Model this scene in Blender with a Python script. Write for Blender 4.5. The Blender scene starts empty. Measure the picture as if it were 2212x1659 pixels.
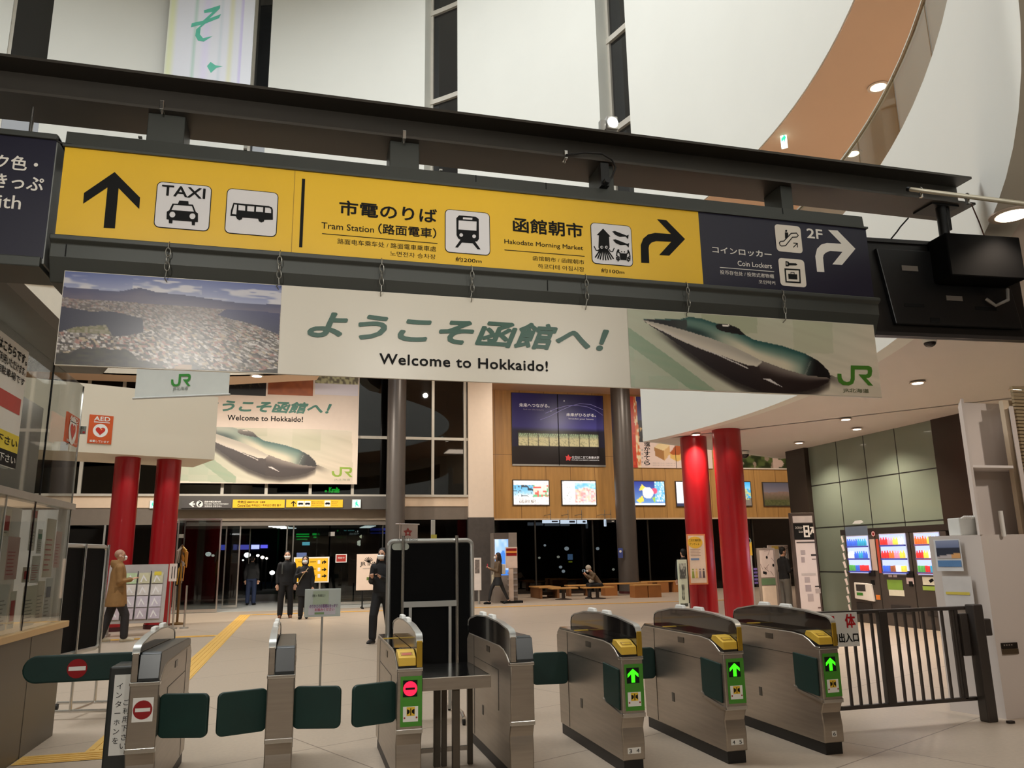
import bpy, bmesh, math, random
from mathutils import Vector, Matrix
S = bpy.context.scene
COL = S.collection
rnd = random.Random(7)

# ---------------------------------------------------------------- camera, world, exposure
FPX = 1700.0
ROT = Matrix(((.96727485, -.03852479, -.25078917), (-.25316765, -.21236102, -.94382675), (-.01689711, .97643158, -.2151647)))
CAM = Vector((0, 0, 1.5))
cam = bpy.data.cameras.new('camera'); camo = bpy.data.objects.new('camera', cam); COL.objects.link(camo)
camo.matrix_world = Matrix.Translation(CAM) @ ROT.to_4x4()
cam.sensor_width = 36; cam.lens = FPX / 2212 * 36; cam.clip_start = .05; cam.clip_end = 400
S.camera = camo
S.view_settings.view_transform = 'Standard'; S.view_settings.look = 'None'
S.view_settings.exposure = 0.0; S.view_settings.gamma = 1; S.view_settings.use_curve_mapping = False
W = bpy.data.worlds.new('night'); S.world = W; W.use_nodes = True
_n = W.node_tree.nodes; _sky = _n.new('ShaderNodeTexSky'); _sky.sky_type = 'HOSEK_WILKIE'; _sky.sun_direction = (0, -.98, .02)
W.node_tree.links.new(_sky.outputs[0], _n['Background'].inputs[0]); _n['Background'].inputs[1].default_value = .002

def lamp(name, kind, loc, power, color=(1, .93, .84), size=1.0, size_y=None, aim=None, spot=2.2, blend=.6):
    l = bpy.data.lights.new(name, kind); l.energy = power; l.color = color
    if kind == 'AREA':
        l.size = size
        if size_y: l.shape = 'RECTANGLE'; l.size_y = size_y
    else:
        l.shadow_soft_size = size
    if kind == 'SPOT': l.spot_size = spot; l.spot_blend = blend
    o = bpy.data.objects.new(name, l); COL.objects.link(o); o.location = loc
    d = Vector(aim) - Vector(loc) if aim else Vector((0, 0, -1))
    o.rotation_euler = d.to_track_quat('-Z', 'Y').to_euler()
    return o

ZS = 4.0                       # soffit of the first floor
CX, CY, RAD = -5.69, 12.66, 13.47   # the round atrium
WARM = (1, .82, .64); SOFT = (1, .92, .82); COOL = (.95, 1, .97)
# atrium high bay lamps, out of the frame far above
lamp('unseen_atrium_light', 'AREA', (-4, 13, 21.3), 2250, (.965, 1, 1.02), 12)
lamp('unseen_atrium_light', 'AREA', (0, 9.5, 17.5), 110, (.965, 1, 1.02), 4, aim=(2, 22, 15.5))
YSIGN = 4.68
# ceiling lamp of the platform side, then added fill for booth, signs and balcony
lamp('unseen_platform_light', 'AREA', (1.5, -1.0, 3.9), 26, SOFT, 6, 2.5)
lamp('unseen_platform_light', 'SPOT', (6.9, 2.4, 3.9), 260, (1, .88, .78), .1, aim=(7.1, 6.2, 1.5), spot=1.0, blend=.8)  # added spot that brightens the booth wall
for _x, _y, _p in ((-1.5, -.9, 370), (1.0, -1.0, 165), (3.3, -.6, 150)):
    lamp('sign_fill', 'SPOT', (_x, _y, 3.88), _p, (1, .97, .9), .12, aim=(_x*.9, YSIGN, 3.35), spot=1.2, blend=.55)  # added spots to brighten the hanging signs, not real fittings
lamp('unseen_atrium_light', 'AREA', (-8, 10, 16), 900, (1, 1, 1), 4, aim=(7.5, 6, 5))  # added fill light aimed at the white balcony band
# concourse lamps towards the entrance
for _x, _y, _z, _p in ((-3.5, 22.5, 7.0, 1000), (-.5, 23.0, 7.0, 1000), (5.0, 23.4, 8.5, 470), (8.5, 26.0, 8.5, 560), (12.5, 26.5, 8.5, 520), (16.5, 27.0, 8.5, 520), (20, 27.5, 8.5, 420)):
    lamp('entrance_lamp', 'SPOT', (_x, _y, _z), _p, (1, .9, .77), .1, aim=(_x+.3, _y+3.5, 0), spot=2.7, blend=.9)
lamp('second_floor_fill', 'AREA', (10, 6, 8.4), 100, WARM, 2); lamp('second_floor_fill', 'AREA', (12, 12, 8.4), 80, WARM, 2)  # added fill to brighten the upper soffit, hidden behind the parapet

def ray(px, py): return ROT @ Vector((px - 1106, 829.5 - py, -FPX))
def at(px, py, **k):
    d = ray(px, py); a, v = list(k.items())[0]; i = 'xyz'.index(a)
    return CAM + d * ((v - CAM[i]) / d[i])
def oncirc(px, py, r=RAD):
    d = ray(px, py); ox, oy = -CX, -CY
    a = d.x*d.x + d.y*d.y; b = 2*(ox*d.x + oy*d.y); c = ox*ox + oy*oy - r*r
    return CAM + d * ((-b + math.sqrt(b*b - 4*a*c)) / (2*a))

# ---------------------------------------------------------------- materials
_M = {}
def lin(c):
    return tuple(((x/255)/12.92 if x/255 <= .04045 else ((x/255+.055)/1.055)**2.4) for x in c[:3]) + (1,)
def pm(rgb, rough=.5, metal=0, var=.06, scale=6, bump=0, coat=0, spec=None, em=0, emc=None, stretch=None):
    key = (rgb, rough, metal, var, scale, bump, coat, spec, em, emc, stretch)
    if key in _M: return _M[key]
    m = bpy.data.materials.new('mat_%d_%d_%d' % rgb[:3]); m.use_nodes = True
    nt = m.node_tree; N = nt.nodes; L = nt.links; b = N['Principled BSDF']
    b.inputs['Roughness'].default_value = rough; b.inputs['Metallic'].default_value = metal
    b.inputs['Coat Weight'].default_value = coat
    if spec is not None: b.inputs['Specular IOR Level'].default_value = spec
    tc = N.new('ShaderNodeTexCoord'); nz = N.new('ShaderNodeTexNoise')
    nz.inputs['Scale'].default_value = scale; nz.inputs['Detail'].default_value = 4
    if stretch:
        mp = N.new('ShaderNodeMapping'); mp.inputs['Scale'].default_value = stretch
        L.new(tc.outputs['Object'], mp.inputs[0]); L.new(mp.outputs[0], nz.inputs['Vector'])
    else:
        L.new(tc.outputs['Object'], nz.inputs['Vector'])
    c = lin(rgb)
    rp = N.new('ShaderNodeValToRGB'); rp.color_ramp.elements[0].position = .3; rp.color_ramp.elements[1].position = .7
    rp.color_ramp.elements[0].color = tuple(x*(1-var) for x in c[:3]) + (1,)
    rp.color_ramp.elements[1].color = tuple(min(1, x*(1+var)) for x in c[:3]) + (1,)
    L.new(nz.outputs['Fac'], rp.inputs[0]); L.new(rp.outputs[0], b.inputs['Base Color'])
    if bump:
        bp = N.new('ShaderNodeBump'); bp.inputs['Strength'].default_value = bump; bp.inputs['Distance'].default_value = .01
        L.new(nz.outputs['Fac'], bp.inputs['Height']); L.new(bp.outputs[0], b.inputs['Normal'])
    if em:
        b.inputs['Emission Color'].default_value = lin(emc or rgb); b.inputs['Emission Strength'].default_value = em
    _M[key] = m
    return m
def em(rgb, s=1.0): return pm((20, 20, 20), .4, 0, .02, 6, 0, 0, None, s, rgb)
def vcol(rough=.4, e=0, coat=0):
    key = ('vc', rough, e, coat)
    if key in _M: return _M[key]
    m = bpy.data.materials.new('printed_picture'); m.use_nodes = True
    N = m.node_tree.nodes; L = m.node_tree.links; b = N['Principled BSDF']
    a = N.new('ShaderNodeVertexColor'); a.layer_name = 'Col'
    L.new(a.outputs[0], b.inputs['Base Color']); b.inputs['Roughness'].default_value = rough; b.inputs['Coat Weight'].default_value = coat
    if e: L.new(a.outputs[0], b.inputs['Emission Color']); b.inputs['Emission Strength'].default_value = e
    _M[key] = m; return m
def glass(tint=(235, 240, 238), refl=.5, clear=.9):
    key = ('glass', tint, refl, clear)
    if key in _M: return _M[key]
    m = bpy.data.materials.new('clear_glass'); m.use_nodes = True
    N = m.node_tree.nodes; L = m.node_tree.links; N.remove(N['Principled BSDF']); out = N['Material Output']
    t = N.new('ShaderNodeBsdfTransparent'); t.inputs[0].default_value = tuple(x*clear for x in lin(tint)[:3]) + (1,)
    g = N.new('ShaderNodeBsdfGlossy'); g.inputs['Roughness'].default_value = .02; g.inputs[0].default_value = (1, 1, 1, 1)
    f = N.new('ShaderNodeLayerWeight'); f.inputs[0].default_value = .5      # facing: the same from either side of the pane
    pw = N.new('ShaderNodeMath'); pw.operation = 'POWER'; pw.inputs[1].default_value = 4.5
    nz = N.new('ShaderNodeTexNoise'); nz.inputs['Scale'].default_value = .7
    mm = N.new('ShaderNodeMath'); mm.operation = 'MULTIPLY_ADD'; mm.inputs[1].default_value = refl; mm.inputs[2].default_value = .045
    mv = N.new('ShaderNodeMath'); mv.operation = 'MULTIPLY_ADD'; mv.inputs[1].default_value = .02; mv.inputs[2].default_value = -.01
    ad = N.new('ShaderNodeMath'); ad.operation = 'ADD'; ad.use_clamp = True
    x = N.new('ShaderNodeMixShader')
    L.new(f.outputs['Facing'], pw.inputs[0]); L.new(pw.outputs[0], mm.inputs[0]); L.new(nz.outputs['Fac'], mv.inputs[0]); L.new(mm.outputs[0], ad.inputs[0]); L.new(mv.outputs[0], ad.inputs[1])
    L.new(ad.outputs[0], x.inputs[0]); L.new(t.outputs[0], x.inputs[1]); L.new(g.outputs[0], x.inputs[2]); L.new(x.outputs[0], out.inputs[0])
    _M[key] = m; return m

WHITEWALL = pm((226, 226, 218), .55, 0, .015, .6)
TAN = pm((222, 188, 158), .6, 0, .02, .7)
STEEL = pm((172, 162, 150), .33, .85, .07, 3, 0, 0, None, 0, None, (1, 1, 14))
CHROME = pm((205, 203, 198), .18, .95, .03)
ALU = pm((190, 190, 186), .35, .8, .04)
DARKBEAM = pm((74, 69, 63), .42, .35, .06, 2)
CHAR = pm((58, 58, 56), .5, .1, .05)
BLACK = pm((14, 14, 15), .4, 0, .1)
GLOSSBLACK = pm((16, 15, 15), .12, 0, .1, 3, 0, .5)
RUBBER = pm((28, 26, 25), .7, 0, .1)
INK = pm((14, 14, 14), .7, 0, .05, 6, 0, 0, .25)
PAPER = pm((236, 234, 228), .55, 0, .02)
YELLOW = pm((238, 190, 34), .38, 0, .03, 2)
NAVY = pm((28, 26, 46), .3, 0, .05, 2)
CREAM = pm((226, 216, 202), .45, 0, .02)
FLAP = pm((2, 44, 38), .55, 0, .12, 5)
RED = pm((150, 22, 28), .32, 0, .04, 2, 0, .2)
GREEN = pm((62, 138, 48), .4, 0, .03)
WOOD = pm((188, 138, 78), .45, 0, .12, 2, 0, 0, None, 0, None, (1, 1, .15))
SKIN = pm((205, 158, 130), .5, 0, .05)

# ---------------------------------------------------------------- mesh building
def world(o):
    m = Matrix.Identity(4)
    while o is not None:
        m = o.matrix_basis @ m; o = o.parent
    return m
class MB:
    def __init__(s): s.v = []; s.f = []; s.m = []; s.c = None
    def add(s, V, Fs, mi=0):
        k = len(s.v); s.v += [Vector(p) for p in V]
        for f in Fs: s.f.append([k+i for i in f]); s.m.append(mi)
        return s
    def box(s, a, b, mi=0, M=None):
        x0, y0, z0 = a; x1, y1, z1 = b
        V = [Vector(p) for p in ((x0,y0,z0),(x1,y0,z0),(x1,y1,z0),(x0,y1,z0),(x0,y0,z1),(x1,y0,z1),(x1,y1,z1),(x0,y1,z1))]
        if M is not None: V = [M @ p for p in V]
        return s.add(V, [(0,3,2,1),(4,5,6,7),(0,1,5,4),(1,2,6,5),(2,3,7,6),(3,0,4,7)], mi)
    def cyl(s, p, q, r, r2=None, n=16, mi=0, cap=True):
        p, q = Vector(p), Vector(q); r2 = r if r2 is None else r2; d = (q-p).normalized()
        a = d.orthogonal().normalized(); b = d.cross(a); V = []
        for c, rr in ((p, r), (q, r2)):
            for i in range(n):
                t = 2*math.pi*i/n; V.append(c + (a*math.cos(t) + b*math.sin(t))*rr)
        Fs = [(i, (i+1) % n, n+(i+1) % n, n+i) for i in range(n)]
        if cap: Fs += [tuple(range(n-1, -1, -1)), tuple(range(n, 2*n))]
        return s.add(V, Fs, mi)
    def tube(s, P, r, n=8, mi=0, closed=False):
        P = [Vector(p) for p in P]; k = len(P); V = []; a = None
        for i, p in enumerate(P):
            d = ((P[(i+1) % k] if closed or i < k-1 else p) - (P[i-1] if closed or i > 0 else p)).normalized()
            a = (a - d*a.dot(d)) if a else d.orthogonal()
            if a.length < 1e-6: a = d.orthogonal()
            a.normalize(); b = d.cross(a); rr = r[i] if isinstance(r, (list, tuple)) else r
            for j in range(n):
                t = 2*math.pi*j/n; V.append(p + (a*math.cos(t) + b*math.sin(t))*rr)
        Fs = []
        for i in range(k if closed else k-1):
            for j in range(n): Fs.append((i*n+j, i*n+(j+1) % n, ((i+1) % k)*n+(j+1) % n, ((i+1) % k)*n+j))
        if not closed: Fs += [tuple(range(n-1, -1, -1)), tuple(range((k-1)*n, k*n))]
        return s.add(V, Fs, mi)
    def lathe(s, prof, c=(0,0,0), n=20, mi=0, axis='z'):
        c = Vector(c); V = []; k = len(prof)
        for (r, h) in prof:
            for i in range(n):
                t = 2*math.pi*i/n; p = (r*math.cos(t), r*math.sin(t), h)
                if axis == 'y': p = (p[0], p[2], p[1])
                V.append(c + Vector(p))
        Fs = [(i*n+j, i*n+(j+1) % n, (i+1)*n+(j+1) % n, (i+1)*n+j) for i in range(k-1) for j in range(n)]
        Fs += [tuple(range(n-1, -1, -1)), tuple(range((k-1)*n, k*n))]
        return s.add(V, Fs, mi)
    def ball(s, c, r, sc=(1,1,1), n=12, mi=0, M=None):
        V = []; h = n//2; c = Vector(c)
        for i in range(h+1):
            a = math.pi*i/h
            for j in range(n):
                t = 2*math.pi*j/n; p = Vector((r*sc[0]*math.sin(a)*math.cos(t), r*sc[1]*math.sin(a)*math.sin(t), r*sc[2]*math.cos(a)))
                V.append(c + (M @ p if M else p))
        return s.add(V, [(i*n+j, (i+1)*n+j, (i+1)*n+(j+1) % n, i*n+(j+1) % n) for i in range(h) for j in range(n)], mi)
    def rings(s, R, mi=0, cap=True):
        n = len(R[0]); V = [p for r in R for p in r]
        Fs = [(i*n+j, i*n+(j+1) % n, (i+1)*n+(j+1) % n, (i+1)*n+j) for i in range(len(R)-1) for j in range(n)]
        if cap: Fs += [tuple(range(n-1, -1, -1)), tuple(range((len(R)-1)*n, len(R)*n))]
        return s.add(V, Fs, mi)
    def prism(s, poly, fr, d0, d1, mi=0):
        n = len(poly); V = [fr.p(u, v, d0) for u, v in poly] + [fr.p(u, v, d1) for u, v in poly]
        return s.add(V, [tuple(range(n)), tuple(range(2*n-1, n-1, -1))] + [(i, n+i, n+(i+1) % n, (i+1) % n) for i in range(n)], mi)
    def build(s, name, mats, parent=None, smooth=0, bevel=0, sub=0):
        if not isinstance(mats, (list, tuple)): mats = [mats]
        me = bpy.data.meshes.new(name); M = world(parent).inverted() if parent else None
        me.from_pydata([(M @ v if M else v) for v in s.v], [], s.f); 
        for m in mats: me.materials.append(m)
        for p, i in zip(me.polygons, s.m): p.material_index = i
        if s.c:
            ca = me.color_attributes.new('Col', 'FLOAT_COLOR', 'POINT')
            for i, c in enumerate(s.c): ca.data[i].color = c
        bm = bmesh.new(); bm.from_mesh(me); bmesh.ops.recalc_face_normals(bm, faces=bm.faces); bm.to_mesh(me); bm.free()
        if smooth:
            for p in me.polygons: p.use_smooth = True
            me.set_sharp_from_angle(angle=math.radians(smooth))
        o = bpy.data.objects.new(name, me); COL.objects.link(o)
        if parent: o.parent = parent
        if bevel:
            b = o.modifiers.new('bevel', 'BEVEL'); b.width = bevel; b.segments = 2; b.limit_method = 'ANGLE'; b.angle_limit = math.radians(40)
        if sub:
            b = o.modifiers.new('sub', 'SUBSURF'); b.levels = sub; b.render_levels = sub
        return o
def bx(name, a, b, m, parent=None, bevel=0): return MB().box(a, b).build(name, m, parent, 0, bevel)
def tag(o, label, cat, group=None):
    o['label'] = label; o['category'] = cat
    if group: o['group'] = group
    return o
def struct(o): o['kind'] = 'structure'; return o
def thing(name, label, cat, loc=(0,0,0), rz=0, group=None):
    o = bpy.data.objects.new(name, None); COL.objects.link(o); o.empty_display_size = .1
    o.location = loc; o.rotation_euler = (0, 0, rz)
    return tag(o, label, cat, group)
def dup(root, loc=None, rz=None, label=None):
    r = root.copy(); COL.objects.link(r)
    for ch in list(root.children): cp2(ch, r)
    if loc is not None: r.location = loc
    if rz is not None: r.rotation_euler = (0, 0, rz)
    if label: r['label'] = label
    return r
def cp2(o, par):
    c = o.copy(); COL.objects.link(c); c.parent = par
    for ch in list(o.children): cp2(ch, c)
    return c

# ---------------------------------------------------------------- flat drawing on a plane
class FR:
    """a plane: origin o, right u, up v, normal n towards the viewer"""
    def __init__(s, o, u, v=(0,0,1)):
        s.o = Vector(o); s.u = Vector(u).normalized(); s.v = Vector(v).normalized(); s.n = s.u.cross(s.v).normalized()
    def p(s, u, v, d=0): return s.o + s.u*u + s.v*v + s.n*d
    def px(s, x, y):
        d = ray(x, y); t = (s.o - CAM).dot(s.n) / d.dot(s.n); q = CAM + d*t - s.o
        return (q.dot(s.u), q.dot(s.v))
    def rect(s, name, m, par, a, b, d=.002, th=0, bevel=0):
        (u0, v0), (u1, v1) = a, b; mb = MB()
        if th: mb.prism([(u0,v0),(u1,v0),(u1,v1),(u0,v1)], s, d-th, d)
        else: mb.add([s.p(u0,v0,d), s.p(u1,v0,d), s.p(u1,v1,d), s.p(u0,v1,d)], [(0,1,2,3)])
        return mb.build(name, m, par, 0, bevel)
    def poly(s, name, m, par, loops, d=.003, px=True, ex=0):
        """filled outline(s), holes by even-odd"""
        c = bpy.data.curves.new('c', 'CURVE'); c.dimensions = '2D'; c.fill_mode = 'BOTH'; c.extrude = ex
        for lp in loops:
            pts = [s.px(*q) for q in lp] if px else lp
            sp = c.splines.new('POLY'); sp.points.add(len(pts)-1); sp.use_cyclic_u = True
            for k, q in enumerate(pts): sp.points[k].co = (q[0], q[1], 0, 1)
        return s._curve(c, name, m, par, d)
    def _curve(s, c, name, m, par, d, f=None):
        t = bpy.data.objects.new('t', c); me = bpy.data.meshes.new_from_object(t)
        bpy.data.objects.remove(t); bpy.data.curves.remove(c)
        co = [v.co.copy() for v in me.vertices]
        if f: co = f(co)
        M = world(par).inverted() if par else Matrix.Identity(4)
        for v, q in zip(me.vertices, co): v.co = M @ s.p(q.x, q.y, d+q.z)
        me.name = name; me.materials.clear(); me.materials.append(m)
        o = bpy.data.objects.new(name, me); COL.objects.link(o); o.parent = par
        return o
    def text(s, body, m, par, a, b, bold=0, shear=0, d=.003, name='lettering', keep=False, px=True, spacing=1, align='c', ex=0):
        """text fitted into the box from a (top left) to b (bottom right)"""
        c = bpy.data.curves.new('t', 'FONT'); c.body = body; c.offset = 0; c.shear = shear; c.space_character = spacing; c.resolution_u = 3; c.extrude = ex
        c.align_x = {'c': 'CENTER', 'l': 'LEFT', 'r': 'RIGHT'}[align]
        A = s.px(*a) if px else a; B = s.px(*b) if px else b
        u0, u1 = sorted((A[0], B[0])); v0, v1 = sorted((A[1], B[1]))
        def fit(co):
            xs = [q.x for q in co]; ys = [q.y for q in co]
            x0, x1, y0, y1 = min(xs), max(xs), min(ys), max(ys)
            fx = (u1-u0)/max(x1-x0, 1e-6); fy = (v1-v0)/max(y1-y0, 1e-6)
            if keep: fx = fy = min(fx, fy)
            cu = {'c': (u0+u1)/2, 'l': u0 + fx*(x1-x0)/2, 'r': u1 - fx*(x1-x0)/2}[align]; cv = (v0+v1)/2
            return [Vector((cu + (q.x-(x0+x1)/2)*fx, cv + (q.y-(y0+y1)/2)*fy, q.z)) for q in co]
        if not bold: return s._curve(c, name, m, par, d, fit)
        o = s._curve(c, name, m, par, d, fit); me = o.data      # heavier weight: the outline shifted a little all round
        em_ = (v1-v0)*bold; V = [v.co.copy() for v in me.vertices]; Fc = [list(p.vertices) for p in me.polygons]; n = len(V); NV, NF = list(V), list(Fc)
        for k in range(8):
            t = math.pi*k/4; sh = world(par).to_3x3().inverted() @ (s.u*math.cos(t)*em_ + s.v*math.sin(t)*em_) if par else s.u*math.cos(t)*em_ + s.v*math.sin(t)*em_
            nr = (world(par).to_3x3().inverted() @ s.n if par else s.n)*(.00012*(k+1)); NF += [[i+len(NV) for i in f] for f in Fc]; NV += [v+sh+nr for v in V]
        m2 = bpy.data.meshes.new(name); m2.from_pydata(NV, [], NF); m2.materials.append(m); o.data = m2
        return o
    def stroke(s, name, m, par, P, w, d=.004, px=True, closed=False):
        """a flat painted line of width w (plane units) along the points"""
        Q = [Vector(s.px(*q)) if px else Vector(q) for q in P]; k = len(Q); V = []; mb = MB()
        for i, q in enumerate(Q):
            a = Q[i-1] if (i or closed) else None; b = Q[(i+1) % k] if (i < k-1 or closed) else None
            d1 = (q-a).normalized() if a is not None else None; d2 = (b-q).normalized() if b is not None else None
            d1 = d1 or d2; d2 = d2 or d1; n1 = Vector((-d1.y, d1.x)); n2 = Vector((-d2.y, d2.x)); nn = n1+n2
            nn = nn.normalized() if nn.length > 1e-6 else n1
            h = w/2/max(.4, nn.dot(n1)); V += [s.p(*(q+nn*h), d), s.p(*(q-nn*h), d)]
        mb.add(V, [(2*i, 2*i+1, 2*((i+1) % k)+1, 2*((i+1) % k)) for i in range(k if closed else k-1)])
        return mb.build(name, m, par)
    def picture(s, name, par, a, b, fn, nx=60, ny=40, d=.003, m=None):
        """a printed picture: fn(u, v) gives the colour, u to the right and v downwards in 0..1"""
        (u0, v0), (u1, v1) = a, b; mb = MB(); mb.c = []
        V = []
        for j in range(ny+1):
            for i in range(nx+1):
                V.append(s.p(u0+(u1-u0)*i/nx, v0+(v1-v0)*j/ny, d)); mb.c.append(lin(fn(i/nx, j/ny)))
        mb.add(V, [(j*(nx+1)+i, j*(nx+1)+i+1, (j+1)*(nx+1)+i+1, (j+1)*(nx+1)+i) for j in range(ny) for i in range(nx)])
        return mb.build(name, m or vcol(), par)
def rrect(u0, v0, u1, v1, r, n=4):
    P = []
    for (cu, cv, a0) in ((u1-r, v1-r, 0), (u0+r, v1-r, 90), (u0+r, v0+r, 180), (u1-r, v0+r, 270)):
        for i in range(n+1):
            t = math.radians(a0 + 90*i/n); P.append((cu + r*math.cos(t), cv + r*math.sin(t)))
    return P
def disc(cx, cy, rx, ry=None, n=24, a0=0, a1=360):
    ry = rx if ry is None else ry
    k = n if a1-a0 >= 360 else n+1
    return [(cx + rx*math.cos(math.radians(a0+(a1-a0)*i/n)), cy + ry*math.sin(math.radians(a0+(a1-a0)*i/n))) for i in range(k)]
def mixc(a, b, t): t = max(0, min(1, t)); return tuple(x+(y-x)*t for x, y in zip(a, b))
def sst(a, b, x): t = max(0, min(1, (x-a)/(b-a))); return t*t*(3-2*t)
def hsh(i, j, k=0):
    x = math.sin(i*127.1 + j*311.7 + k*74.7)*43758.5453; return x - math.floor(x)
def vnoise(x, y, k=0):
    i, j = math.floor(x), math.floor(y); u, v = x-i, y-j; u = u*u*(3-2*u); v = v*v*(3-2*v)
    return (hsh(i,j,k)*(1-u)+hsh(i+1,j,k)*u)*(1-v) + (hsh(i,j+1,k)*(1-u)+hsh(i+1,j+1,k)*u)*v
def inpoly(x, y, P):
    c = False; j = len(P)-1
    for i in range(len(P)):
        if (P[i][1] > y) != (P[j][1] > y) and x < (P[j][0]-P[i][0])*(y-P[i][1])/(P[j][1]-P[i][1])+P[i][0]: c = not c
        j = i
    return c
def pline(P, x):
    """piecewise linear y(x)"""
    if x <= P[0][0]: return P[0][1]
    for (a, b), (c, d) in zip(P, P[1:]):
        if x <= c: return b + (d-b)*(x-a)/(c-a)
    return P[-1][1]
# ================================================================= the setting
def floor_mat():
    m = pm((182, 166, 148), .42, 0, .05, 30)
    nt = m.node_tree; N = nt.nodes; L = nt.links; b = N['Principled BSDF']
    tc = N.new('ShaderNodeTexCoord'); br = N.new('ShaderNodeTexBrick'); mp = N.new('ShaderNodeMapping')
    mp.inputs['Rotation'].default_value = (0, 0, math.radians(-25)); L.new(tc.outputs['Object'], mp.inputs[0]); L.new(mp.outputs[0], br.inputs['Vector'])
    br.inputs['Scale'].default_value = 1; br.inputs['Brick Width'].default_value = 3.2; br.inputs['Row Height'].default_value = 1.6
    br.inputs['Mortar Size'].default_value = .006; br.inputs['Mortar Smooth'].default_value = .2; br.offset = 0
    mx = N.new('ShaderNodeMixRGB'); mx.inputs[2].default_value = lin((120, 106, 92))
    src = b.inputs['Base Color'].links[0].from_socket
    L.new(br.outputs['Fac'], mx.inputs[0]); L.new(src, mx.inputs[1]); L.new(mx.outputs[0], b.inputs['Base Color'])
    return m
FLOOR = floor_mat()
struct(bx('floor', (-26, -6, -.2), (26, 40, 0), FLOOR))
struct(bx('ground', (-60, 40, -.3), (70, 120, -.02), pm((38, 38, 40), .8, 0, .2, 3)))

def arc(t0, t1, r, n=None):
    n = n or max(2, int(abs(t1-t0)/2.5)+1)
    return [(CX + r*math.cos(math.radians(t0+(t1-t0)*i/n)), CY + r*math.sin(math.radians(t0+(t1-t0)*i/n))) for i in range(n+1)]
def ang(px, py):
    q = oncirc(px, py); return math.degrees(math.atan2(q.y-CY, q.x-CX))
ZL, ZH = 8.64, 11.9
def zbot(t): return ZL + (ZH-ZL)*sst(52, 66, t)
TOP = 22.0
def curved(mb, t0, t1, r0, r1, zb, zt, mi=0):
    n = max(2, int(abs(t1-t0)/2)+1)
    R = []
    for i in range(n+1):
        t = t0+(t1-t0)*i/n; c, s = math.cos(math.radians(t)), math.sin(math.radians(t))
        b = zb(t) if callable(zb) else zb
        R.append([Vector((CX+r0*c, CY+r0*s, b)), Vector((CX+r1*c, CY+r1*s, b)), Vector((CX+r1*c, CY+r1*s, zt)), Vector((CX+r0*c, CY+r0*s, zt))])
    mb.rings(R, mi)
# slit edges measured on the round wall (angles about its centre)
slits = [(ang(110, 60), ang(22, 60)), (ang(585, 80), ang(541, 80)), (ang(988, 100), ang(918, 100)), (ang(1354, 120), ang(1290, 120))]
edges = [-75] + [e for ab in sorted(slits) for e in ab] + [128]
for i in range(0, len(edges), 2):
    mb = MB(); curved(mb, edges[i], edges[i+1], RAD, RAD+.55, zbot, TOP)
    struct(mb.build('wall_round', WHITEWALL, None, 30))
DGLASS = pm((26, 27, 29), .06, 0, .05, .5, 0, 0, .8)
FRAMEM = pm((196, 190, 178), .4, .2, .03)
for k, (a, b) in enumerate(sorted(slits)):
    mb = MB(); curved(mb, a, b, RAD+.42, RAD+.46, zbot, TOP); w = mb.build('window_%d' % (k+1), DGLASS); struct(w)
    for zz in {0: (12.15, 14.8, 17.6), 1: (12.8, 15.95, 19.25)}.get(k, ()):
        mb = MB(); curved(mb, a, b, RAD+.33, RAD+.43, zz, zz+.16); mb.build('transom', FRAMEM, w)
    mb = MB(); t = b; curved(mb, t-.35, t, RAD+.36, RAD+.43, zbot, TOP); mb.build('window_frame', FRAMEM, w)
mb = MB(); P = arc(0, 357, RAD+.5, 60); mb.add([(x, y, TOP) for x, y in P]+[(x, y, TOP+.2) for x, y in P], [tuple(range(61)), tuple(range(121, 60, -1))]); struct(mb.build('ceiling_atrium', WHITEWALL))
# the second-floor ceiling outside the round wall, right and back
mb = MB(); P = arc(-75, 50, RAD+.02) + [(3.2, 33.2), (24, 33.2), (24, -6), (0, -6)]
FRZ = FR((0, 0, ZL-.02), (1, 0, 0), (0, 1, 0))
mb.prism(P, FRZ, 0, .15); struct(mb.build('ceiling_second_floor', TAN))
mb = MB(); P = arc(66, 128, RAD+.02) + [(-17, 33.2), (1.5, 33.2)]
mb.prism(P, FR((0, 0, ZH-.02), (1, 0, 0), (0, 1, 0)), 0, .15); struct(mb.build('ceiling_entrance', TAN))
# the balcony band and its soffit on the right
T_END = ang(1386, 900)
mb = MB(); curved(mb, -100, T_END, RAD, RAD+.22, ZS-.02, 6.15); struct(mb.build('trim_1', WHITEWALL, None, 30))
p1 = at(1396, 951, z=ZS); p2 = at(1720, 993, z=ZS)
SOF = pm((216, 208, 202), .6, 0, .02, .7)
mb = MB(); P = arc(-100, T_END, RAD+.05) + [(p1.x, p1.y+.02), (p2.x, p2.y), (24, p2.y+.4), (24, -6), (-14, -6), (-14, -.6)]
mb.prism(P, FR((0, 0, ZS), (1, 0, 0), (0, 1, 0)), 0, .35); struct(mb.build('ceiling_right', SOF))
struct(MB().prism([(.3, ZS+.01), (6, ZS+.01), (6, 5.3), (.3, 5.3)], FR((p1.x, p1.y, 0), (p2.x-p1.x, p2.y-p1.y, 0)), -.2, 0).build('trim_2', WHITEWALL))
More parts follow.
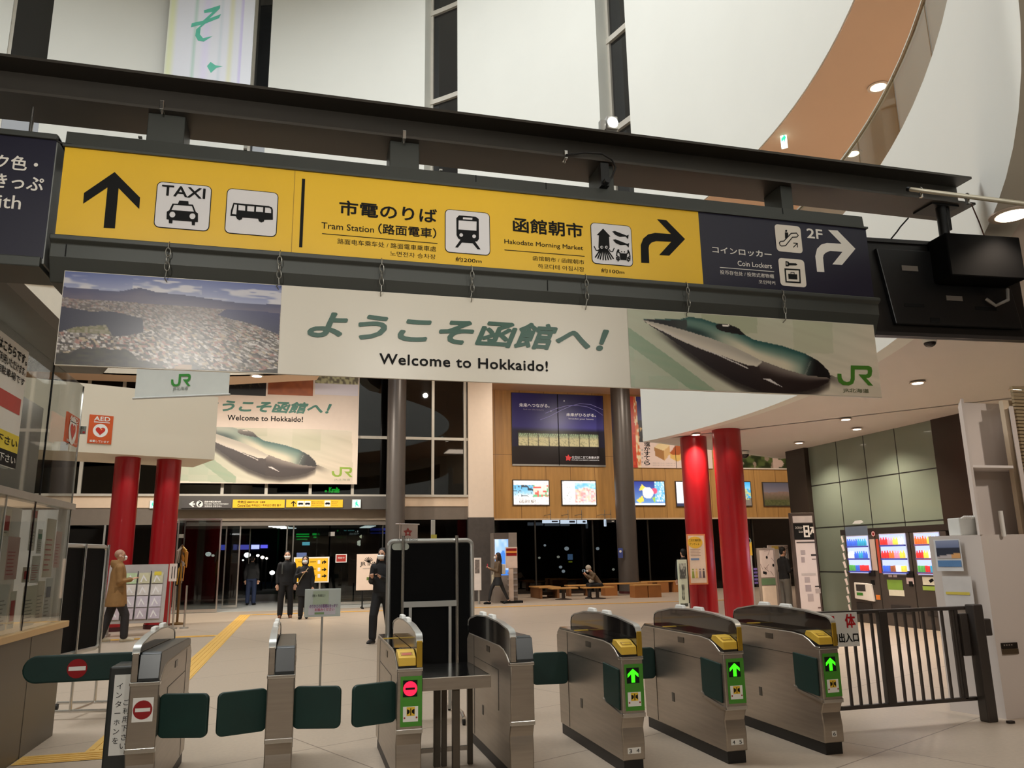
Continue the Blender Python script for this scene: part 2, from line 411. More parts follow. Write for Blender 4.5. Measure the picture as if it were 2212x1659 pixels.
# glass balustrade above the band
gl = thing('balustrade', 'curved clear glass balustrade on top of the white balcony band', 'railing', (7.4, 8, 6.15))
GT = glass((226, 224, 208), .5, .8)
ts = [ang(2044, 0)-14, ang(1990, 100), ang(1925, 268), ang(1880, 330)+2.5, ang(1880, 330)+14]
for i in range(len(ts)-1):
    mb = MB(); curved(mb, ts[i]+.06, ts[i+1]-.06, RAD+.08, RAD+.1, 6.1, 6.98); mb.build('glass_panel', GT, gl, 30)
mb = MB(); curved(mb, ts[0], ts[-1], RAD+.06, RAD+.12, 6.98, 7.0); mb.build('top_rail', CHROME, gl)
mb = MB(); curved(mb, -60, 9, RAD+5.2, RAD+5.4, 4.35, ZL); struct(mb.build('wall_second_floor', pm((224, 214, 196), .6, 0, .02, .5), None, 30))

# ---------------------------------------------------------------- entrance facade, y = 28.5
YF = 28.5
fx = lambda px, py: at(px, py, y=YF)
xl, xp0, xp1 = -17.0, fx(1010, 1000).x, fx(1063, 1000).x
zw = 8.2
struct(bx('wall_front', (xl, YF, zw), (xp1, YF+.3, 12.2), TAN))
NIGHTGLASS = glass((150, 158, 165), .9, .55)
w = bx('window_5', (xl, YF+.02, 3.75), (xp0, YF+.04, zw), NIGHTGLASS); struct(w)
mx = [fx(150, 1040).x-3.2, fx(160, 1040).x-1.6, fx(173, 1040).x, -6.0, -4.45] + [fx(q, 1060).x for q in (480, 575, 670, 761)] + [3.2, fx(935, 900).x, fx(1004, 900).x]
for x in mx: bx('mullion', (x-.05, YF-.06, 3.75), (x+.05, YF+.05, zw), FRAMEM, w)
zz = fx(940, 948).z
bx('transom', (xl, YF-.05, zz-.05), (xp0, YF+.05, zz+.05), FRAMEM, w)
bx('sill', (xl, YF-.12, 3.68), (xp0, YF+.05, 3.76), FRAMEM, w)
CREAMP = pm((216, 192, 166), .5, 0, .03)
struct(bx('trim_3', (3.0, YF-.05, fx(940, 1094).z), (xp0, YF+.2, 3.68), CREAMP))
struct(bx('trim_4', (xl, YF-.05, 3.3), (-4.4, YF+.2, 3.68), CREAMP))
GREYB = pm((118, 108, 98), .45, .2, .04)
struct(bx('trim_5', (3.0, YF-.02, 2.88), (xp0, YF+.2, fx(940, 1094).z), GREYB))
struct(bx('trim_6', (xl, YF-.02, 2.75), (-4.4, YF+.2, 3.3), GREYB))
# canopy box over the doors
zc0, zc1 = fx(600, 1102).z, fx(600, 1074).z
SIGNBAND = pm((84, 80, 76), .45, .2, .04)
struct(bx('trim_7', (fx(385, 1090).x, YF-.5, zc0), (3.15, YF+.2, zc1), SIGNBAND))
struct(bx('trim_8', (fx(385, 1090).x, YF-.1, 2.86), (3.15, YF+.2, zc0), pm((150, 136, 120), .45, .2, .04)))
w = bx('window_6', (3.15, YF+.02, 0), (xp0, YF+.04, 2.88), NIGHTGLASS); struct(w)
w = bx('window_7', (xl, YF+.02, 0), (-4.4, YF+.04, 2.75), NIGHTGLASS); struct(w)
for x in (-8.2, -6.2, -4.45): bx('mullion', (x-.03, YF-.02, 0), (x+.03, YF+.05, 2.75), ALU, w)
# pillar with a dark stone foot
struct(bx('wall_pillar', (xp0, YF-.15, 2.94), (xp1, 33, ZL), pm((226, 208, 190), .5, 0, .02)))
struct(bx('baseboard_pillar', (xp0-.02, YF-.18, 0), (xp1+.02, 33, 2.94), pm((74, 68, 64), .5, 0, .12, 8)))
# doors: sliding glass leaves with thin metal stiles
DG = glass((200, 205, 205), .55, .85)
dx = [fx(q, 1200).x for q in (400, 486, 516, 618, 632, 711, 826)]
def leaf(k, x0, x1, y, z0=.02, z1=2.86):
    d = bx('door_%d' % k, (x0, y, z0), (x1, y+.015, z1), DG); struct(d)
    for x in (x0, x1): bx('stile', (x-.022, y-.015, z0), (x+.022, y+.03, z1), CHROME, d)
    bx('rail', (x0, y-.012, z0), (x1, y+.028, z0+.09), CHROME, d)
    bx('rail', (x0, y-.012, z1-.06), (x1, y+.028, z1), CHROME, d)
    return d
leaf(1, dx[0], dx[1], YF-1.9); leaf(2, dx[1], dx[2], YF+.1); leaf(3, dx[3], dx[4], YF+.1); leaf(4, dx[4], dx[5], YF); leaf(5, dx[5], dx[6], YF)
leaf(6, dx[0]-.9, dx[0]-.05, YF-.1)
struct(bx('trim_9', (dx[0]-.9, YF-.05, 2.7), (3.1, YF+2.6, 2.86), pm((120, 112, 104), .5)))      # ceiling of the porch
struct(bx('floor_porch', (dx[0]-.9, YF-1.8, 0), (3.1, 33, .006), pm((196, 196, 190), .3, 0, .05, 5)))
# outer doors of the porch
YO = 33.6
for k, (a, b) in enumerate(((-4.6, -3.2), (-3.2, -2.0), (.6, 1.8), (1.8, 3.4))): leaf(7+k, a, b, YO)

# ---------------------------------------------------------------- timber wall and glass on the right, y = 32.5
YW = 32.5
def wood_mat():
    m = pm((204, 156, 92), .4, 0, .12, 1.2, 0, .1, None, 0, None, (6, 6, .5))
    N = m.node_tree.nodes; L = m.node_tree.links; b = N['Principled BSDF']
    tc = N.new('ShaderNodeTexCoord'); br = N.new('ShaderNodeTexBrick'); mp = N.new('ShaderNodeMapping')
    mp.inputs['Rotation'].default_value = (math.radians(90), 0, 0); L.new(tc.outputs['Object'], mp.inputs[0]); L.new(mp.outputs[0], br.inputs['Vector'])
    br.inputs['Scale'].default_value = 1; br.inputs['Brick Width'].default_value = 1.12; br.inputs['Row Height'].default_value = 2.9
    br.inputs['Mortar Size'].default_value = .012; br.offset = 0
    mx = N.new('ShaderNodeMixRGB'); mx.inputs[2].default_value = lin((140, 100, 56)); src = b.inputs['Base Color'].links[0].from_socket
    L.new(br.outputs['Fac'], mx.inputs[0]); L.new(src, mx.inputs[1]); L.new(mx.outputs[0], b.inputs['Base Color'])
    return m
WOODW = wood_mat()
struct(bx('wall_timber', (xp1, YW, 3.1), (24.5, YW+.3, ZL), WOODW))
struct(bx('trim_10', (xp1, YW-.03, 3.04), (24.5, YW+.3, 3.1), pm((230, 208, 176), .4)))
w = bx('window_8', (xp1, YW+.25, 0), (24.5, YW+.27, 3.04), NIGHTGLASS); struct(w)
for x in (9.6, 12.2, 14.8, 17.4, 20.0, 22.4): bx('mullion', (x-.03, YW+.2, 0), (x+.03, YW+.3, 3.04), pm((70, 66, 60), .4, .5), w)
struct(bx('wall_east', (24.2, -6, 0), (24.5, YW, ZL), pm((200, 180, 160), .6)))
struct(bx('wall_west', (-20, -6, 0), (-19.7, YF, 12), pm((200, 185, 168), .6)))
struct(bx('wall_platform', (-20, -6, 0), (24, -5.8, 4), pm((190, 180, 168), .6)))

# ---------------------------------------------------------------- grey-green glass wall with two dark pilasters, x = 11.9
XR = 11.9
def panel_mat():
    m = pm((126, 138, 126), .25, 0, .03, .8, 0, .3)
    return m
ya, yb = at(2026, 1000, x=XR).y, at(1747, 1000, x=XR).y
GP = panel_mat(); JOINT = pm((30, 32, 30), .5)
struct(bx('wall_right', (XR, 4, 0), (XR+.3, yb, ZS), GP))
zj = [at(1890, 1045, x=XR).z, at(1890, 1120, x=XR).z, .93]
ys = [at(q, 940, x=XR).y for q in (1803, 1863, 1932)] 
for z in [at(1960, 1020, x=XR).z, at(1850, 1135, x=XR).z, 1.05]:
    struct(bx('trim_11', (XR-.004, ya, z-.012), (XR+.02, yb, z+.012), JOINT))
for y in ys: struct(bx('trim_12', (XR-.004, y-.01, 0), (XR+.02, y+.01, ZS), JOINT))
DK = pm((46, 36, 30), .35, 0, .06, 2)
struct(bx('wall_pilaster', (XR-.12, yb-.02, 0), (XR+.4, yb+.75, ZS), DK))
struct(bx('wall_pilaster', (XR-.05, ya-.85, 0), (XR+.4, ya, ZS), DK))
# raised box front (bulkhead) on the left over the red columns
q0 = at(463, 993, z=ZS); q1 = at(166, 976, z=ZS); qb = at(475, 1004, z=ZS)
fl = FR((q1.x, q1.y, 0), (q0.x-q1.x, q0.y-q1.y, 0)); ln = (Vector((q0.x, q0.y))-Vector((q1.x, q1.y))).length
zt = fl.px(465, 857)[1]
struct(MB().prism([(-6, ZS), (ln, ZS), (ln, zt), (-6, zt)], fl, -1.9, 0).build('wall_bulkhead', pm((222, 212, 192), .5, 0, .02, .6)))
BULK = fl
# ================================================================= the beam and the signs over the gates
YS = 4.68
K = YS/6
SF = FR((0, YS, 0), (1, 0, 0))
zb0, zb1 = at(0, 196, y=YS).z, at(0, 116, y=YS).z+.005
xe = at(2112, 440, y=YS).x
beam = thing('steel_beam', 'dark grey steel H-beam carrying the signs above the ticket gates', 'beam', (2, YS, zb0))
fr = FR((0, 0, 0), (0, 1, 0))
t = .018
mb = MB().prism([(YS,zb0),(YS+.33,zb0),(YS+.33,zb0+t),(YS+.175,zb0+t),(YS+.175,zb1-t),(YS+.33,zb1-t),(YS+.33,zb1),(YS,zb1),(YS,zb1-t),(YS+.158,zb1-t),(YS+.158,zb0+t),(YS,zb0+t)], fr, -6.5, xe-.02)
mb.build('profile', DARKBEAM, beam)
for (px, py) in ((350, 228), (873, 292), (1222, 335)):
    q = at(px, py, y=YS); m2 = MB().box((q.x-.012, YS-.012, q.z-.03), (q.x+.012, YS+.05, q.z+.03)).cyl((q.x, YS+.02, q.z-.05), (q.x, YS+.02, q.z-.0), .006)
    m2.build('clamp', CHROME, beam, 0, .003)
# yellow and navy hanging sign
z0, z1 = 1.5+2.335*K, 1.5+3.05*K
x0, x1 = at(130, 415, y=YS).x, at(1877, 560, y=YS).x
xs = at(1513, 535, y=YS).x
sg = thing('direction_sign', 'long yellow and navy hanging direction sign with taxi, bus, tram and market pictograms', 'sign', ((x0+x1)/2, YS, z0))
HOUS = pm((66, 68, 64), .45, .25, .04, 2)
mb = MB().box((x0+.03, YS+.01, z0), (x1-.03, YS+.3, z1)); mb.build('sign_box', HOUS, sg)
mb = MB(); mb.prism([(YS-.02,z1-.012*K),(YS+.31,z1-.012*K),(YS+.31,z1+.14*K),(YS+.03,z1+.14*K),(YS+.02,z1+.01*K),(YS-.02,z1+.006*K)], fr, x0-.01, x1+.01); mb.build('top_housing', HOUS, sg)
mb = MB(); mb.prism([(YS-.035,z0),(YS-.035,z0-.035*K),(YS-.005,z0-.06*K),(YS-.005,z0-.16*K),(YS+.06,z0-.33*K),(YS+.31,z0-.33*K),(YS+.31,z0)], fr, x0-.02, x1+.03); mb.build('bottom_housing', HOUS, sg, 0, .006)
for px in (1030, 1182, 1690): 
    u = SF.px(px, 400)[0]; SF.rect('seam', INK, sg, (u-.003, z1+.01*K), (u+.003, z1+.138*K), -.025)
for px in (143, 1180): 
    u = SF.px(px, 540)[0]; SF.rect('seam', INK, sg, (u-.003, z0-.155*K), (u+.003, z0-.062*K), .008)
for a, b in (((320, 258), (398, 300)), ((842, 318), (905, 355)), ((1293, 350), (1325, 395)), ((1685, 420), (1712, 440))):
    A, B = at(*a, y=YS+.06), at(*b, y=YS+.06)
    bx('hanger_bracket', (A.x, YS+.05, z1+.13*K), (B.x, YS+.27, zb0), HOUS, sg, .005)
for px, py in ((303, 297), (530, 323), (952, 368)):
    q = at(px, py, y=YS+.03); bx('screw_head', (q.x-.01, YS+.02, q.z-.005), (q.x+.01, YS+.04, q.z+.005), CHROME, sg)
SF.rect('yellow_panel', YELLOW, sg, (x0, z0+.002*K), (xs, z1), .004, .01)
SF.rect('navy_panel', NAVY, sg, (xs, z0+.002*K), (x1, z1), .004, .01)
SIGNW = pm((226, 222, 222), .35, 0, .01)
def Z(ox, oy, s): return lambda L: [(ox+x/s, oy+y/s) for x, y in L]
def tile(name, a, b, par, rim=True, m=None, fr=None):
    fr = fr or SF; A, B = fr.px(*a), fr.px(*b); P = rrect(A[0], B[1], B[0], A[1], .027)
    if rim: fr.poly('tile_rim', INK, par, [rrect(A[0]-.0047, B[1]-.0047, B[0]+.0047, A[1]+.0047, .031)], .0065, px=False)
    return fr.poly(name, m or SIGNW, par, [P], .008, px=False)
def cz(z, cx, cy, r): return z(disc(cx, cy, r))
z = Z(120, 300, 4.096)
SF.poly('arrow', INK, sg, [z([(525,297),(750,523),(742,625),(560,440),(527,795),(427,790),(462,432),(246,577),(254,482)])], .006)
tile('taxi_tile', *z([(909,385),(1352,818)]), sg)
SF.text('TAXI', INK, sg, *z([(948,413),(1322,537)]), bold=.025, d=.01)
SF.poly('taxi_pictogram', INK, sg, [z([(1097,552),(1177,558),(1180,585),(1218,588),(1243,652),(1262,665),(1262,742),(1237,742),(1234,772),(1208,770),(1206,738),(1038,725),(1035,755),(1005,752),(1003,720),(984,717),(986,650),(1008,638),(1037,578),(1085,580)]),
    z([(1050,590),(1208,600),(1226,650),(1028,635)]), cz(z,1036,675,26), cz(z,1213,690,26)], .01)
tile('bus_tile', *z([(1526,445),(1948,868)]), sg)
SF.poly('bus_pictogram', INK, sg, [z([(1575,572),(1885,600),(1915,612),(1924,635),(1924,722),(1848,722),(1843,738),(1820,746),(1800,735),(1792,712),(1655,702),(1648,718),(1625,726),(1605,712),(1596,690),(1548,688),(1552,640)]),
    z([(1583,585),(1607,588),(1600,675),(1562,670)])] + [z(w) for w in ([(1620,590),(1680,597),(1678,642),(1618,637)], [(1698,598),(1760,603),(1757,650),(1696,645)], [(1776,605),(1838,610),(1836,655),(1774,650)], [(1855,612),(1895,616),(1908,630),(1908,663),(1853,658)])], .01)
A, B = SF.px(*z([(2195,357)])[0]), SF.px(*z([(2170,962)])[0])
SF.rect('divider', INK, sg, (A[0]-.0094, B[1]), (A[0]+.0094, A[1]), .0065)
SF.rect('seam', pm((150, 110, 20), .5), sg, (A[0]-.055, z0+.01*K), (A[0]-.052, z1-.01*K), .0062)
z = Z(640, 370, 5.027)
SF.text('市電のりば', INK, sg, *z([(472,318),(1523,568)]), bold=.025, d=.006)
SF.text('Tram Station', INK, sg, *z([(275,555),(842,672)]), bold=.004, d=.006)
SF.text('（路面電車）', INK, sg, *z([(892,570),(1517,733)]), bold=.02, d=.006)
SF.stroke('rule', INK, sg, z([(280,680),(1532,788)]), .0047, .006)
SF.text('路面电车乘车处 / 路面電車乗車處', INK, sg, *z([(447,732),(1517,878)]), d=.006)
SF.text('노면전차 승차장', INK, sg, *z([(1018,868),(1512,960)]), d=.006)
tile('tram_tile', *z([(1620,420),(2097,915)]), sg)
SF.poly('tram_pictogram', INK, sg, [z([(1765,485),(1945,500),(1978,525),(1980,740),(1962,768),(1938,768),(1998,855),(1965,852),(1912,788),(1795,780),(1752,835),(1722,832),(1780,750),(1755,735),(1737,700),(1735,515)]),
    z([(1808,505),(1910,512),(1908,535),(1806,528)]), z([(1760,538),(1955,552),(1953,652),(1758,638)]), cz(z,1788,698,20), cz(z,1928,712,20)], .01)
SF.text('約200m', INK, sg, *z([(1728,932),(2010,1005)]), bold=.004, d=.006)
z = Z(1070, 430, 4.706)
SF.text('函館朝市', INK, sg, *z([(178,190),(887,398)]), bold=.025, d=.006)
SF.text('Hakodate Morning Market', INK, sg, *z([(90,410),(890,537)]), bold=.004, d=.006)
SF.stroke('rule', INK, sg, z([(90,520),(905,585)]), .0047, .006)
SF.text('函馆朝市 / 函館朝市', INK, sg, *z([(378,580),(902,668)]), d=.006)
SF.text('하코다테 아침시장', INK, sg, *z([(430,658),(902,744)]), d=.006)
tile('market_tile', *z([(968,246),(1392,686)]), sg)
sq = SF.poly('squid_pictogram', INK, sg, [z([(1090,305),(1165,385),(1150,390),(1157,500),(1135,522),(1060,518),(1043,500),(1048,375),(1025,372)]), cz(z,1076,495,15), cz(z,1124,495,15)], .01)
for i, e in enumerate([(1010,600),(1035,612),(1060,620),(1090,626),(1118,627),(1145,625),(1172,622),(1197,615)]):
    SF.stroke('tentacle', INK, sq, z([(1066+i*9, 514), e]), .0094, .0102)
SF.stroke('tentacle', INK, sq, z([(1062,500),(1042,530),(1018,525),(998,484)]), .0065, .0102)
SF.stroke('tentacle', INK, sq, z([(1142,505),(1165,538),(1188,540),(1203,502)]), .0065, .0102)
SF.poly('squid_eye', INK, sq, [cz(z,1080,495,7)], .0102); SF.poly('squid_eye', INK, sq, [cz(z,1128,495,7)], .0102)
for dy in (0, 84):
    SF.poly('fish_pictogram', INK, sg, [z([(x+dy*.06, y+dy) for x, y in [(1183,335),(1210,330),(1300,365),(1330,377),(1350,368),(1345,414),(1318,387),(1260,390),(1215,370)]])], .01)
cr = SF.poly('crab_pictogram', INK, sg, [z([(1256,555),(1337,560),(1328,627),(1265,623)])], .01)
for P in ([(1258,600),(1228,580),(1232,545),(1246,515)], [(1265,556),(1246,545),(1250,520)], [(1335,605),(1363,588),(1357,553),(1342,522)], [(1330,560),(1345,552),(1342,528)], [(1258,612),(1228,600),(1230,625)], [(1260,622),(1240,622),(1245,640)], [(1334,618),(1362,606),(1360,632)], [(1330,626),(1350,630),(1345,642)]):
    SF.stroke('crab_leg', INK, cr, z(P), .0086, .0102)
for c in ((1278,540), (1308,542)): SF.poly('crab_eye', INK, cr, [cz(z,*c,6)], .0102)
SF.text('約100m', INK, sg, *z([(1072,705),(1308,768)]), bold=.004, d=.006)
SF.poly('arrow', INK, sg, [z([(1480,650),(1562,655),(1555,500),(1562,470),(1585,445),(1630,430),(1785,437),(1662,572),(1765,578),(1925,410),(1735,218),(1640,208),(1782,358),(1620,347),(1550,362),(1500,405),(1475,470)])], .006)
z = Z(1510, 450, 5.672)
LET = pm((232, 226, 216), .4, 0, .01)
SF.text('コインロッカー', LET, sg, *z([(155,470),(885,612)]), bold=.02, d=.006)
SF.text('Coin Lockers', LET, sg, *z([(465,645),(888,742)]), bold=.012, d=.006)
SF.stroke('rule', LET, sg, z([(250,727),(915,780)]), .0047, .006)
SF.text('投币存包处 / 投幣式寄物櫃', LET, sg, *z([(250,758),(915,864)]), d=.006)
SF.text('코인락커', LET, sg, *z([(722,880),(928,942)]), bold=.005, d=.006)
SF.text('2F', LET, sg, *z([(1310,250),(1510,382)]), bold=.03, d=.006)
tile('escalator_tile', *z([(915,197),(1265,558)]), sg, False, CREAM)
e = SF.stroke('escalator_pictogram', INK, sg, z([(985,458),(974,432),(988,412),(1030,408),(1120,312),(1185,310),(1206,338),(1190,358),(1135,360),(1050,465),(1000,468)]), .007, .01, closed=True)
SF.poly('rider', INK, e, [z([(1043,300),(1080,303),(1085,335),(1060,380),(1045,375)]), cz(z,1058,282,13)], .0102)
SF.stroke('small_arrow', INK, e, z([(1145,485),(1192,438)]), .0065, .0102); SF.stroke('small_arrow', INK, e, z([(1145,432),(1195,435),(1196,485)]), .0065, .0102)
tile('locker_tile', *z([(960,610),(1312,975)]), sg, False, CREAM)
SF.poly('key_pictogram', INK, sg, [z([(1050,652),(1088,660),(1096,676),(1178,680),(1197,695),(1180,706),(1096,704),(1085,718),(1052,715)]), z([(1062,668),(1074,672),(1074,702),(1064,700)])], .01)
lk = SF.stroke('locker_pictogram', INK, sg, z([(1045,750),(1222,760),(1230,916),(1058,905)]), .011, .01, closed=True)
SF.poly('suitcase', INK, lk, [z([(1083,808),(1192,815),(1195,878),(1088,870)])], .0102)
SF.stroke('suitcase_handle', INK, lk, z([(1115,808),(1116,790),(1155,792),(1158,812)]), .0047, .0103)
SF.poly('arrow', LET, sg, [z([(1440,780),(1530,785),(1513,610),(1520,575),(1545,548),(1600,525),(1750,537),(1628,690),(1745,698),(1910,500),(1690,275),(1575,268),(1740,438),(1560,428),(1490,448),(1440,500),(1418,590)])], .006)

# ---------------------------------------------------------------- welcome banner on chains
zt_, zb_ = at(1000, 645, y=YS).z, at(1000, 827, y=YS).z
zt_, zb_ = 1.5+2.075*K, 1.5+1.375*K
bl, br_ = at(128, 690, y=YS).x, at(1896, 780, y=YS).x
bn = thing('welcome_banner', 'long white welcome banner with town view and green train, on chains under the yellow sign', 'banner', ((bl+br_)/2, YS, zb_))
BAN = pm((214, 206, 190), .3, 0, .02, .5)
SF.rect('board', BAN, bn, (bl, zb_), (br_, zt_), -.0, .02)
up1, up2 = SF.px(604, 715)[0], SF.px(1359, 760)[0]
def town(u, v):
    hill = .17 + .05*u + .02*math.sin(u*9+.5) - .045*math.exp(-((u-.33)/.06)**2) - .02*math.exp(-((u-.1)/.1)**2)
    if v < hill:
        c = mixc((84, 96, 150), (150, 154, 182), v/hill); n = vnoise(u*9, v*22, 1)*.6 + vnoise(u*22, v*50, 2)*.4
        cl = sst(.52, .72, n)*sst(.02, .06, v)
        if .3 < u < .62 and .03 < v < .17: cl = max(cl, sst(.35, .6, n))
        return mixc(c, (214, 208, 206), cl*.8)
    if v < .29+.03*u: return mixc((58, 58, 96), (92, 84, 104), (v-hill)/.12 + .3*vnoise(u*20, v*40, 5))
    L = [(0,.385),(.12,.42),(.24,.415),(.36,.47),(.37,.62),(.3,.665),(.235,.68),(.2,.56),(.07,.6),(0,.665)]
    Rr = [(.7,.38),(.74,.31),(.82,.275),(1,.25),(1,.57),(.86,.46),(.76,.42)]
    if inpoly(u, v, L): return mixc((42, 40, 66), (32, 30, 48), v)
    if inpoly(u, v, Rr): return mixc((52, 50, 98), (28, 28, 62), (v-.25)*3)
    if inpoly(u, v, [(.03,.62),(.1,.545),(.2,.54),(.225,.66),(.04,.66)]): return mixc((96, 92, 48), (150, 140, 120), hsh(int(u*90), int(v*60)))
    dk = pline([(0,.86),(.12,.8),(.3,.8),(.36,.9),(.5,.97),(.56,.9),(.7,.98),(1,.95)], u)
    if v > dk + .05*vnoise(u*20, v*20, 7):
        return mixc((34, 26, 24), (60, 54, 34), vnoise(u*40, v*40, 3)) if not (.48 < u < .6 and v > .95) else (150, 110, 60)
    k = 1/(.25+v*v); j = int((v+.012*vnoise(u*30, v*8, 9))*120*(.5+.5*k*.5)); i = int((u+.02*hsh(j, 3))*120*(.35+.2*k)+hsh(j, 1)*9); h = (hsh(i, j)+.35*vnoise(u*17, v*17, 6)) % 1
    base = mixc((112, 100, 100), (88, 76, 72), (v-.3)*2); pal = [(196,188,182),(150,140,132),(60,52,50),(170,120,110),(190,170,140),(70,62,60),(225,218,212),(110,98,92),(84,78,60)]
    return mixc(base, pal[int(h*9)], .35+.5*sst(.3, .7, v))
SF.picture('town_photograph', bn, (bl+.004, zt_-.004), (up1, zb_+.004), town, 230, 110, .003, vcol(.28))
TR_T = [(175,125),(350,118),(470,118),(540,95),(640,110),(760,150),(830,150),(990,245),(1060,285),(1300,335),(1480,395),(1600,460),(1680,540),(1698,590)]
TR_B = [(175,130),(240,182),(330,240),(500,375),(700,525),(900,645),(1100,722),(1280,745),(1480,718),(1580,690),(1680,640),(1698,592)]
TR_L = [(180,130),(330,165),(510,215),(700,275),(860,335),(1000,400),(1100,455),(1300,530),(1480,580),(1690,605)]
def train(u, v, tall=0):
    x = 62 + u*2033 + v*(18+u*32); y = 38+107*u + (657-37*u)*v
    c = mixc((190, 188, 166), (224, 206, 186), sst(.1, .95, u)); c = mixc(c, (176, 186, 160), .5*sst(0, .5, 1-abs(u*1.2-.45))*(1-v))
    s = (y-230) - (x-62)*.78
    g = (120, 148, 118)
    if -40 < s < 110 and x < 760: c = mixc(c, g, .75)
    elif 110 < s and x < 700: c = mixc(c, (160, 176, 150), .45 + .3*(hsh(int(x/110), int(y/120)) > .5))
    if 640 < x < 1090 and y < 230: c = mixc(c, (150, 160, 126), .6)
    if 1390 < x < 1730 and y < 395: c = mixc(c, (170, 174, 140), .45)
    r = vnoise((x-y*2.2)*.004, (y-x*.28)*.03, 4); c = mixc(c, (170, 164, 140), .35*r)
    sb = pline([(175,150)]+[(a, b+14) for a, b in TR_B]+[(2100,770)], x)
    sh = sst(70, 0, y-sb)*(1 if y > sb-30 else 0)*sst(200, 500, x)*sst(1900, 1560, x)
    c = mixc(c, (26, 18, 16), .85*sh)
    if 175 <= x <= 1698:
        yt, yb, yl = pline(TR_T, x), pline(TR_B, x), pline(TR_L, x)
        if yt <= y <= yb:
            if y < yl:
                q = (y-yt)/max(1, yl-yt)
                c = mixc((36, 78, 74), (92, 120, 108), sst(0, .35, q)); c = mixc(c, (208, 196, 170), sst(.25, .8, q)*sst(560, 1000, x)*sst(1560, 1300, x))
                if x < 520 and q > .15: c = mixc((18, 16, 16), (56, 62, 58), sst(330, 520, x)*(.5+.5*hsh(int(x/60), 1)))
                if 520 <= x < 820: c = mixc(c, (30, 52, 50), sst(.45, .9, q)*sst(820, 600, x))
                c = mixc(c, (14, 10, 12), sst(1430, 1600, x + (y-500)*.25))
                if abs(x-1545+(y-430)*.45) < 5 and y > 460: c = mixc(c, (150, 150, 140), .5)
            else:
                q = (y-yl)/max(1, yb-yl)
                wb = pline([(180,.9),(500,.62),(800,.42),(1000,.36),(1080,.25),(1125,0)], x)
                c = mixc((120, 108, 100), (34, 22, 20), sst(0, .5, q)) if x > 1100 else mixc((56, 44, 42), (24, 14, 14), q)
                if q < wb: c = mixc((176, 166, 152), (206, 194, 176), sst(.2, .9, q/wb))
                ys = 265+(x-430)*.46
                if 300 < x < 1000 and abs(y-ys) < 5: c = (200, 190, 182)
                if inpoly(x, y, [(1118,612),(1175,612),(1290,688)]): c = (206, 196, 190)
        if inpoly(x, y, [(748,168),(780,150),(850,152),(930,185),(992,245),(905,238),(800,215),(758,195)]): c = (16, 12, 14) if not (805 < x < 862 and 158 < y < 172) else (240, 230, 220)
    return c
SF.picture('train_picture', bn, (up2, zt_-.004), (br_-.004, zb_+.004), train, 260, 90, .003, vcol(.28))
z = Z(640, 650, 3.072)
WG = pm((24, 78, 58), .35, 0, .02)
SF.text('ようこそ函館へ！', WG, bn, *z([(87,64),(2075,342)]), bold=.042, shear=.28, d=.004, spacing=.96)
SF.text('Welcome to Hokkaido!', INK, bn, *z([(553,349),(1668,468)]), bold=.028, d=.004, spacing=1.08)
JRL = [(1785,562),(1818,564),(1820,595),(1835,622),(1862,632),(1888,625),(1895,600),(1895,494),(2040,497),(2066,510),(2072,540),(2066,580),(2045,598),(2022,598),(2080,662),(2040,660),(1958,568),(2020,570),(2034,562),(2036,540),(2030,530),(1928,527),(1928,610),(1915,645),(1880,660),(1830,657),(1795,630),(1786,600)]
LG = pm((66, 118, 32), .35, 0, .02)
z = Z(1340, 660, 3.814)
SF.poly('railway_logo', LG, bn, [z(JRL)], .005)
SF.text('JR北海道', pm((92, 98, 66), .4), bn, *z([(1828,680),(2047,728)]), bold=.012, d=.005)
JRN = [((x-1785)/295, 1-(y-494)/168) for x, y in JRL]
def logo(fr, m, par, u0, v0, w, h, d=.004): return fr.poly('railway_logo', m, par, [[(u0+x*w, v0+y*h) for x, y in JRN]], d, px=False)
WIRE = pm((150, 148, 140), .35, .8, .03)
for px in (365, 604, 823, 1017, 1263, 1481, 1688):
    x = SF.px(px, 560 + (px-365)*.085)[0]; y = YS-.045; top = z0-.03*K; bot = zt_-.03; mb = MB()
    n = 3; h = (top-bot)*.62/n
    mb.tube([(x, y+.02, top+.03), (x, y, top+.01), (x, y, top-.02)], .0033, 6)
    for i in range(n):
        zc = top-.02-h*(i+.5); P = []
        for k in range(12):
            a = 2*math.pi*k/12; w = .013*math.cos(a)
            P.append((x + (w if i % 2 == 0 else w*.35), y + (w*.35 if i % 2 == 0 else w), zc + (h*.5+.006)*math.sin(a)))
        mb.tube(P, .0028, 6, 0, True)
    zc = top-.02-h*n
    mb.tube([(x, y, zc), (x+rnd.uniform(-.01, .01), y, zc-.04), (x+rnd.uniform(-.015, .015), y+.02, bot+.015), (x, y+.04, bot)], .0033, 6)
    mb.build('chain', WIRE, bn, 40)

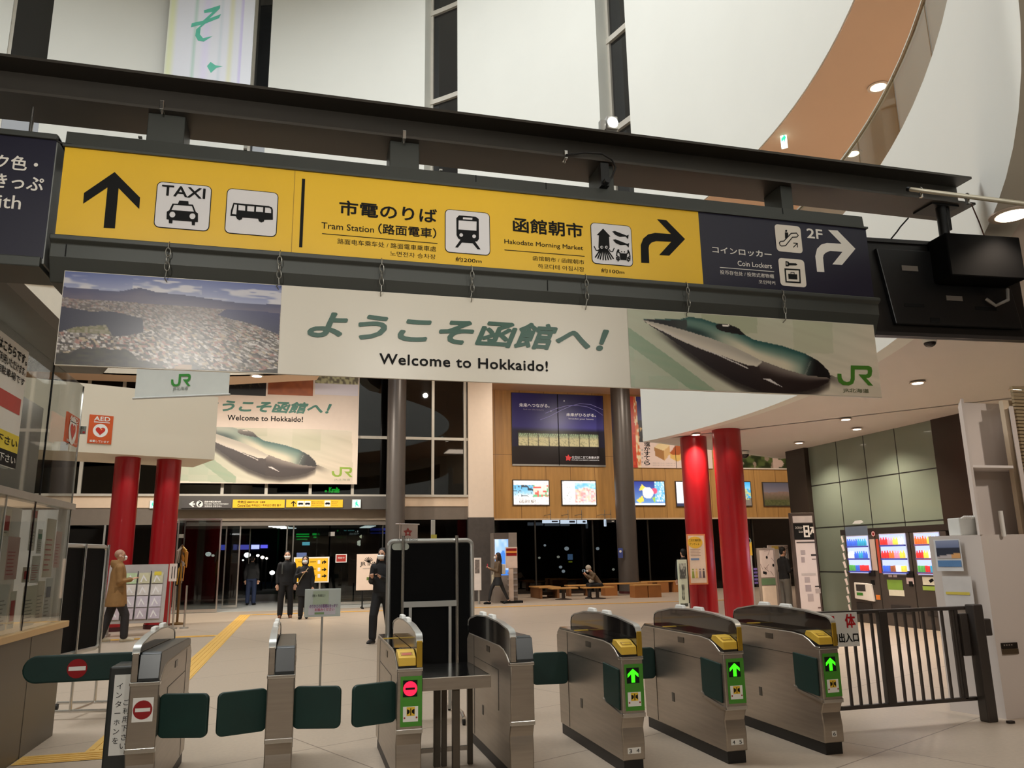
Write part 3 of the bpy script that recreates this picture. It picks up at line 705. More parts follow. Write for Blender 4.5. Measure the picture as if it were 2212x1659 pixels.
# ---------------------------------------------------------------- navy sign cut by the picture's left edge
nz0, nz1, nx = at(60, 556, y=YS).z, at(110, 303, y=YS).z, at(110, 430, y=YS).x
ns = thing('direction_sign', 'navy hanging sign with white writing beside the yellow sign, cut by the frame', 'sign', (nx-1.6, YS, nz0))
MB().box((nx-3.2, YS+.005, nz0-.03), (nx, YS+.3, nz1+.04)).build('sign_box', pm((130, 132, 130), .4, .3), ns, 0, .004)
SF.rect('navy_panel', NAVY, ns, (nx-3.19, nz0), (nx-.006, nz1), .0, .004)
MB().box((nx-3.2, YS-.03, nz0-.06), (nx-.01, YS+.3, nz0)).build('bottom_rail', HOUS, ns, 0, .006)
MB().box((nx-3.2, YS-.02, nz1), (nx+.0, YS+.3, nz1+.035)).build('top_rail', HOUS, ns, 0, .006)
q = at(69, 260, y=YS+.15); MB().cyl((q.x, YS+.15, nz1+.03), (q.x, YS+.15, zb0), .011, n=10).build('hanging_rod', CHROME, ns, 30)
SF.text('赤・白・ピンク色・', LET, ns, (-240, 310), (80, 372), bold=.02, d=.003, align='r')
SF.text('青・のきっぷ', LET, ns, (-130, 362), (92, 415), bold=.02, d=.003, align='r')
SF.text('ticket with', LET, ns, (-175, 405), (44, 453), bold=.008, d=.003, align='r')
mb = MB(); a, b = at(118, 301, y=YS), at(146, 308, y=YS); mb.tube([a, (a+b)/2+Vector((0, 0, -.012)), b+Vector((.02, .02, 0))], .006, 6); mb.build('cable', RUBBER, ns, 40)

# ---------------------------------------------------------------- floodlight, camera cable, pipe
q = at(1323, 268, y=YS+.02)
fl_ = thing('floodlight', 'small bright white floodlight standing on the steel beam', 'light', (q.x, YS+.06, zb1))
MB().box((q.x-.045, YS+.0, zb1+.02), (q.x+.035, YS+.1, zb1+.12)).build('lamp_body', pm((210, 210, 206), .4), fl_, 0, .006)
MB().ball((q.x-.005, YS+.0, zb1+.068), .04, (1, .35, 1)).build('lens', em((255, 252, 244), 14), fl_, 40)
MB().box((q.x-.09, YS+.02, zb1), (q.x-.05, YS+.06, zb1+.09)).box((q.x-.06, YS+.02, zb1), (q.x+.04, YS+.08, zb1+.022)).build('bracket', ALU, fl_)
sp = lamp('floodlight_lamp', 'SPOT', (q.x, YS-.06, zb1+.07), 45, (1, .99, .96), .04, aim=(q.x-.6, 0, 3.2), spot=2.4)
c0 = thing('cable_camera', 'small black camera and looping black cable fixed above the yellow sign', 'camera', tuple(at(1308, 392, y=YS)))
P = [at(a, b, y=YS-.02) for a, b in ((1222,335),(1262,330),(1300,332),(1322,345),(1330,362),(1322,382),(1312,396))]
MB().tube(P, .007, 8).build('cable', RUBBER, c0, 40)
a = at(1310, 392, y=YS-.02); MB().cyl((a.x, YS-.05, a.z), (a.x, YS+.03, a.z), .022).box((a.x-.03, YS+.0, a.z-.02), (a.x+.03, YS+.05, a.z+.15)).build('camera_body', BLACK, c0, 40)
pp = thing('conduit_pipe', 'pale metal conduit pipe clamped to the right end of the beam', 'pipe', tuple(at(2090, 424, y=YS-.3)))
a, b = at(1967, 409, y=YS-.06), at(2212, 440, y=3.86); dd = (b-a)
MB().cyl(a, a+dd*1.7, .0165).build('tube', pm((186, 176, 152), .4, .3), pp, 40)
MB().cyl(a-dd*.03, a, .019).build('end_cap', BLACK, pp, 40)
for px in (1991, 2101):
    c = a + dd*((px-1967)/245*.97)
    MB().tube([c+Vector((0, .022*math.cos(t), .022*math.sin(t))) for t in [2*math.pi*k/12 for k in range(12)]], .005, 6, 0, True).box((c.x-.011, c.y-.01, c.z-.058), (c.x+.011, c.y+.01, c.z-.018)).build('pipe_clamp', CHROME, pp, 40)

# ---------------------------------------------------------------- black monitor, seen from behind, right
mo = thing('monitor', 'large black display seen from behind, hanging from the right end of the beam', 'monitor', (4.8, 4.8, 3.1))
YM = 4.84; A, B = at(1878, 600, y=YM), at(2214, 640, y=YM-.1); A.z = B.z = 0
mf = FR((A.x, A.y, 0), B-A); L_ = (B-A).length
zt2, zb2 = at(2080, 526, y=YM-.06).z, at(2080, 730, y=YM-.06).z
mb = MB().prism([(0, zb2), (L_, zb2), (L_, zt2), (0, zt2)], mf, -.075, -.02); mb.build('display_back', pm((20, 18, 17), .35, 0, .1), mo, 0, .01)
MB().prism([(.17, zb2+.09), (L_-.08, zb2+.09), (L_-.17, zt2-.09), (.08, zt2-.09)], mf, -.02, .015).build('rear_cover', BLACK, mo, 0, .008)
for v in (zt2-.03, zb2+.0): MB().prism([(0, v), (L_, v), (L_, v+.03), (0, v+.03)], mf, -.02, .0).build('bezel', pm((40, 38, 38), .3), mo)
for u, v, w, h in ((.26, .23, .17, .027), (.88, .23, .19, .027), (.47, .11, .08, .04)): MB().prism([(u, zb2+v), (u+w, zb2+v), (u+w, zb2+v+h), (u, zb2+v+h)], mf, .01, .018).build('vent', INK, mo)
for a, b in (((1944, 575), (1980, 588)), ((2040, 640), (2076, 652))):
    u0, v0 = mf.px(*a); u1, v1 = mf.px(*b); mf.rect('rating_plate', pm((120, 112, 104), .4), mo, (u0, v1), (u1, v0), .02, .004)
ua, ub = mf.px(2003, 560)[0]-.03, L_-.16
MB().prism([(ua+.05, zb2+.43), (ub, zb2+.43), (ub, zt2-.01), (ua+.05, zt2-.01)], mf, .0, .2).build('mount_box', pm((8, 8, 9), .85, 0, .1, 6, 0, 0, .1), mo, 0, .012)
pc = mf.p(ua+.2, 0, .02)
mb = MB().cyl((pc.x, pc.y, zt2-.05), (pc.x, pc.y, zb0), .04, n=14).cyl((pc.x+.055, pc.y, zt2+.1), (pc.x+.055, pc.y, zb0), .02).box((pc.x-.13, pc.y-.05, zb0-.015), (pc.x+.13, pc.y+.15, zb0)); mb.build('pole', pm((16, 16, 18), .4, .2), mo, 30)
MB().tube([mf.p(ub-.04, zb2+.4, .05), mf.p(ub-.08, zb2+.3, .08), mf.p(ub-.17, zb2+.26, .05), mf.p(ub-.23, zb2+.32, .03)], .013, 8).build('cable', pm((160, 156, 150), .4), mo, 40)
MB().tube([at(1962, 471, y=4.8), at(1945, 490, y=4.8), at(1938, 500, y=4.82), at(1925, 516, y=4.84)], .006, 6).build('cable', RUBBER, mo, 40)
MB().tube([at(2098, 440, y=4.5), at(2115, 480, y=4.6), at(2128, 515, y=4.7), at(2134, 532, y=4.72)], .005, 6).build('cable', pm((90, 60, 50), .5), mo, 40)
# ================================================================= ticket gates
GY = 5.56
ENTRYGREEN = pm((70, 140, 42), .4, 0, .02)
GOLD = pm((206, 168, 62), .3, .75, .05)
READER = pm((222, 182, 66), .35, .1, .04)
COVER = pm((52, 56, 58), .3, 0, .06)
SMOKE = pm((24, 21, 20), .1, 0, .1, 3, 0, .6)
REFG = FR((0, 0, 0), (1, 0, 0))
GATE_L = 1.5
def gate(gx, side, kind, label, gy=GY):
    """side: the side of the tall cowl; kind: entry_green, entry_red or exit"""
    g = thing('ticket_gate', label, 'ticket gate', (gx, gy, 0), 0, 'ticket gates in a row')
    w = .085; X0, X1 = gx-w, gx+w
    YZ = FR((0, 0, 0), (0, 1, 0))         # profile plane, extruded along x
    P = lambda L: [(gy+a, b) for a, b in L]
    body = P([(.035,.085),(.03,.2),(.045,.3),(.02,.36),(.0,.385),(.0,.775),(.055,.79),(.12,.83),(.2,.86),(.34,.873),(1.42,.873),(1.5,.82),(1.5,.72),(1.47,.42),(1.45,.085)])
    mb = MB(); mb.prism(body, YZ, X0, X1); mb.build('body', STEEL, g, 30, .008)
    mb = MB().box((X0+.012, gy+.05, 0), (X1-.012, gy+1.44, .09)); mb.build('plinth', pm((26, 24, 23), .5, 0, .1), g)
    MB().box((X0-.003, gy-.008, .765), (X1+.003, gy+.05, .787)).build('upper_trim', CHROME, g, 0, .004); MB().box((X0-.002, gy-.006, .375), (X1+.002, gy+.03, .405)).build('lower_trim', CHROME, g, 0, .004)
    cx0, cx1 = (gx+.04, gx+w) if side > 0 else (gx-w, gx-.04)
    cw = [(.0,.78),(-.002,.955),(.012,.985),(.05,1.003),(.35,1.035),(.75,1.048),(1.1,1.035),(1.38,.995),(1.45,.97),(1.47,.93),(1.47,.868),(.3,.868),(.12,.83)]
    MB().prism(P(cw), YZ, cx0+.004, cx1-.004).build('cowl', SMOKE if kind != 'beige' else pm((150, 140, 128), .25, .3), g, 30, .004)
    rim = [(b, c) for b, c in cw[1:11]]
    mb = MB(); R = []
    for a, b in rim:
        y, z = gy+a, b; R.append([Vector((cx0, y, z-.006)), Vector((cx1, y, z-.006)), Vector((cx1, y, z+.005)), Vector((cx0, y, z+.005))])
    R[0] = [Vector((cx0, gy-.008, .95)), Vector((cx1, gy-.008, .95)), Vector((cx1, gy-.002, .965)), Vector((cx0, gy-.002, .965))]
    mb.rings(R); mb.build('cowl_rim', ALU, g, 40)
    ent = kind.startswith('entry')
    mb = MB().box((cx0+.003, gy-.012, .79), (cx1-.003, gy+.0, .96)); mb.build('front_strip', GOLD if ent else STEEL, g, 0, .004)
    for yy in (.62, .95):
        z = 1.045; mb = MB().prism([(gy+yy-.1, z-.02), (gy+yy-.07, z+.028), (gy+yy+.06, z+.028), (gy+yy+.1, z-.02)], YZ, (cx0+cx1)/2-.017, (cx0+cx1)/2+.017); mb.build('sensor_cap', PAPER, g, 0, .008)
    ox0, ox1 = (X0+.004, cx0) if side > 0 else (cx1, X1-.004)
    if ent:
        MB().prism(P([(.2,.862),(.34,.876),(1.4,.876),(1.49,.83),(1.49,.84),(1.41,.89),(.34,.886),(.2,.874)]), YZ, ox0, ox1).build('top_cover', GLOSSBLACK, g)
        MB().box((ox0, gy+1.0, .886), (ox1, gy+1.03, .892)).build('yellow_line', READER, g)
        MB().prism(P([(.16,.895),(.1,.893),(.03,.865),(.0,.855),(-.006,.802),(.01,.797),(.18,.86)]), YZ, ox0+.004, ox1).build('reader', READER, g, 0, .004)
        MB().prism(P([(-.002,.80),(.0,.785),(.04,.785),(.2,.852),(.2,.868)]), YZ, ox0+.002, ox1).build('reader_base', BLACK, g)
        rd = [c for c in g.children if c.name.startswith('reader') and 'base' not in c.name][0]
        fr = FR((gx, gy+.016, .8605), (1, 0, 0), (0, .07, .028)); u0, u1 = ox0-gx+.025, ox1-gx-.022
        fr.stroke('slot_rim', pm((150, 112, 40), .4), rd, [(u0, .012), (u1, .012), (u1, .05), (u0, .05)], .005, .002, px=False, closed=True)
        fr.rect('slot_window', pm((214, 174, 60), .2) if kind != 'entry_red' else em((190, 90, 70), .8), rd, (u0+.006, .018), (u1-.006, .044), .002)
        fr = FR((gx, gy-.004, .80), (1, 0, 0), (0, .006, .053)); fr.rect('light_window', pm((160, 120, 44), .3), rd, ((u0+u1)/2-.014, .015), ((u0+u1)/2+.014, .04), .002)
        gp = REFG_rect('front_panel', ENTRYGREEN, g, gx-.062, gx+.082, .42, .735, gy)
        REFG_rect('display', INK, g, gx-.046, gx+.05, .605, .71, gy, .003)
        fr = FR((gx, gy, 0), (1, 0, 0)); cc = (gx*0+.002, .657)
        if kind == 'entry_green':
            fr.poly('arrow', em((60, 255, 20), 1.6), g, [[(u+.002, v) for u, v in [(0,.704),(.042,.668),(.042,.644),(.014,.668),(.014,.61),(-.014,.61),(-.014,.668),(-.042,.644),(-.042,.668)]]], .006, px=False)
        else:
            fr.poly('stop_disc', em((255, 30, 70), 1.5), g, [disc(.002, .657, .047), [(-.03, .65), (.034, .65), (.034, .664), (-.03, .664)]], .006, px=False)
        st = REFG_rect('sticker', PAPER, g, gx-.044, gx+.056, .45, .545, gy, .003)
        REFG_rect('warning_panel', pm((232, 190, 50), .4), st, gx-.02, gx+.034, .487, .541, gy, .005)
        fr.poly('closing_gate_mark', INK, st, [[(-.018,.53),(.0,.522),(.0,.506),(-.018,.495)], [(.032,.53),(.014,.522),(.014,.506),(.032,.495)], [(.004,.534),(.01,.534),(.01,.49),(.004,.49)]], .006, px=False)
        for u in (-.034, .046): fr.poly('dot', RED, st, [disc(u, .475, .006)], .006, px=False)
    else:
        MB().prism(P([(-.004,.797),(.004,.81),(.035,.948),(.06,.958),(1.3,.93),(1.44,.915),(1.46,.868),(.2,.86),(.05,.79)]), YZ, ox0, ox1).build('top_cover', COVER, g, 0, .006)
        MB().prism(P([(-.008,.79),(.0,.81),(.03,.945),(.02,.948),(-.014,.808),(-.014,.79)]), YZ, ox0, ox1+.0).build('blank_panel', pm((44, 48, 50), .3, 0, .05), g, 0, .003)
    # side details
    for sx in (X0-.0015, X1+.0015):
        mb = MB()
        for (ya, za, yb_, zb__) in ((1.2,.1,1.2,.86), (.35,.70,1.2,.74), (.35,.42,.35,.70), (1.2,.5,1.47,.52)):
            mb.box((sx-.001, gy+min(ya,yb_)-.002, min(za,zb__)-.002), (sx+.001, gy+max(ya,yb_)+.002, min(za,zb__)+.002 if ya != yb_ else max(za,zb__)))
        mb.build('panel_seam', pm((70, 66, 60), .5, .5), g)
        MB().box((sx-.002, gy+.62, .79), (sx+.002, gy+.73, .835)).build('recessed_handle', pm((92, 86, 78), .3, .8), g, 0, .002)
        MB().box((sx-.002, gy+.86, .3), (sx+.002, gy+.9, .37)).build('socket_plate', pm((84, 80, 72), .4, .5), g)
    return g
def REFG_rect(name, m, par, xa, xb, za, zb_, gy, d=.0015):
    return FR((0, gy, 0), (1, 0, 0)).rect(name, m, par, (xa, za), (xb, zb_), d+.0005, .002)
def flap(g, gx, side, ydist, rot, ln=.31, z0=.44, z1=.70, gy=GY):
    """a padded green wing hinged on the side of a gate"""
    hx = gx + side*.085; a = math.radians(rot)
    u = Vector((side*math.cos(a), -math.sin(a), 0)); fr = FR((hx, gy+ydist, 0), u) if side > 0 else FR((hx, gy+ydist, 0), -u)
    P = rrect(0, z0, ln, z1, .035); P = P if side > 0 else [(-x, z) for x, z in P]
    return MB().prism(P, fr, -.016, .016).build('flap', FLAP, g, 0, .006)
GX = [at(345, 1470, y=GY).x-.085, at(637, 1460, y=GY).x-.085, at(913, 1440, y=GY).x-.085, at(1153, 1437, y=GY).x-.085, at(1388, 1420, y=GY).x-.085, at(1605, 1410, y=GY).x-.085, at(1810, 1400, y=GY).x-.085]
g1 = gate(GX[0], -1, 'exit', 'stainless ticket gate with a red no-entry sticker, next to the long green arm')
g2 = gate(GX[1], -1, 'exit', 'narrow stainless ticket gate with green flaps stretched out to both sides')
g3 = gate(GX[2], 1, 'entry_red', 'ticket gate with a lit red no-entry disc and yellow reader')
g4 = gate(GX[3], -1, 'exit', 'ticket gate with a tall black glossy cowl beside the steel table')
g5 = gate(GX[4], 1, 'entry_green', 'ticket gate lit with a green arrow, nearest the black cowl gate by the table')
g6 = gate(GX[5], 1, 'entry_green', 'middle one of the three ticket gates lit with green arrows')
g7 = gate(GX[6], 1, 'entry_green', 'ticket gate lit with a green arrow, nearest the dark railing')
flap(g1, GX[0], 1, .09, 17); flap(g2, GX[1], -1, .09, 20); flap(g2, GX[1], 1, .09, 17); flap(g3, GX[2], -1, .09, 20)
for g, gx in ((g5, GX[4]), (g6, GX[5]), (g7, GX[6])):
    flap(g, gx, -1, 1.22, -4)
    fr = FR((gx-.085, GY, 0), (0, -1, 0)); MB().prism([(-.34,.47),(-.3,.44),(-.04,.42),(-.03,.70),(-.34,.715)], fr, 0, .012).build('folded_flap', FLAP, g, 0, .005)
    MB().prism([(-.36,.44),(-.3,.42),(-.01,.38),(-.01,.4),(-.3,.44),(-.36,.46)], fr, 0, .016).build('flap_ledge', STEEL, g)
for g, gx, s_ in ((g5, GX[4], '3 4'), (g6, GX[5], '4 5'), (g7, GX[6], '6')):
    fr = FR((gx, GY+.032, 0), (1, 0, 0)); n = len(s_)
    fr.rect('number_label', PAPER, g, (-.05 if n > 1 else -.02, .13), (.05 if n > 1 else .02, .17), .002, .001)
    
    for k, ch in enumerate(s_.split()): fr.text(ch, INK, g, ((-.04+.056*k) if n > 1 else -.012, .162), ((-.018+.056*k) if n > 1 else .012, .136), px=False, d=.004)
# no-entry sticker on the first gate, its side housing, and the long arm
fr = FR((GX[0], GY, 0), (1, 0, 0))
fr.rect('sticker', PAPER, g1, (-.058, .555), (.06, .695), .003, .002)
fr.poly('no_entry_mark', RED, g1, [disc(.001, .625, .055), [(-.042, .614), (.044, .614), (.044, .636), (-.042, .636)]], .006, px=False)
hx1 = GX[0]-.09; HD = pm((46, 48, 46), .4, 0, .05)
MB().box((hx1-.16, GY+.22, 0), (hx1, GY+.52, .86)).build('arm_housing', HD, g1, 0, .012)
fr = FR((hx1-.08, GY+.22, 0), (1, 0, 0))
fr.rect('notice_strip', PAPER, g1, (-.045, .33), (.068, .81), .003, .002)
for k, ch in enumerate('ご利用下さい'): fr.text(ch, INK, g1, (.018, .66-k*.052), (.054, .625-k*.052), px=False, d=.005, keep=True)
for k, ch in enumerate('インターホンを'): fr.text(ch, INK, g1, (-.028, .76-k*.054), (.006, .722-k*.054), px=False, d=.005, keep=True)
ya_ = GY+.56; fr = FR((0, ya_, 0), (1, 0, 0))
A, B = fr.px(47, 1446), fr.px(290, 1440); zc = (A[1]+B[1])/2; hh = .088
MB().prism(disc(A[0]+hh, zc, hh, hh, 12, 90, 270) + [(hx1, zc-hh), (hx1, zc+hh)], fr, -.035, 0).build('barrier_arm', FLAP, g1, 0, .012)
uc = fr.px(167, 1444); fr.poly('no_entry_mark', RED, g1, [disc(uc[0], uc[1], .062), [(uc[0]-.052, uc[1]-.013), (uc[0]+.052, uc[1]-.013), (uc[0]+.052, uc[1]+.013), (uc[0]-.052, uc[1]+.013)]], .004, px=False)
fr.rect('white_bar', PAPER, g1, (uc[0]-.052, uc[1]-.013), (uc[0]+.052, uc[1]+.013), .004)

# steel table blocking the lane between the third and fourth gates
ty = GY+.1; a, b = at(912, 1476, y=ty), at(1060, 1474, y=ty); tz = at(985, 1462, y=ty).z; tb = at(985, 1489, y=ty).z
tb_ = thing('steel_table', 'small dark-topped table with brushed steel edge closing the lane between two gates', 'table', ((a.x+b.x)/2, ty+.3, 0))
MB().box((a.x, ty+.005, tz-.02), (b.x, ty+.75, tz)).build('tabletop', GLOSSBLACK, tb_)
MB().box((a.x, ty-.01, tb), (b.x, ty+.008, tz+.002)).box((a.x, ty, tb), (a.x+.01, ty+.75, tz)).box((b.x-.01, ty, tb), (b.x, ty+.75, tz)).build('apron', STEEL, tb_, 0, .003)
for px, yy in ((945, .55), (986, .02)):
    x = at(px, 1560, y=ty+yy).x; MB().box((x-.025, ty+yy, 0), (x+.025, ty+yy+.05, tb)).build('leg', pm((92, 84, 74), .35, .6), tb_, 0, .004)
for px, yy in ((1016, .55), (960, .55)):
    x = at(px, 1560, y=ty+yy).x; MB().box((x-.02, ty+yy, 0), (x+.02, ty+yy+.04, tb)).build('leg', pm((92, 84, 74), .35, .6), tb_, 0, .004)
x0_, x1_ = at(945, 1560, y=ty+.55).x, at(1016, 1560, y=ty+.55).x
MB().box((a.x, ty+.56, .1), (x1_, ty+.585, .13)).build('stretcher', STEEL, tb_)

# ---------------------------------------------------------------- dark railing with the group-entrance board
RY = 6.25; RF = FR((0, RY, 0), (1, 0, 0)); RAIL = pm((74, 68, 64), .38, .4, .05)
rzt = RF.px(1980, 1316)[1]; rzb = RF.px(1980, 1518)[1]
xA, xB = 4.17, RF.px(2100, 1420)[0]
rl = thing('railing', 'dark metal railing with upright bars closing the passage beside the last gate', 'railing', (5, RY, 0))
MB().box((xA, RY-.025, rzt-.02), (xB, RY+.025, rzt+.012)).build('top_rail', RAIL, rl, 0, .006)
MB().box((xA, RY-.02, rzb-.016), (xB, RY+.02, rzb+.016)).build('bottom_rail', RAIL, rl, 0, .004)
for px in (1831, 1851, 1871, 1892, 1946, 1966, 1986, 2006, 2027, 2047, 2067):
    x = RF.px(px, 1430)[0]; MB().box((x-.01, RY-.01, rzb), (x+.01, RY+.01, rzt)).build('bar', RAIL, rl)
for x in (xA+.02, xA+.1): MB().box((x-.01, RY-.01, rzb), (x+.01, RY+.01, rzt)).build('bar', RAIL, rl)
x = RF.px(1915, 1430)[0]; MB().box((x-.042, RY-.03, rzb), (x+.042, RY+.03, rzt)).build('middle_post', RAIL, rl, 0, .006)
x = RF.px(2076, 1430)[0]; MB().box((x-.02, RY-.02, rzb), (x+.02, RY+.02, rzt)).build('gate_stile', RAIL, rl, 0, .004)
x = xB+.03; MB().box((x-.06, RY-.12, 0), (x+.05, RY-.02, rzt+.03)).build('end_post', RAIL, rl, 0, .01)
MB().box((x+.05, RY-.1, rzt-.25), (x+.14, RY-.03, rzt-.1)).build('latch', RAIL, rl, 0, .01)
MB().box((x-.15, RY-.05, rzt-.42), (x-.06, RY-.02, rzt-.05)).build('lock_plate', RAIL, rl, 0, .006)
RF2 = FR((0, RY-.03, 0), (1, 0, 0)); A, B = RF2.px(1772, 1325), RF2.px(1858, 1395)
bd = thing('notice_board', 'white board with red and black writing hung on the dark railing', 'sign', (A[0], RY-.04, B[1]))
RF2.rect('board', PAPER, bd, (A[0]-.12, B[1]), (B[0], A[1]), .0, .008)
RR = pm((196, 24, 34), .4); zt_, zm = A[1], B[1]
RF2.text('団', RR, bd, (1783, 1332), (1803, 1354), bold=.03, d=.003); RF2.text('体', RR, bd, (1824, 1327), (1848, 1355), bold=.03, d=.003)
RF2.text('専用出入口', INK, bd, (1780, 1370), (1855, 1386), bold=.03, d=.003)

# ---------------------------------------------------------------- black partition boards
def frame_board(t, fr, u0, u1, z0, z1, r=.05, m=None):
    MB().prism(rrect(u0+.02, z0+.02, u1-.02, z1-.02, .02), fr, -.02, .004).build('panel', m or pm((6, 6, 7), .75, 0, .2, 6, 0, 0, .15), t)
    mb = MB(); P = rrect(u0+.02, z0+.02, u1-.02, z1-.02, r); mb.tube([fr.p(u, v, 0) for u, v in P], .024, 8, 0, True); mb.build('frame', ALU, t, 40)
BY = 8.0; BF = FR((0, BY, 0), (1, 0, 0))
A = BF.px(836, 1165); B = BF.px(1023, 1164); zt_ = A[1]
cb = thing('partition_board', 'tall black partition board with aluminium frame standing behind the lit red gate', 'board', ((A[0]+B[0])/2, BY, 0))
frame_board(cb, BF, A[0], B[0], .38, zt_)
for px in (869, 985):
    u = BF.px(px, 1240)[0]; MB().cyl((u, BY-.045, .04), (u, BY-.045, zt_+.03), .017, n=10).build('upright', CHROME, cb, 40)
    MB().tube([(u, BY-.4, .06), (u, BY-.3, .09), (u, BY+.3, .09), (u, BY+.4, .06)], .018, 8).build('foot', CHROME, cb, 40)
    for s_ in (-.38, .38): MB().cyl((u-.012, BY+s_, .03), (u+.012, BY+s_, .03), .03).build('caster', RUBBER, cb, 40)
zc_ = BF.px(925, 1304)[1]; u0, u1 = BF.px(869, 1300)[0], BF.px(985, 1300)[0]
BF.rect('cross_rail', ALU, cb, (u0, zc_-.028), (u1, zc_+.028), .06, .02, .003)
for px in (884, 970): 
    u = BF.px(px, 1400)[0]; MB().box((u-.014, BY-.055, .09), (u+.014, BY-.03, zc_)).build('brace', ALU, cb)
u, v = BF.px(865, 1181); BF.poly('label', pm((176, 180, 168), .4), cb, [rrect(u-.085, v-.032, u+.085, v+.032, .03)], .007, px=False)
u, v = BF.px(880, 1166); BF.text('PICTURE BOARD', INK, cb, (u-.1, v+.012), (u+.1, v-.012), px=False, d=.03)
# left partition board on casters
a, b = at(213, 1403, z=.45), at(131, 1424, z=.45)
a = Vector((-2.03, 9.75, 0)); 
d = ray(227, 1290); k = a.y/d.y
lb0 = at(220, 1300, y=9.75); lb1 = at(126, 1300, y=8.85)
LF = FR((lb1.x, lb1.y, 0), (lb0.x-lb1.x, lb0.y-lb1.y, 0)); W_ = (Vector((lb0.x, lb0.y))-Vector((lb1.x, lb1.y))).length
ztl = LF.px(226, 1177)[1]; zbl = LF.px(212, 1402)[1]
lb = thing('partition_board', 'tall black partition board on casters beside the ticket office window', 'board', (lb0.x, lb0.y, 0))
frame_board(lb, LF, 0, W_, zbl, ztl)
for u in (W_*.42, W_-.02):
    p = LF.p(u, 0, .03); MB().cyl((p.x, p.y, .06), (p.x, p.y, ztl), .014, n=10).build('upright', CHROME, lb, 40)
    q0, q1 = LF.p(u, 0, .42), LF.p(u, 0, -.36)
    MB().tube([q0+Vector((0, 0, .075)), q1+Vector((0, 0, .075))], .016, 8).build('foot', CHROME, lb, 40)
    for q in (q0, q1): MB().cyl(q+Vector((-.012, 0, .034)), q+Vector((.012, 0, .034)), .034).build('caster', RUBBER, lb, 40)
p0, p1 = LF.p(W_*.42, .075, .03), LF.p(W_-.02, .075, .03); MB().tube([p0, p1], .014, 8).build('stretcher', CHROME, lb, 40)
# ================================================================= third-floor band at the left and its soffit
zf3 = oncirc(262, 807).z; zt3 = oncirc(125, 577).z
mb = MB(); curved(mb, 63, 128, RAD-.02, RAD+.2, zf3, zt3); struct(mb.build('trim_13', pm((216, 206, 188), .55, 0, .02), None, 30))
mb = MB(); curved(mb, 63, 128, RAD-.1, RAD-.03, oncirc(125, 618).z, oncirc(125, 611).z); struct(mb.build('trim_14', pm((240, 226, 200), .5), None, 30))
a, b = at(480, 832, z=zf3), at(684, 821, z=zf3)
mb = MB(); mb.prism(arc(63, 128, RAD) + [(-17, a.y), (a.x, a.y), (b.x, b.y)], FR((0, 0, zf3), (1, 0, 0), (0, 1, 0)), 0, .2); struct(mb.build('ceiling_left', TAN))

# ================================================================= ticket office at the left
OX = -2.11; OF = FR((OX, 0, 0), (0, 1, 0))
OLIVE = pm((96, 88, 76), .45, .1, .03, 1.5); GREYP = pm((142, 138, 132), .5, 0, .02, .8)
yend = 8.45
ct = thing('service_counter', 'long grey ticket office counter with a light wooden ledge', 'counter', (OX-.3, 7, 0))
MB().box((OX-.7, 2, 0), (OX, yend-.02, .94)).build('front_panel', OLIVE, ct)
for px, py in ((55, 1500),):
    u = OF.px(px, py)[0]; OF.rect('seam', INK, ct, (u-.004, .0), (u+.004, .94), .002)
MB().box((OX-.75, 2, .94), (OX+.035, yend+.03, .995)).build('ledge', pm((206, 170, 118), .4, 0, .1, 2, 0, 0, None, 0, None, (2, .2, 2)), ct, 0, .006)
zh0, zh1 = OF.px(75, 1083)[1], OF.px(75, 1068)[1]
OG = glass((236, 238, 236), .6, .95)
ys_ = [2.0, OF.px(8, 1150)[0], OF.px(64, 1220)[0], 8.32]
for k in range(3):
    w = bx('window_%d' % (9+k), (OX-.012, ys_[k]+.006, 1.0), (OX-.004, ys_[k+1]-.006, zh0), OG); struct(w)
    bx('edge', (OX-.014, ys_[k+1]-.006, 1.0), (OX-.002, ys_[k+1]+.004, zh0), INK if k == 1 else ALU, w)
struct(bx('trim_15', (OX-.1, 2, zh0), (OX+.02, 8.36, zh1), pm((176, 172, 166), .4, .4)))
yg = OF.px(104, 920)[0]
w = bx('window_12', (OX-.012, 2, zh1), (OX-.004, yg-.004, 3.2), OG); struct(w); bx('edge', (OX-.014, yg-.004, zh1), (OX-.0, yg+.006, 3.2), INK, w)
w = bx('window_13', (OX-.012, yg+.01, zh1), (OX-.004, 8.32, 3.2), OG); struct(w); bx('edge', (OX-.013, 8.31, zh1), (OX-.0, 8.32, 3.2), CHROME, w)
# inside of the office: back wall and a grey bulkhead behind the upper panes
struct(bx('wall_office', (OX-2.6, 2, 0), (OX-2.5, 8.4, 3.2), pm((196, 192, 186), .6)))
struct(bx('wall_office_end', (OX-2.6, 8.5, 0), (OX-.06, 8.54, 2.02), pm((190, 186, 180), .6)))
struct(bx('trim_16', (OX-.34, 2, zh1+.02), (OX-.3, 8.2, OF.px(120, 850)[1]), GREYP))
struct(bx('wall_office_front', (OX-.08, 8.2, 1.0), (OX-.05, 8.36, zh0), pm((205, 203, 198), .5)))
lamp('office_lamp', 'AREA', (OX-.17, 6.6, 3.17), 16, (1, .97, .92), .2, 3); lamp('office_lamp', 'AREA', (OX-1.4, 6.4, 3.15), 70, (1, .97, .92), 1.5)
struct(bx('wall_office_side', (OX-.42, 6.0, 1.0), (OX-.38, 8.2, zh0), pm((206, 202, 196), .6)))
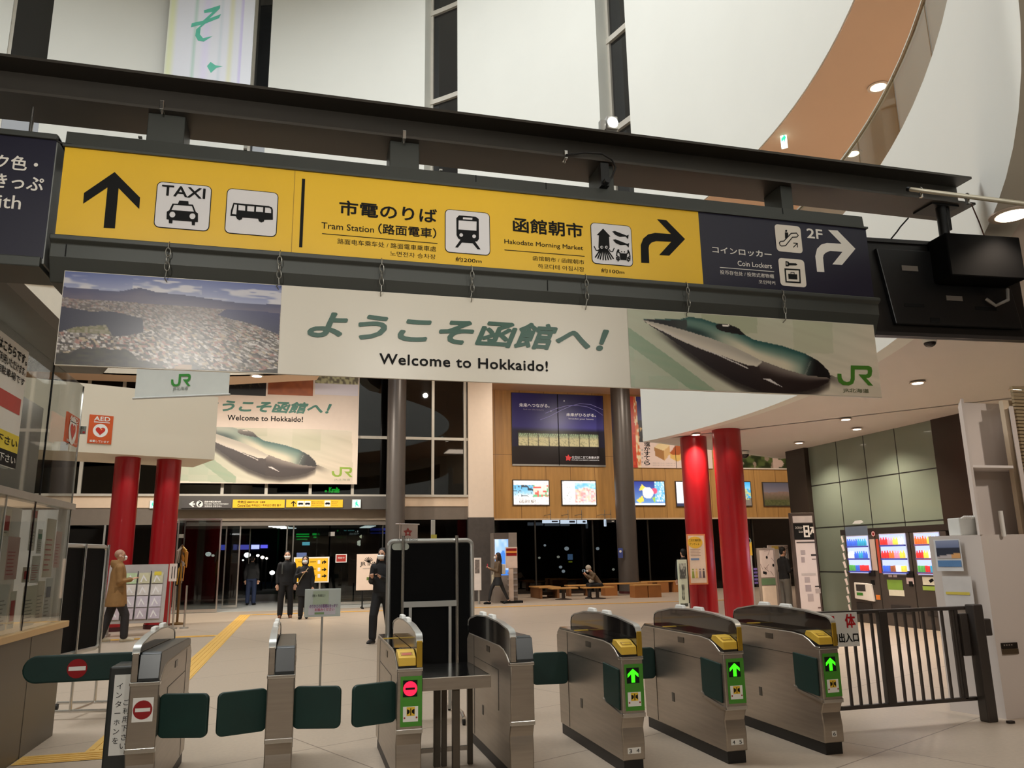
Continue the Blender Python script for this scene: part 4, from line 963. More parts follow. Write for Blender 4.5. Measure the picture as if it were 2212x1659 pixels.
# eave along the office
ev = thing('eave', 'dark grey metal eave running along the top of the ticket office', 'eave', (-2, 5, 3.2))
EV = pm((96, 94, 88), .4, .3, .04)
MB().prism([(-2.6, 3.2), (-1.82, 3.2), (-1.78, 3.26), (-1.82, 3.3), (-1.95, 3.34), (-2.05, 3.5), (-2.6, 3.5)], FR((0, 0, 0), (1, 0, 0), (0, 0, 1)), -7.72, -5.05).build('profile', EV, ev, 30)
# lettered board on the office front
SB = FR((OX+.03, 0, 0), (0, 1, 0)); c0 = SB.px(60, 763); c1 = SB.px(30, 1014); zt_ = 3.1; zb_ = SB.px(35, 1014)[1]; ye = SB.px(58, 800)[0]
nb = thing('notice_board', 'white upright notice board with red, yellow and black bands on the office glass', 'sign', (OX+.02, ye-.5, zb_))
ys0 = ye-1.25
SB.rect('board', PAPER, nb, (ys0, zb_), (ye, zt_), .0, .02)
H_ = zt_-zb_
def zz_(py, px=20): return SB.px(px, py)[1]
zr = [zb_+H_*f for f in (.115, .285, .44, .57, .61)]
SB.rect('black_band', INK, nb, (ys0, zb_), (ye, zb_+H_*.125), .002)
SB.rect('yellow_band', pm((236, 214, 40), .4), nb, (ys0, zb_+H_*.125), (ye, zb_+H_*.27), .002)
SB.rect('red_band', pm((196, 60, 54), .4), nb, (ys0, zb_+H_*.44), (ye-.05, zb_+H_*.575), .002)
for body, z1_, z2_, bo, mm in (('乗車券の証明はこちらです。', .87, .955, .03, INK), ('二時間以内は無料でご利用いただけます。', .775, .85, .015, INK), ('駅のお客様専用駐車場です', .69, .755, .015, INK), ('予めご了承下さい', .165, .235, .02, INK), ('係員にお申し出下さい', .03, .095, .02, PAPER)):
    SB.text(body, mm, nb, (ys0+.05, zb_+H_*z2_), (ye-.03, zb_+H_*z1_), bold=bo, px=False, d=.004)
# papers behind the lower glass
PF = FR((OX-.03, 0, 0), (0, 1, 0)); prr = random.Random(3)
PINK = pm((226, 190, 184), .5); PAPERS = [PAPER, pm((232, 222, 206), .5), PINK, pm((214, 216, 214), .5), pm((238, 232, 216), .5)]
spots = [('long white leaflet with a red heading behind the office glass, in the upper middle', 7.28, 1.62, .16, .34, 0, 'r'), ('white notice with a red block behind the office glass, below the long leaflet', 7.22, 1.37, .18, .12, 1, 'R'),
 ('cream notice with pink writing at the far right of the office glass', 7.72, 1.4, .27, .5, 1, 'p'), ('grey notice with blue print low at the far end of the office glass', 7.86, 1.03, .2, .36, 3, 'b'),
 ('wide cream sheet resting on the ledge behind the office glass, next to the grey notice', 7.3, 1.02, .34, .32, 4, 't'), ('white sheet with black lines behind the first office pane', 6.72, 1.03, .24, .34, 0, 't'),
 ('pinkish poster with red print behind the first office pane, above the lined sheet', 6.82, 1.4, .26, .32, 2, 'p'), ('clear folder with mixed papers at the near edge of the office glass', 6.5, 1.38, .2, .34, 3, 'b'), ('small white card with a green stripe behind the office glass, beside the long leaflet', 7.5, 1.6, .12, .2, 0, 'g'),
 ('cream sheet with a thin red frame behind the first office pane, near the black seam', 7.0, 1.03, .14, .28, 4, 'R')]
spots += [('tall cream sheet behind the second office pane, beside the wide cream sheet', 7.64, 1.03, .2, .34, 1, 't'), ('white sheet with red dots behind the second office pane, above the wide cream sheet', 7.42, 1.36, .22, .22, 0, 'p'),
 ('pink handbill high behind the second office pane near its far edge', 8.02, 1.48, .18, .32, 2, 'p'), ('white list with grey lines at the near edge of the first office pane', 6.44, 1.02, .26, .34, 0, 't'), ('pale card with a red block behind the first office pane, between list and lined sheet', 6.62, 1.72, .2, .2, 1, 'R')]
REDP = pm((190, 50, 54), .5); BLUEP = pm((92, 104, 122), .5); GRP = pm((120, 160, 140), .5); GREYT = pm((150, 146, 142), .5)
for lab, y, z, w_, h, c, k in spots:
    n = thing('notice', lab, 'notice', (OX-.03, y+w_/2, z), 0, 'notices behind the office glass')
    PF.rect('sheet', PAPERS[c], n, (y, z), (y+w_, z+h), .0, .003)
    if k == 'r': PF.rect('heading', REDP, n, (y+.02, z+h*.78), (y+w_-.02, z+h*.95), .002)
    if k == 'R': PF.rect('red_block', REDP, n, (y+w_*.2, z+h*.2), (y+w_*.85, z+h*.75), .002)
    if k == 'g': PF.rect('stripe', GRP, n, (y+.01, z+h*.6), (y+w_-.01, z+h*.8), .002)
    if k == 'b': PF.rect('print', BLUEP, n, (y+w_*.15, z+h*.55), (y+w_*.8, z+h*.8), .002)
    mb = MB()
    for i in range(7):
        vv = z+h*(.12+.09*i)*(.95 if k != 'r' else .9); ww = w_*(.5+.35*prr.random()); mb.box((OX-.0292, y+.02, vv), (OX-.0284, y+.02+ww*.85, vv+h*.022))
    mb.build('print_lines', {'p': pm((206, 110, 110), .5)}.get(k, GREYT), n)
# small AED sign and plate at the end of the office glass
def aed(par, fr, u0, v0, u1, v1):
    ORG = pm((206, 84, 28), .4); fr.rect('board', ORG, par, (u0, v0), (u1, v1), .0, .012)
    w_, h = u1-u0, v1-v0; cu = (u0+u1)/2
    fr.text('AED', PAPER, par, (u0+w_*.2, v1-h*.05), (u1-w_*.14, v1-h*.2), bold=.03, px=False)
    fr.rect('rule', PAPER, par, (u0+w_*.2, v1-h*.265), (u1-w_*.14, v1-h*.235), .003)
    fr.poly('white_disc', PAPER, par, [disc(cu, v0+h*.46, w_*.31)], .003, px=False)
    s = w_*.2; cv = v0+h*.45; P = []
    for i in range(40):
        t = 2*math.pi*i/40; P.append((cu+s*16*math.sin(t)**3/16, cv+s*(13*math.cos(t)-5*math.cos(2*t)-2*math.cos(3*t)-math.cos(4*t))/15))
    ht = fr.poly('heart', pm((196, 40, 24), .4), par, [P], .005, px=False)
    fr.poly('flash', pm((250, 200, 90), .4), ht, [[(cu+s*.1, cv+s*.1), (cu+s*.75, cv+s*.75), (cu+s*.3, cv+s*.35), (cu+s*.1, cv+s*.5)]], .006, px=False)
    fr.text('設置しています', PAPER, par, (u0+w_*.1, v0+h*.12), (u1-w_*.1, v0+h*.04), bold=.02, px=False)
sf = FR((OX+.06, 0, 0), (0, 1, 0)); A = sf.px(143, 895); B = sf.px(160, 950)
t = thing('aed_sign', 'narrow-looking orange AED sign projecting beside the office glass', 'sign', (OX+.06, (A[0]+B[0])/2, A[1]-.4)); MB().box((OX-.004, (A[0]+B[0])/2, A[1]-.3), (OX+.06, (A[0]+B[0])/2+.04, A[1]-.22)).build('bracket', ALU, t); aed(t, sf, A[0]+.04, sf.px(150, 958)[1], B[0]+.12, sf.px(152, 892)[1])
t = thing('small_plate', 'small grey plate with a railway mark beside the orange AED sign', 'sign', tuple(at(176, 930, y=8.34))); pf = FR((0, 8.34, 0), (1, 0, 0)); A, B = pf.px(167, 920), pf.px(185, 938)
pf.rect('plate', pm((150, 152, 144), .4), t, (A[0], B[1]), (B[0], A[1]), 0, .01, .003); pf.text('JR', pm((70, 80, 60), .4), t, (170, 921), (182, 930), d=.003)
for px in (171, 181): pf.poly('dot', REDP, t, [disc(*pf.px(px, 934), .012)], .003, px=False)
q = pf.px(167, 930); MB().box((OX-.01, 8.31, q[1]-.01), (A[0]+.01, 8.345, q[1]+.01)).build('bracket', ALU, t)

# ================================================================= on and under the raised band at the left
aedl = thing('aed_sign', 'large orange AED sign with a heart on the white band over the red columns', 'sign', tuple(BULK.p(*BULK.px(216, 960), .02)))
A, B = BULK.px(193, 895), BULK.px(242, 960); BU = FR(BULK.o + BULK.n*.02, BULK.u); A, B = BU.px(194, 895), BU.px(240, 960); aed(aedl, BU, A[0], B[1], B[0], A[1])
# small hanging railway banner
Y1 = 15.0; L0 = at(287, 861, y=Y1); R0 = at(497, 852, z=L0.z)
hf = FR((L0.x, L0.y, 0), (R0.x-L0.x, R0.y-L0.y, 0)); W_ = (Vector((R0.x, R0.y))-Vector((L0.x, L0.y))).length
hb = thing('hanging_banner', 'small white hanging banner with a green railway logo below the long banner', 'banner', ((L0.x+R0.x)/2, (L0.y+R0.y)/2, L0.z))
zt_ = hf.px(392, 790)[1]
hf.rect('cloth', pm((222, 226, 220), .5, 0, .02), hb, (.03, L0.z), (W_-.03, zt_+.25), 0, .01)
MB().cyl(hf.p(0, L0.z, 0), hf.p(W_, L0.z, 0), .02).build('bottom_bar', pm((190, 190, 186), .4), hb, 40)
MB().cyl(hf.p(0, zt_+.25, 0), hf.p(W_, zt_+.25, 0), .02).build('top_bar', pm((190, 190, 186), .4), hb, 40)
for u in (.1, W_-.1): MB().cyl(hf.p(u, zt_+.25, 0), hf.p(u, zf3, 0), .006, n=6).build('wire', WIRE, hb)
JG = pm((66, 150, 66), .4); A, B = hf.px(371, 809), hf.px(412, 834); logo(hf, JG, hb, A[0], B[1], B[0]-A[0], A[1]-B[1], .008)
hf.text('JR北海道', pm((96, 110, 96), .4), hb, (374, 836), (406, 844), d=.008)

# red columns, dark columns
RC = pm((158, 22, 30), .3, 0, .04, 1.5, 0, .15)
def column(name, label, cat, x, y, r, z1, m, group=None, parts=()):
    t = thing(name, label, cat, (x, y, 0), 0, group)
    MB().cyl((x, y, 0), (x, y, z1), r, n=40, cap=False).build('shaft', m, t, 40)
    MB().cyl((x, y, 0), (x, y, .1), r+.012, n=40).build('base_ring', pm((70, 24, 26), .4), t, 40)
    return t
rr = .285
def colpos(px, py): q = at(px, py, z=ZS); v = Vector((q.x, q.y, 0)).normalized()*rr*.0; return q.x+v.x, q.y+v.y
for px, py, lab in ((277, 989, 'red round column behind the man in the tan coat, left one of its pair'), (366, 994, 'red round column behind the brochure rack, next to the entrance doors'), (1497, 945, 'red round column with a yellow and white poster on it'), (1568, 929, 'red round column between the poster column and the map board')):
    x, y = colpos(px, py); column('red_column', lab, 'column', x, y, rr, ZS, RC, 'red round columns')
    d = Vector((-x, -y, 0)).normalized()
    lamp('column_spot', 'SPOT', (x+d.x*.62+.1, y+d.y*.62, ZS-.06), 15, WARM, .04, aim=(x+d.x*.3, y+d.y*.3, 0), spot=1.3)
GC = pm((92, 86, 82), .35, .25, .03)
x = at(857, 900, y=27.3).x; column('grey_column', 'dark grey round column beside the entrance doors', 'column', x, 27.3, .325, ZL, GC)
x = at(1344, 950, y=30.6).x; gc2 = column('grey_column', 'dark grey round column in front of the timber wall, with a small blue sign', 'column', x, 30.6, .41, ZL, GC)
f2 = FR((0, 30.6-.42, 0), (1, 0, 0)); A, B = f2.px(1335, 1184), f2.px(1346, 1205); f2.rect('small_sign', pm((70, 84, 150), .4), gc2, (A[0], B[1]), (B[0], A[1]), 0, .01); f2.poly('white_mark', PAPER, gc2, [disc(*f2.px(1340, 1191), .05)], .003, px=False)
# ================================================================= the big poster and the entrance canopy signs
PY = YF-.3; BP = FR((0, PY, 0), (1, 0, 0))
u1_, v0_ = BP.px(771, 1046); v1_ = BP.px(772, 821)[1]+.9; u0_ = BP.px(340, 1046)[0]
bp = thing('welcome_poster', 'huge white welcome poster with a green train hung in front of the entrance windows', 'poster', ((u0_+u1_)/2, PY, v0_))
zp = Z(380, 800, 5.267)
BP.rect('sheet', pm((232, 214, 200), .45, 0, .02), bp, (u0_, v0_), (u1_, v1_), 0, .03)
for u in (u0_+.3, (u0_+u1_)/2, u1_-.3): MB().box((u-.02, PY+.03, v0_+.1), (u+.02, YF-.06, v0_+.16)).build('bracket', ALU, bp)
# its lower train picture, in the coordinates of the long banner's picture
ta, tb2 = BP.px(*zp([(490, 645)])[0])[1], v0_
def train2(u, v):
    # poster picture pixel -> banner picture coordinates (nose at 1610,1080 here; 1698,590 there)
    X = u0_+(u1_-u0_)*u; Zv = ta+(tb2-ta)*v
    px = 380+(X-pu[0])*pu[1]; gx = (px-380)*5.267
    gy = 640+660*v
    x = 1698+(gx-1610)*1.02; y = 590+(gy-1085)*1.04
    uu = (x-62-(y-38)/657*30)/2033; vv = (y-38-107*uu)/(657-37*uu)
    c = train(max(0, min(1.15, uu)), vv) if 0 <= vv <= 1.15 else (226, 214, 196)
    if uu > 1: c = (228, 212, 194)
    if uu < -.0: c = mixc((206, 204, 184), (150, 172, 144), sst(-.2, .2, (vv-.3)))
    return mixc(c, (232, 220, 204), .12 + .5*sst(.2, 0, v))
a_, b_ = BP.px(380, 900)[0], BP.px(780, 900)[0]; pu = (a_, 400/(b_-a_))
BP.picture('train_picture', bp, (u0_+.01, ta), (u1_-.01, v0_+.02), train2, 200, 90, .003, vcol(.45))
PG = pm((64, 124, 108), .45)
BP.text('ようこそ函館へ！', PG, bp, *zp([(305,332),(1765,498)]), bold=.05, shear=.28, d=.006, spacing=.96)
BP.text('Welcome to Hokkaido!', INK, bp, *zp([(590,507),(1442,588)]), bold=.028, d=.006, spacing=1.08)
A, B = BP.px(*zp([(1775,1098)])[0]), BP.px(*zp([(2010,1215)])[0]); logo(BP, pm((140, 168, 62), .45), bp, A[0], B[1], B[0]-A[0], A[1]-B[1], .006)
BP.text('JR北海道', pm((150, 150, 130), .4), bp, *zp([(1800,1230),(1982,1262)]), d=.006)
def ph(kind):
    def f(u, v):
        n = vnoise(u*14, v*12, 3)
        if kind == 0: return mixc((18, 16, 18), (130, 110, 70), sst(.7, .95, vnoise(u*40, v*26, 2))*sst(.9, .3, abs(v-.5)*2))
        if kind == 1: return mixc((176, 96, 54), (150, 80, 48), n) if v > .62 else (mixc((60, 44, 40), (140, 90, 70), vnoise(u*30, v*5, 5)) if hsh(int(u*26), 1) > .35 else (190, 150, 130))
        return (226, 218, 226) if v > .72 else (mixc((190, 184, 140), (110, 100, 80), sst(.4, .7, vnoise(u*26, v*18, 7))) if v > .25+.3*abs(u-.35) else (214, 208, 214))
    return f
for k, (xa, xb) in enumerate(((520, 1022), (1042, 1558), (1578, 2072))):
    A, B = BP.px(*zp([(xa, 284)])[0]), BP.px(*zp([(xb, 284)])[0]); BP.picture('small_photograph', bp, (A[0], v1_-.05), (B[0], BP.px(*zp([(xb, 292)])[0])[1]), ph(k), 40, 40, .004, vcol(.45))

CF = FR((0, YF-.5, 0), (1, 0, 0))
def plate(lab, a, b, m, grp=None, th=.04, cat='sign', fr=None, name='direction_sign'):
    fr = fr or CF; A, B = fr.px(*a), fr.px(*b); t = thing(name, lab, cat, tuple(fr.p((A[0]+B[0])/2, B[1], th)), 0, grp)
    f = FR(fr.o + fr.n*th, fr.u); A, B = f.px(*a), f.px(*b)
    f.rect('board', m, t, (A[0], B[1]), (B[0], A[1]), 0, th-.004); return t, f
zc = Z(380, 1040, 4.608)
LITY = pm((228, 176, 40), .4, 0, .03, 2, 0, 0, None, .25)
t, f = plate('dark sign with a white arrow and question mark over the entrance doors', zc([(60,182)])[0], zc([(550,265)])[0], pm((80, 76, 74), .4))
f.poly('arrow', PAPER, t, [zc([(128,224),(170,195),(182,203),(160,218),(190,218),(190,231),(160,231),(182,248),(170,256)])], .004)
f.poly('disc', PAPER, t, [cz(zc, 236, 224, 33)], .004); f.text('?', INK, t, *zc([(222,200),(250,247)]), bold=.03, d=.007)
f.text('函館市観光案内所', PAPER, t, *zc([(285,192),(448,210)]), bold=.02, d=.004); f.text('Hakodate Tourist Information', PAPER, t, *zc([(285,213),(522,230)]), bold=.01, d=.004); f.text('旅游信息 관광안내소', PAPER, t, *zc([(285,238),(455,256)]), bold=.01, d=.004)
t, f = plate('yellow sign with two lines of writing over the middle of the entrance', zc([(568,180)])[0], zc([(1080,262)])[0], LITY)
f.text('中央口', INK, t, *zc([(617,190),(697,217)]), bold=.03, d=.004); f.text('函館市中心街・五稜郭', INK, t, *zc([(712,196),(888,214)]), bold=.015, d=.004); f.text('Central Exit', INK, t, *zc([(614,225),(742,252)]), bold=.012, d=.004); f.text('中央出口 / 中央出口 중앙 출구', INK, t, *zc([(754,226),(1045,248)]), bold=.01, d=.004)
t, f = plate('yellow sign with an up arrow and small pictograms over the entrance', zc([(1100,180)])[0], zc([(1660,258)])[0], LITY)
f.poly('arrow', INK, t, [zc([(1170,193),(1195,215),(1195,226),(1175,210),(1175,250),(1164,250),(1164,210),(1146,226),(1146,215)])], .004)
for a, b in (((1210,193),(1272,250)), ((1280,193),(1340,250)), ((1480,190),(1538,250))):
    A, B = f.px(*zc([a])[0]), f.px(*zc([b])[0]); f.rect('tile', PAPER, t, (A[0], B[1]), (B[0], A[1]), .004)
    w_, h = B[0]-A[0], A[1]-B[1]; f.poly('vehicle', INK, t, [[(A[0]+w_*x, B[1]+h*y) for x, y in [(.12,.35),(.12,.55),(.25,.68),(.8,.68),(.9,.55),(.9,.35),(.78,.35),(.74,.25),(.66,.35),(.36,.35),(.3,.25),(.24,.35)]]], .006, px=False)
for (a, b) in (((1350,197),(1460,210)), ((1350,214),(1470,226)), ((1350,232),(1450,242)), ((1550,197),(1612,210)), ((1550,216),(1600,226)), ((1550,232),(1610,240))): f.text('市内バスのりば', INK, t, *zc([a, b]), d=.004)
EXG = em((60, 220, 170), 1.4); EXW = em((200, 240, 230), 1.6)
def exit_sign(lab, fr, a, b, flip=False):
    t = thing('exit_sign', lab, 'exit sign', tuple(fr.p(*fr.px(*b)))); A, B = fr.px(*a), fr.px(*b); w_, h = B[0]-A[0], A[1]-B[1]
    fr.rect('housing', pm((210, 210, 204), .4), t, (A[0]-w_*.08, B[1]-h*.08), (B[0]+w_*.08, A[1]+h*.08), -.003, .08); fr.rect('lit_panel', EXW, t, (A[0], B[1]), (B[0], A[1]), .0)
    P = [(.3,.1),(.42,.3),(.34,.5),(.4,.72),(.52,.8),(.62,.7),(.6,.5),(.72,.36),(.8,.12),(.7,.1),(.6,.3),(.5,.34),(.42,.1)]
    fr.poly('running_figure', EXG, t, [[(A[0]+w_*x, B[1]+h*y) for x, y in P], [(A[0]+w_*(.56+.07*math.cos(q)), B[1]+h*(.88+.07*math.sin(q))) for q in [2*math.pi*i/10 for i in range(10)]]], .004, px=False); return t
exit_sign('green exit sign at the right end of the entrance canopy', FR((0, YF-.585, 0), (1, 0, 0)), (762, 1080), (778, 1096))
exit_sign('green exit sign between the two red columns at the entrance', FR((0, YF-.1, 0), (1, 0, 0)), (325, 1082), (334, 1097))
q = at(1692, 290, z=ZL)
ef = FR((q.x, q.y, 0), (.75, -.66, 0)); A, B = ef.px(1684, 281), ef.px(1701, 316)
t = thing('exit_sign', 'white exit sign with a green arrow under the tan upper ceiling', 'exit sign', (q.x, q.y, ZL-.5)); w_, h = B[0]-A[0], A[1]-B[1]
ef.rect('lit_panel', em((225, 245, 240), 2.2), t, (A[0], B[1]), (B[0], A[1]), 0, .06); ef.poly('arrow', EXG, t, [[(A[0]+w_*x, B[1]+h*y) for x, y in [(.15,.5),(.55,.6),(.45,.8),(.9,.52),(.5,.2),(.55,.42),(.15,.3)]]], .005, px=False)
q2 = ef.p((A[0]+B[0])/2, A[1], -.03); MB().cyl(q2, (q2.x, q2.y, ZL), .012).build('rod', ALU, t)
lamp('exit_sign_lamp', 'POINT', tuple(ef.p((A[0]+B[0])/2, (A[1]+B[1])/2+.1, .12)), 1.5, (.85, 1, .98), .05)

# ================================================================= pictures on the timber wall
WFr = FR((0, YW-.06, 0), (1, 0, 0)); zu = Z(1090, 830, 5.72)
A, B = WFr.px(*zu([(80,100)])[0]), WFr.px(*zu([(1250,1012)])[0])
up = thing('advertising_board', 'large dark blue two-panel advertisement with a lit glass building on the timber wall', 'poster', ((A[0]+B[0])/2, YW-.06, B[1]))
def uni(u, v):
    if v > .76: return (36, 28, 28)
    if .53 < v < .765 and .055 < u < .94:
        if v < .565 or v > .745: return (40, 34, 36)
        k = (u-.06)/.88*8; fr_ = k-int(k)
        if fr_ < .04 or fr_ > .97: return (40, 36, 34)
        c = mixc((120, 150, 120), (232, 226, 180), sst(.57, .65, v)); c = mixc(c, (150, 150, 110), .5*sst(.55, .8, vnoise(u*90, v*90, 3)))
        if v < .62 and abs((u*40+v*14) % 1-.5) < .12: c = (206, 226, 190)
        return c
    c = mixc((34, 30, 82), (84, 80, 176), sst(0, .6, v)*(.55+.45*sst(.1, .7, u))); c = mixc(c, (48, 44, 120), sst(.6, 0, u)*.6)
    return mixc(c, (30, 28, 60), sst(.47, .54, v))
WFr.rect('board', pm((50, 44, 44), .4), up, (A[0], B[1]), (B[0], A[1]), .0, .05)
um = WFr.px(*zu([(664,560)])[0])[0]
WFr.picture('picture', up, (A[0]+.02, A[1]-.02), (B[0]-.02, B[1]+.05), uni, 130, 80, .004, vcol(.3, .12))  # unlit board: a faint glow is added to its print and lettering
WFr.rect('panel_joint', INK, up, (um-.02, B[1]), (um+.02, A[1]), .006); WFr.rect('bottom_trim', ALU, up, (A[0], B[1]-.03), (B[0], B[1]+.04), .006, .03)
LW = pm((236, 236, 240), .4, 0, .01, 6, 0, 0, None, .2)
WFr.text('未来へつながる。', LW, up, *zu([(180,232),(555,290)]), bold=.02, d=.007); WFr.text('link to the future', pm((170, 168, 200), .4), up, *zu([(232,298),(482,326)]), d=.007)
WFr.text('未来がひろがる。', LW, up, *zu([(762,355),(1128,405)]), bold=.03, d=.007); WFr.text('broaden your future', LW, up, *zu([(792,415),(1098,448)]), d=.007)
WFr.text('公立はこだて未来大学', LW, up, *zu([(830,885),(1168,925)]), bold=.02, d=.007); WFr.text('FUTURE UNIVERSITY HAKODATE', LW, up, *zu([(830,930),(1168,948)]), bold=.02, d=.007)
WFr.poly('red_mark', pm((232, 70, 70), .4, 0, .02, 6, 0, 0, None, .2), up, [zu([(785,868),(803,895),(832,900),(812,920),(810,948),(785,935),(758,945),(762,912),(750,885),(775,890)])], .007)
for pts in ([(440,440),(560,395),(700,320),(820,268),(930,240),(1060,250),(1215,315)], [(500,360),(640,300),(780,262),(900,262),(1020,280),(1120,320),(1215,385)]): WFr.stroke('light_trail', pm((150, 146, 214), .4, 0, .02, 6, 0, 0, None, .15), up, zu(pts), .02, .007)
for c in ((735,207), (572,332)): WFr.poly('star', LW, up, [cz(zu, *c, 8)], .007)

def shop(k):
    def f(u, v):
        n = vnoise(u*22, v*16, k+11)
        if k == 0:
            if v < .17 or v > .68: return (252, 250, 250) if hsh(int(u*40), int(v*24), 2) > .12 or v < .05 else (200, 196, 196)
            if u < .55: return mixc((120, 196, 240), (246, 250, 252), sst(.3, .75, v + .2*(n-.5))) if n < .72 else (70, 80, 90)
            return [(250, 236, 232), (226, 110, 100), (120, 200, 150), (244, 226, 214)][int(hsh(int(u*18), int(v*12), 5)*4)]
        if k == 1:
            if u < .38 or v < .1 or v > .93: return (253, 253, 253) if hsh(int(u*30), int(v*20), 3) > .04 else (190, 200, 205)
            top = .12+.28*abs(u-.72)
            if v < top+.15: return mixc((110, 200, 238), (220, 242, 250), n)
            return mixc([(232, 150, 150), (246, 236, 226), (204, 190, 214), (232, 206, 170)][int(hsh(int(u*22), int(v*14), 1)*4)], (250, 240, 236), .3)
        if k == 2:
            if (u-.47)**2/.03+(v-.48)**2/.06 < 1: return (236, 240, 246)
            if (u-.68)**2+(v-.4)**2*.6 < .009: return (232, 96, 130)
            if u > .7 and v < .85: return mixc((96, 180, 232), (170, 226, 246), n) if hsh(int(u*30), int(v*20), 9) > .2 else (240, 248, 250)
            if v > .9: return (240, 246, 248)
            if inpoly(u, v, [(.3,.1),(.36,.22),(.45,.25),(.38,.33),(.36,.45),(.28,.36),(.2,.38),(.24,.26)]) or inpoly(u, v, [(.1,.8),(.3,.6),(.34,.82),(.2,.92)]): return (250, 226, 90)
            if inpoly(u, v, [(.6,.7),(.72,.62),(.8,.8),(.66,.88)]): return (170, 214, 90)
            return mixc((56, 66, 150), (120, 170, 230), v)
        if k == 3:
            if (u-.5)**2*1.6+(v-.5)**2 < .08: return mixc((190, 140, 220), (130, 110, 200), n)
            return (60, 64, 90) if v > .88 and u < .4 else (232, 236, 250)
        if k == 4:
            if v < .3: return mixc((60, 170, 236), (150, 214, 246), v*3)
            if n > .5 and v < .75: return mixc((150, 176, 120), (214, 206, 160), vnoise(u*30, v*30, 2))
            return (70, 170, 226) if v < .7 else (120, 110, 100)
        if v < .35 + .1*vnoise(u*5, 1, 2): return mixc((110, 112, 132), (160, 150, 160), v*2)
        if v < .75: return mixc((170, 140, 130), (120, 110, 84), sst(.3, .8, v)+.3*(n-.5))
        return mixc((90, 96, 60), (120, 122, 80), n)
    return f
labs = ['lit white advert with a picture of a rail platform, first on the timber wall', 'lit white advert with a drawing of a red and white building', 'lit blue advert with yellow stars beside the dark column', 'lit white advert with a purple disc partly behind the poster column', 'lit blue advert with a green island partly behind a red column', 'unlit landscape picture beside the dark pilaster']
for k, (a, b) in enumerate((((1109,1038),(1186,1090)), ((1214,1039),(1288,1090)), ((1366,1040),(1437,1091)), ((1460,1041),(1533,1093)), ((1553,1041),(1624,1092)), ((1648,1043),(1715,1092)))):
    A, B = WFr.px(*a), WFr.px(*b); t = thing('light_box' if k < 5 else 'picture', labs[k], 'poster', ((A[0]+B[0])/2, YW-.06, B[1]), 0, 'framed adverts on the timber wall')
    WFr.rect('frame', pm((90, 84, 78), .4, .4), t, (A[0]-.04, B[1]-.04), (B[0]+.04, A[1]+.04), .0, .05); WFr.picture('print', t, A, B, shop(k), 44, 30, .004, vcol(.3, .75 if k < 5 else .05))  # the last print is unlit but is given a faint glow too
    if k == 0: WFr.text('函館駅', GREYT, t, (1122, 1080), (1158, 1086), d=.006)
# cake advertisement and green strip advertisement
zk = Z(1340, 830, 5.53); A, B = WFr.px(*zk([(88,145)])[0]), WFr.px(*zk([(1106,1008)])[0])
ca = thing('advertising_board', 'cake advertisement with a red edge and black brush writing behind the poster column', 'poster', ((A[0]+B[0])/2, YW-.06, B[1]))
def cake(u, v):
    x = 88+(1106-88)*u; y = 145+(1008-145)*v
    if x < 150+.06*(y-145)*.3: return (206, 62, 44) if vnoise(x*.03, y*.02, 2) < .8 else (220, 90, 50)
    if x < 188+.03*(y-145): return mixc((226, 110, 50), (250, 226, 180), sst(.35, .7, vnoise(x*.06, y*.025, 4)))
    if y < 705: return (52, 50, 120) if y < 430 else mixc((22, 20, 24), (220, 180, 110), sst(.76, .9, vnoise(x*.04, y*.03, 6)))
    if inpoly(x, y, [(380,760),(450,705),(580,730),(575,830),(510,915),(495,915),(390,860)]):
        return (240, 214, 160) if inpoly(x, y, [(380,760),(450,705),(580,730),(500,800)]) else ((176, 124, 70) if x < 500 else (224, 180, 120))
    if inpoly(x, y, [(570,830),(650,730),(720,720),(800,760),(760,880),(660,930),(575,885)]): return (186, 92, 40) if y < 850-(x-570)*.0 and inpoly(x, y, [(570,830),(650,730),(720,720),(800,760),(665,868)]) else (236, 190, 104)
    return (240, 214, 200)
WFr.rect('board', PAPER, ca, (A[0], B[1]), (B[0], A[1]), 0, .05); WFr.picture('print', ca, A, B, cake, 120, 100, .004, vcol(.35, .12))
for k, ch in enumerate('塩かすてら'): WFr.text(ch, INK, ca, *zk([(282, 690+k*56), (355, 742+k*56)]), bold=.03, d=.007)
for y in (945, 970): WFr.text('・函館の塩とたまごで焼きました', GREYT, ca, *zk([(372, y-8), (655, y+4)]), d=.007)
for k, ch in enumerate('函館老舗'): WFr.text(ch, GREYT, ca, *zk([(250, 770+k*48), (272, 800+k*48)]), d=.007, keep=True)
WFr.rect('panel_joint', INK, ca, (WFr.px(*zk([(664,900)])[0])[0]-.012, B[1]), (WFr.px(*zk([(664,900)])[0])[0]+.012, WFr.px(*zk([(664,720)])[0])[1]), .006)
A, B = WFr.px(1598, 940), WFr.px(1724, 1012)
ga = thing('advertising_board', 'dark green advertisement showing under the soffit beside the dark pilaster', 'poster', ((A[0]+B[0])/2, YW-.06, B[1]))
WFr.rect('board', PAPER, ga, (A[0], B[1]), (B[0], A[1]), 0, .05)
WFr.picture('print', ga, A, B, lambda u, v: (206, 178, 160) if abs(u-.6) < .05 or (u-.68)**2+(v-.85)**2*.3 < .004 else mixc((38, 48, 22), (84, 96, 50), sst(.3, .8, vnoise(u*16, v*9, 3))) if vnoise(u*9, v*7, 8) < .72 else (150, 130, 110), 70, 40, .004, vcol(.35, .1))
WFr.rect('bottom_edge', pm((240, 226, 210), .4), ga, (A[0], B[1]-.06), (B[0], B[1]), .004, .06)
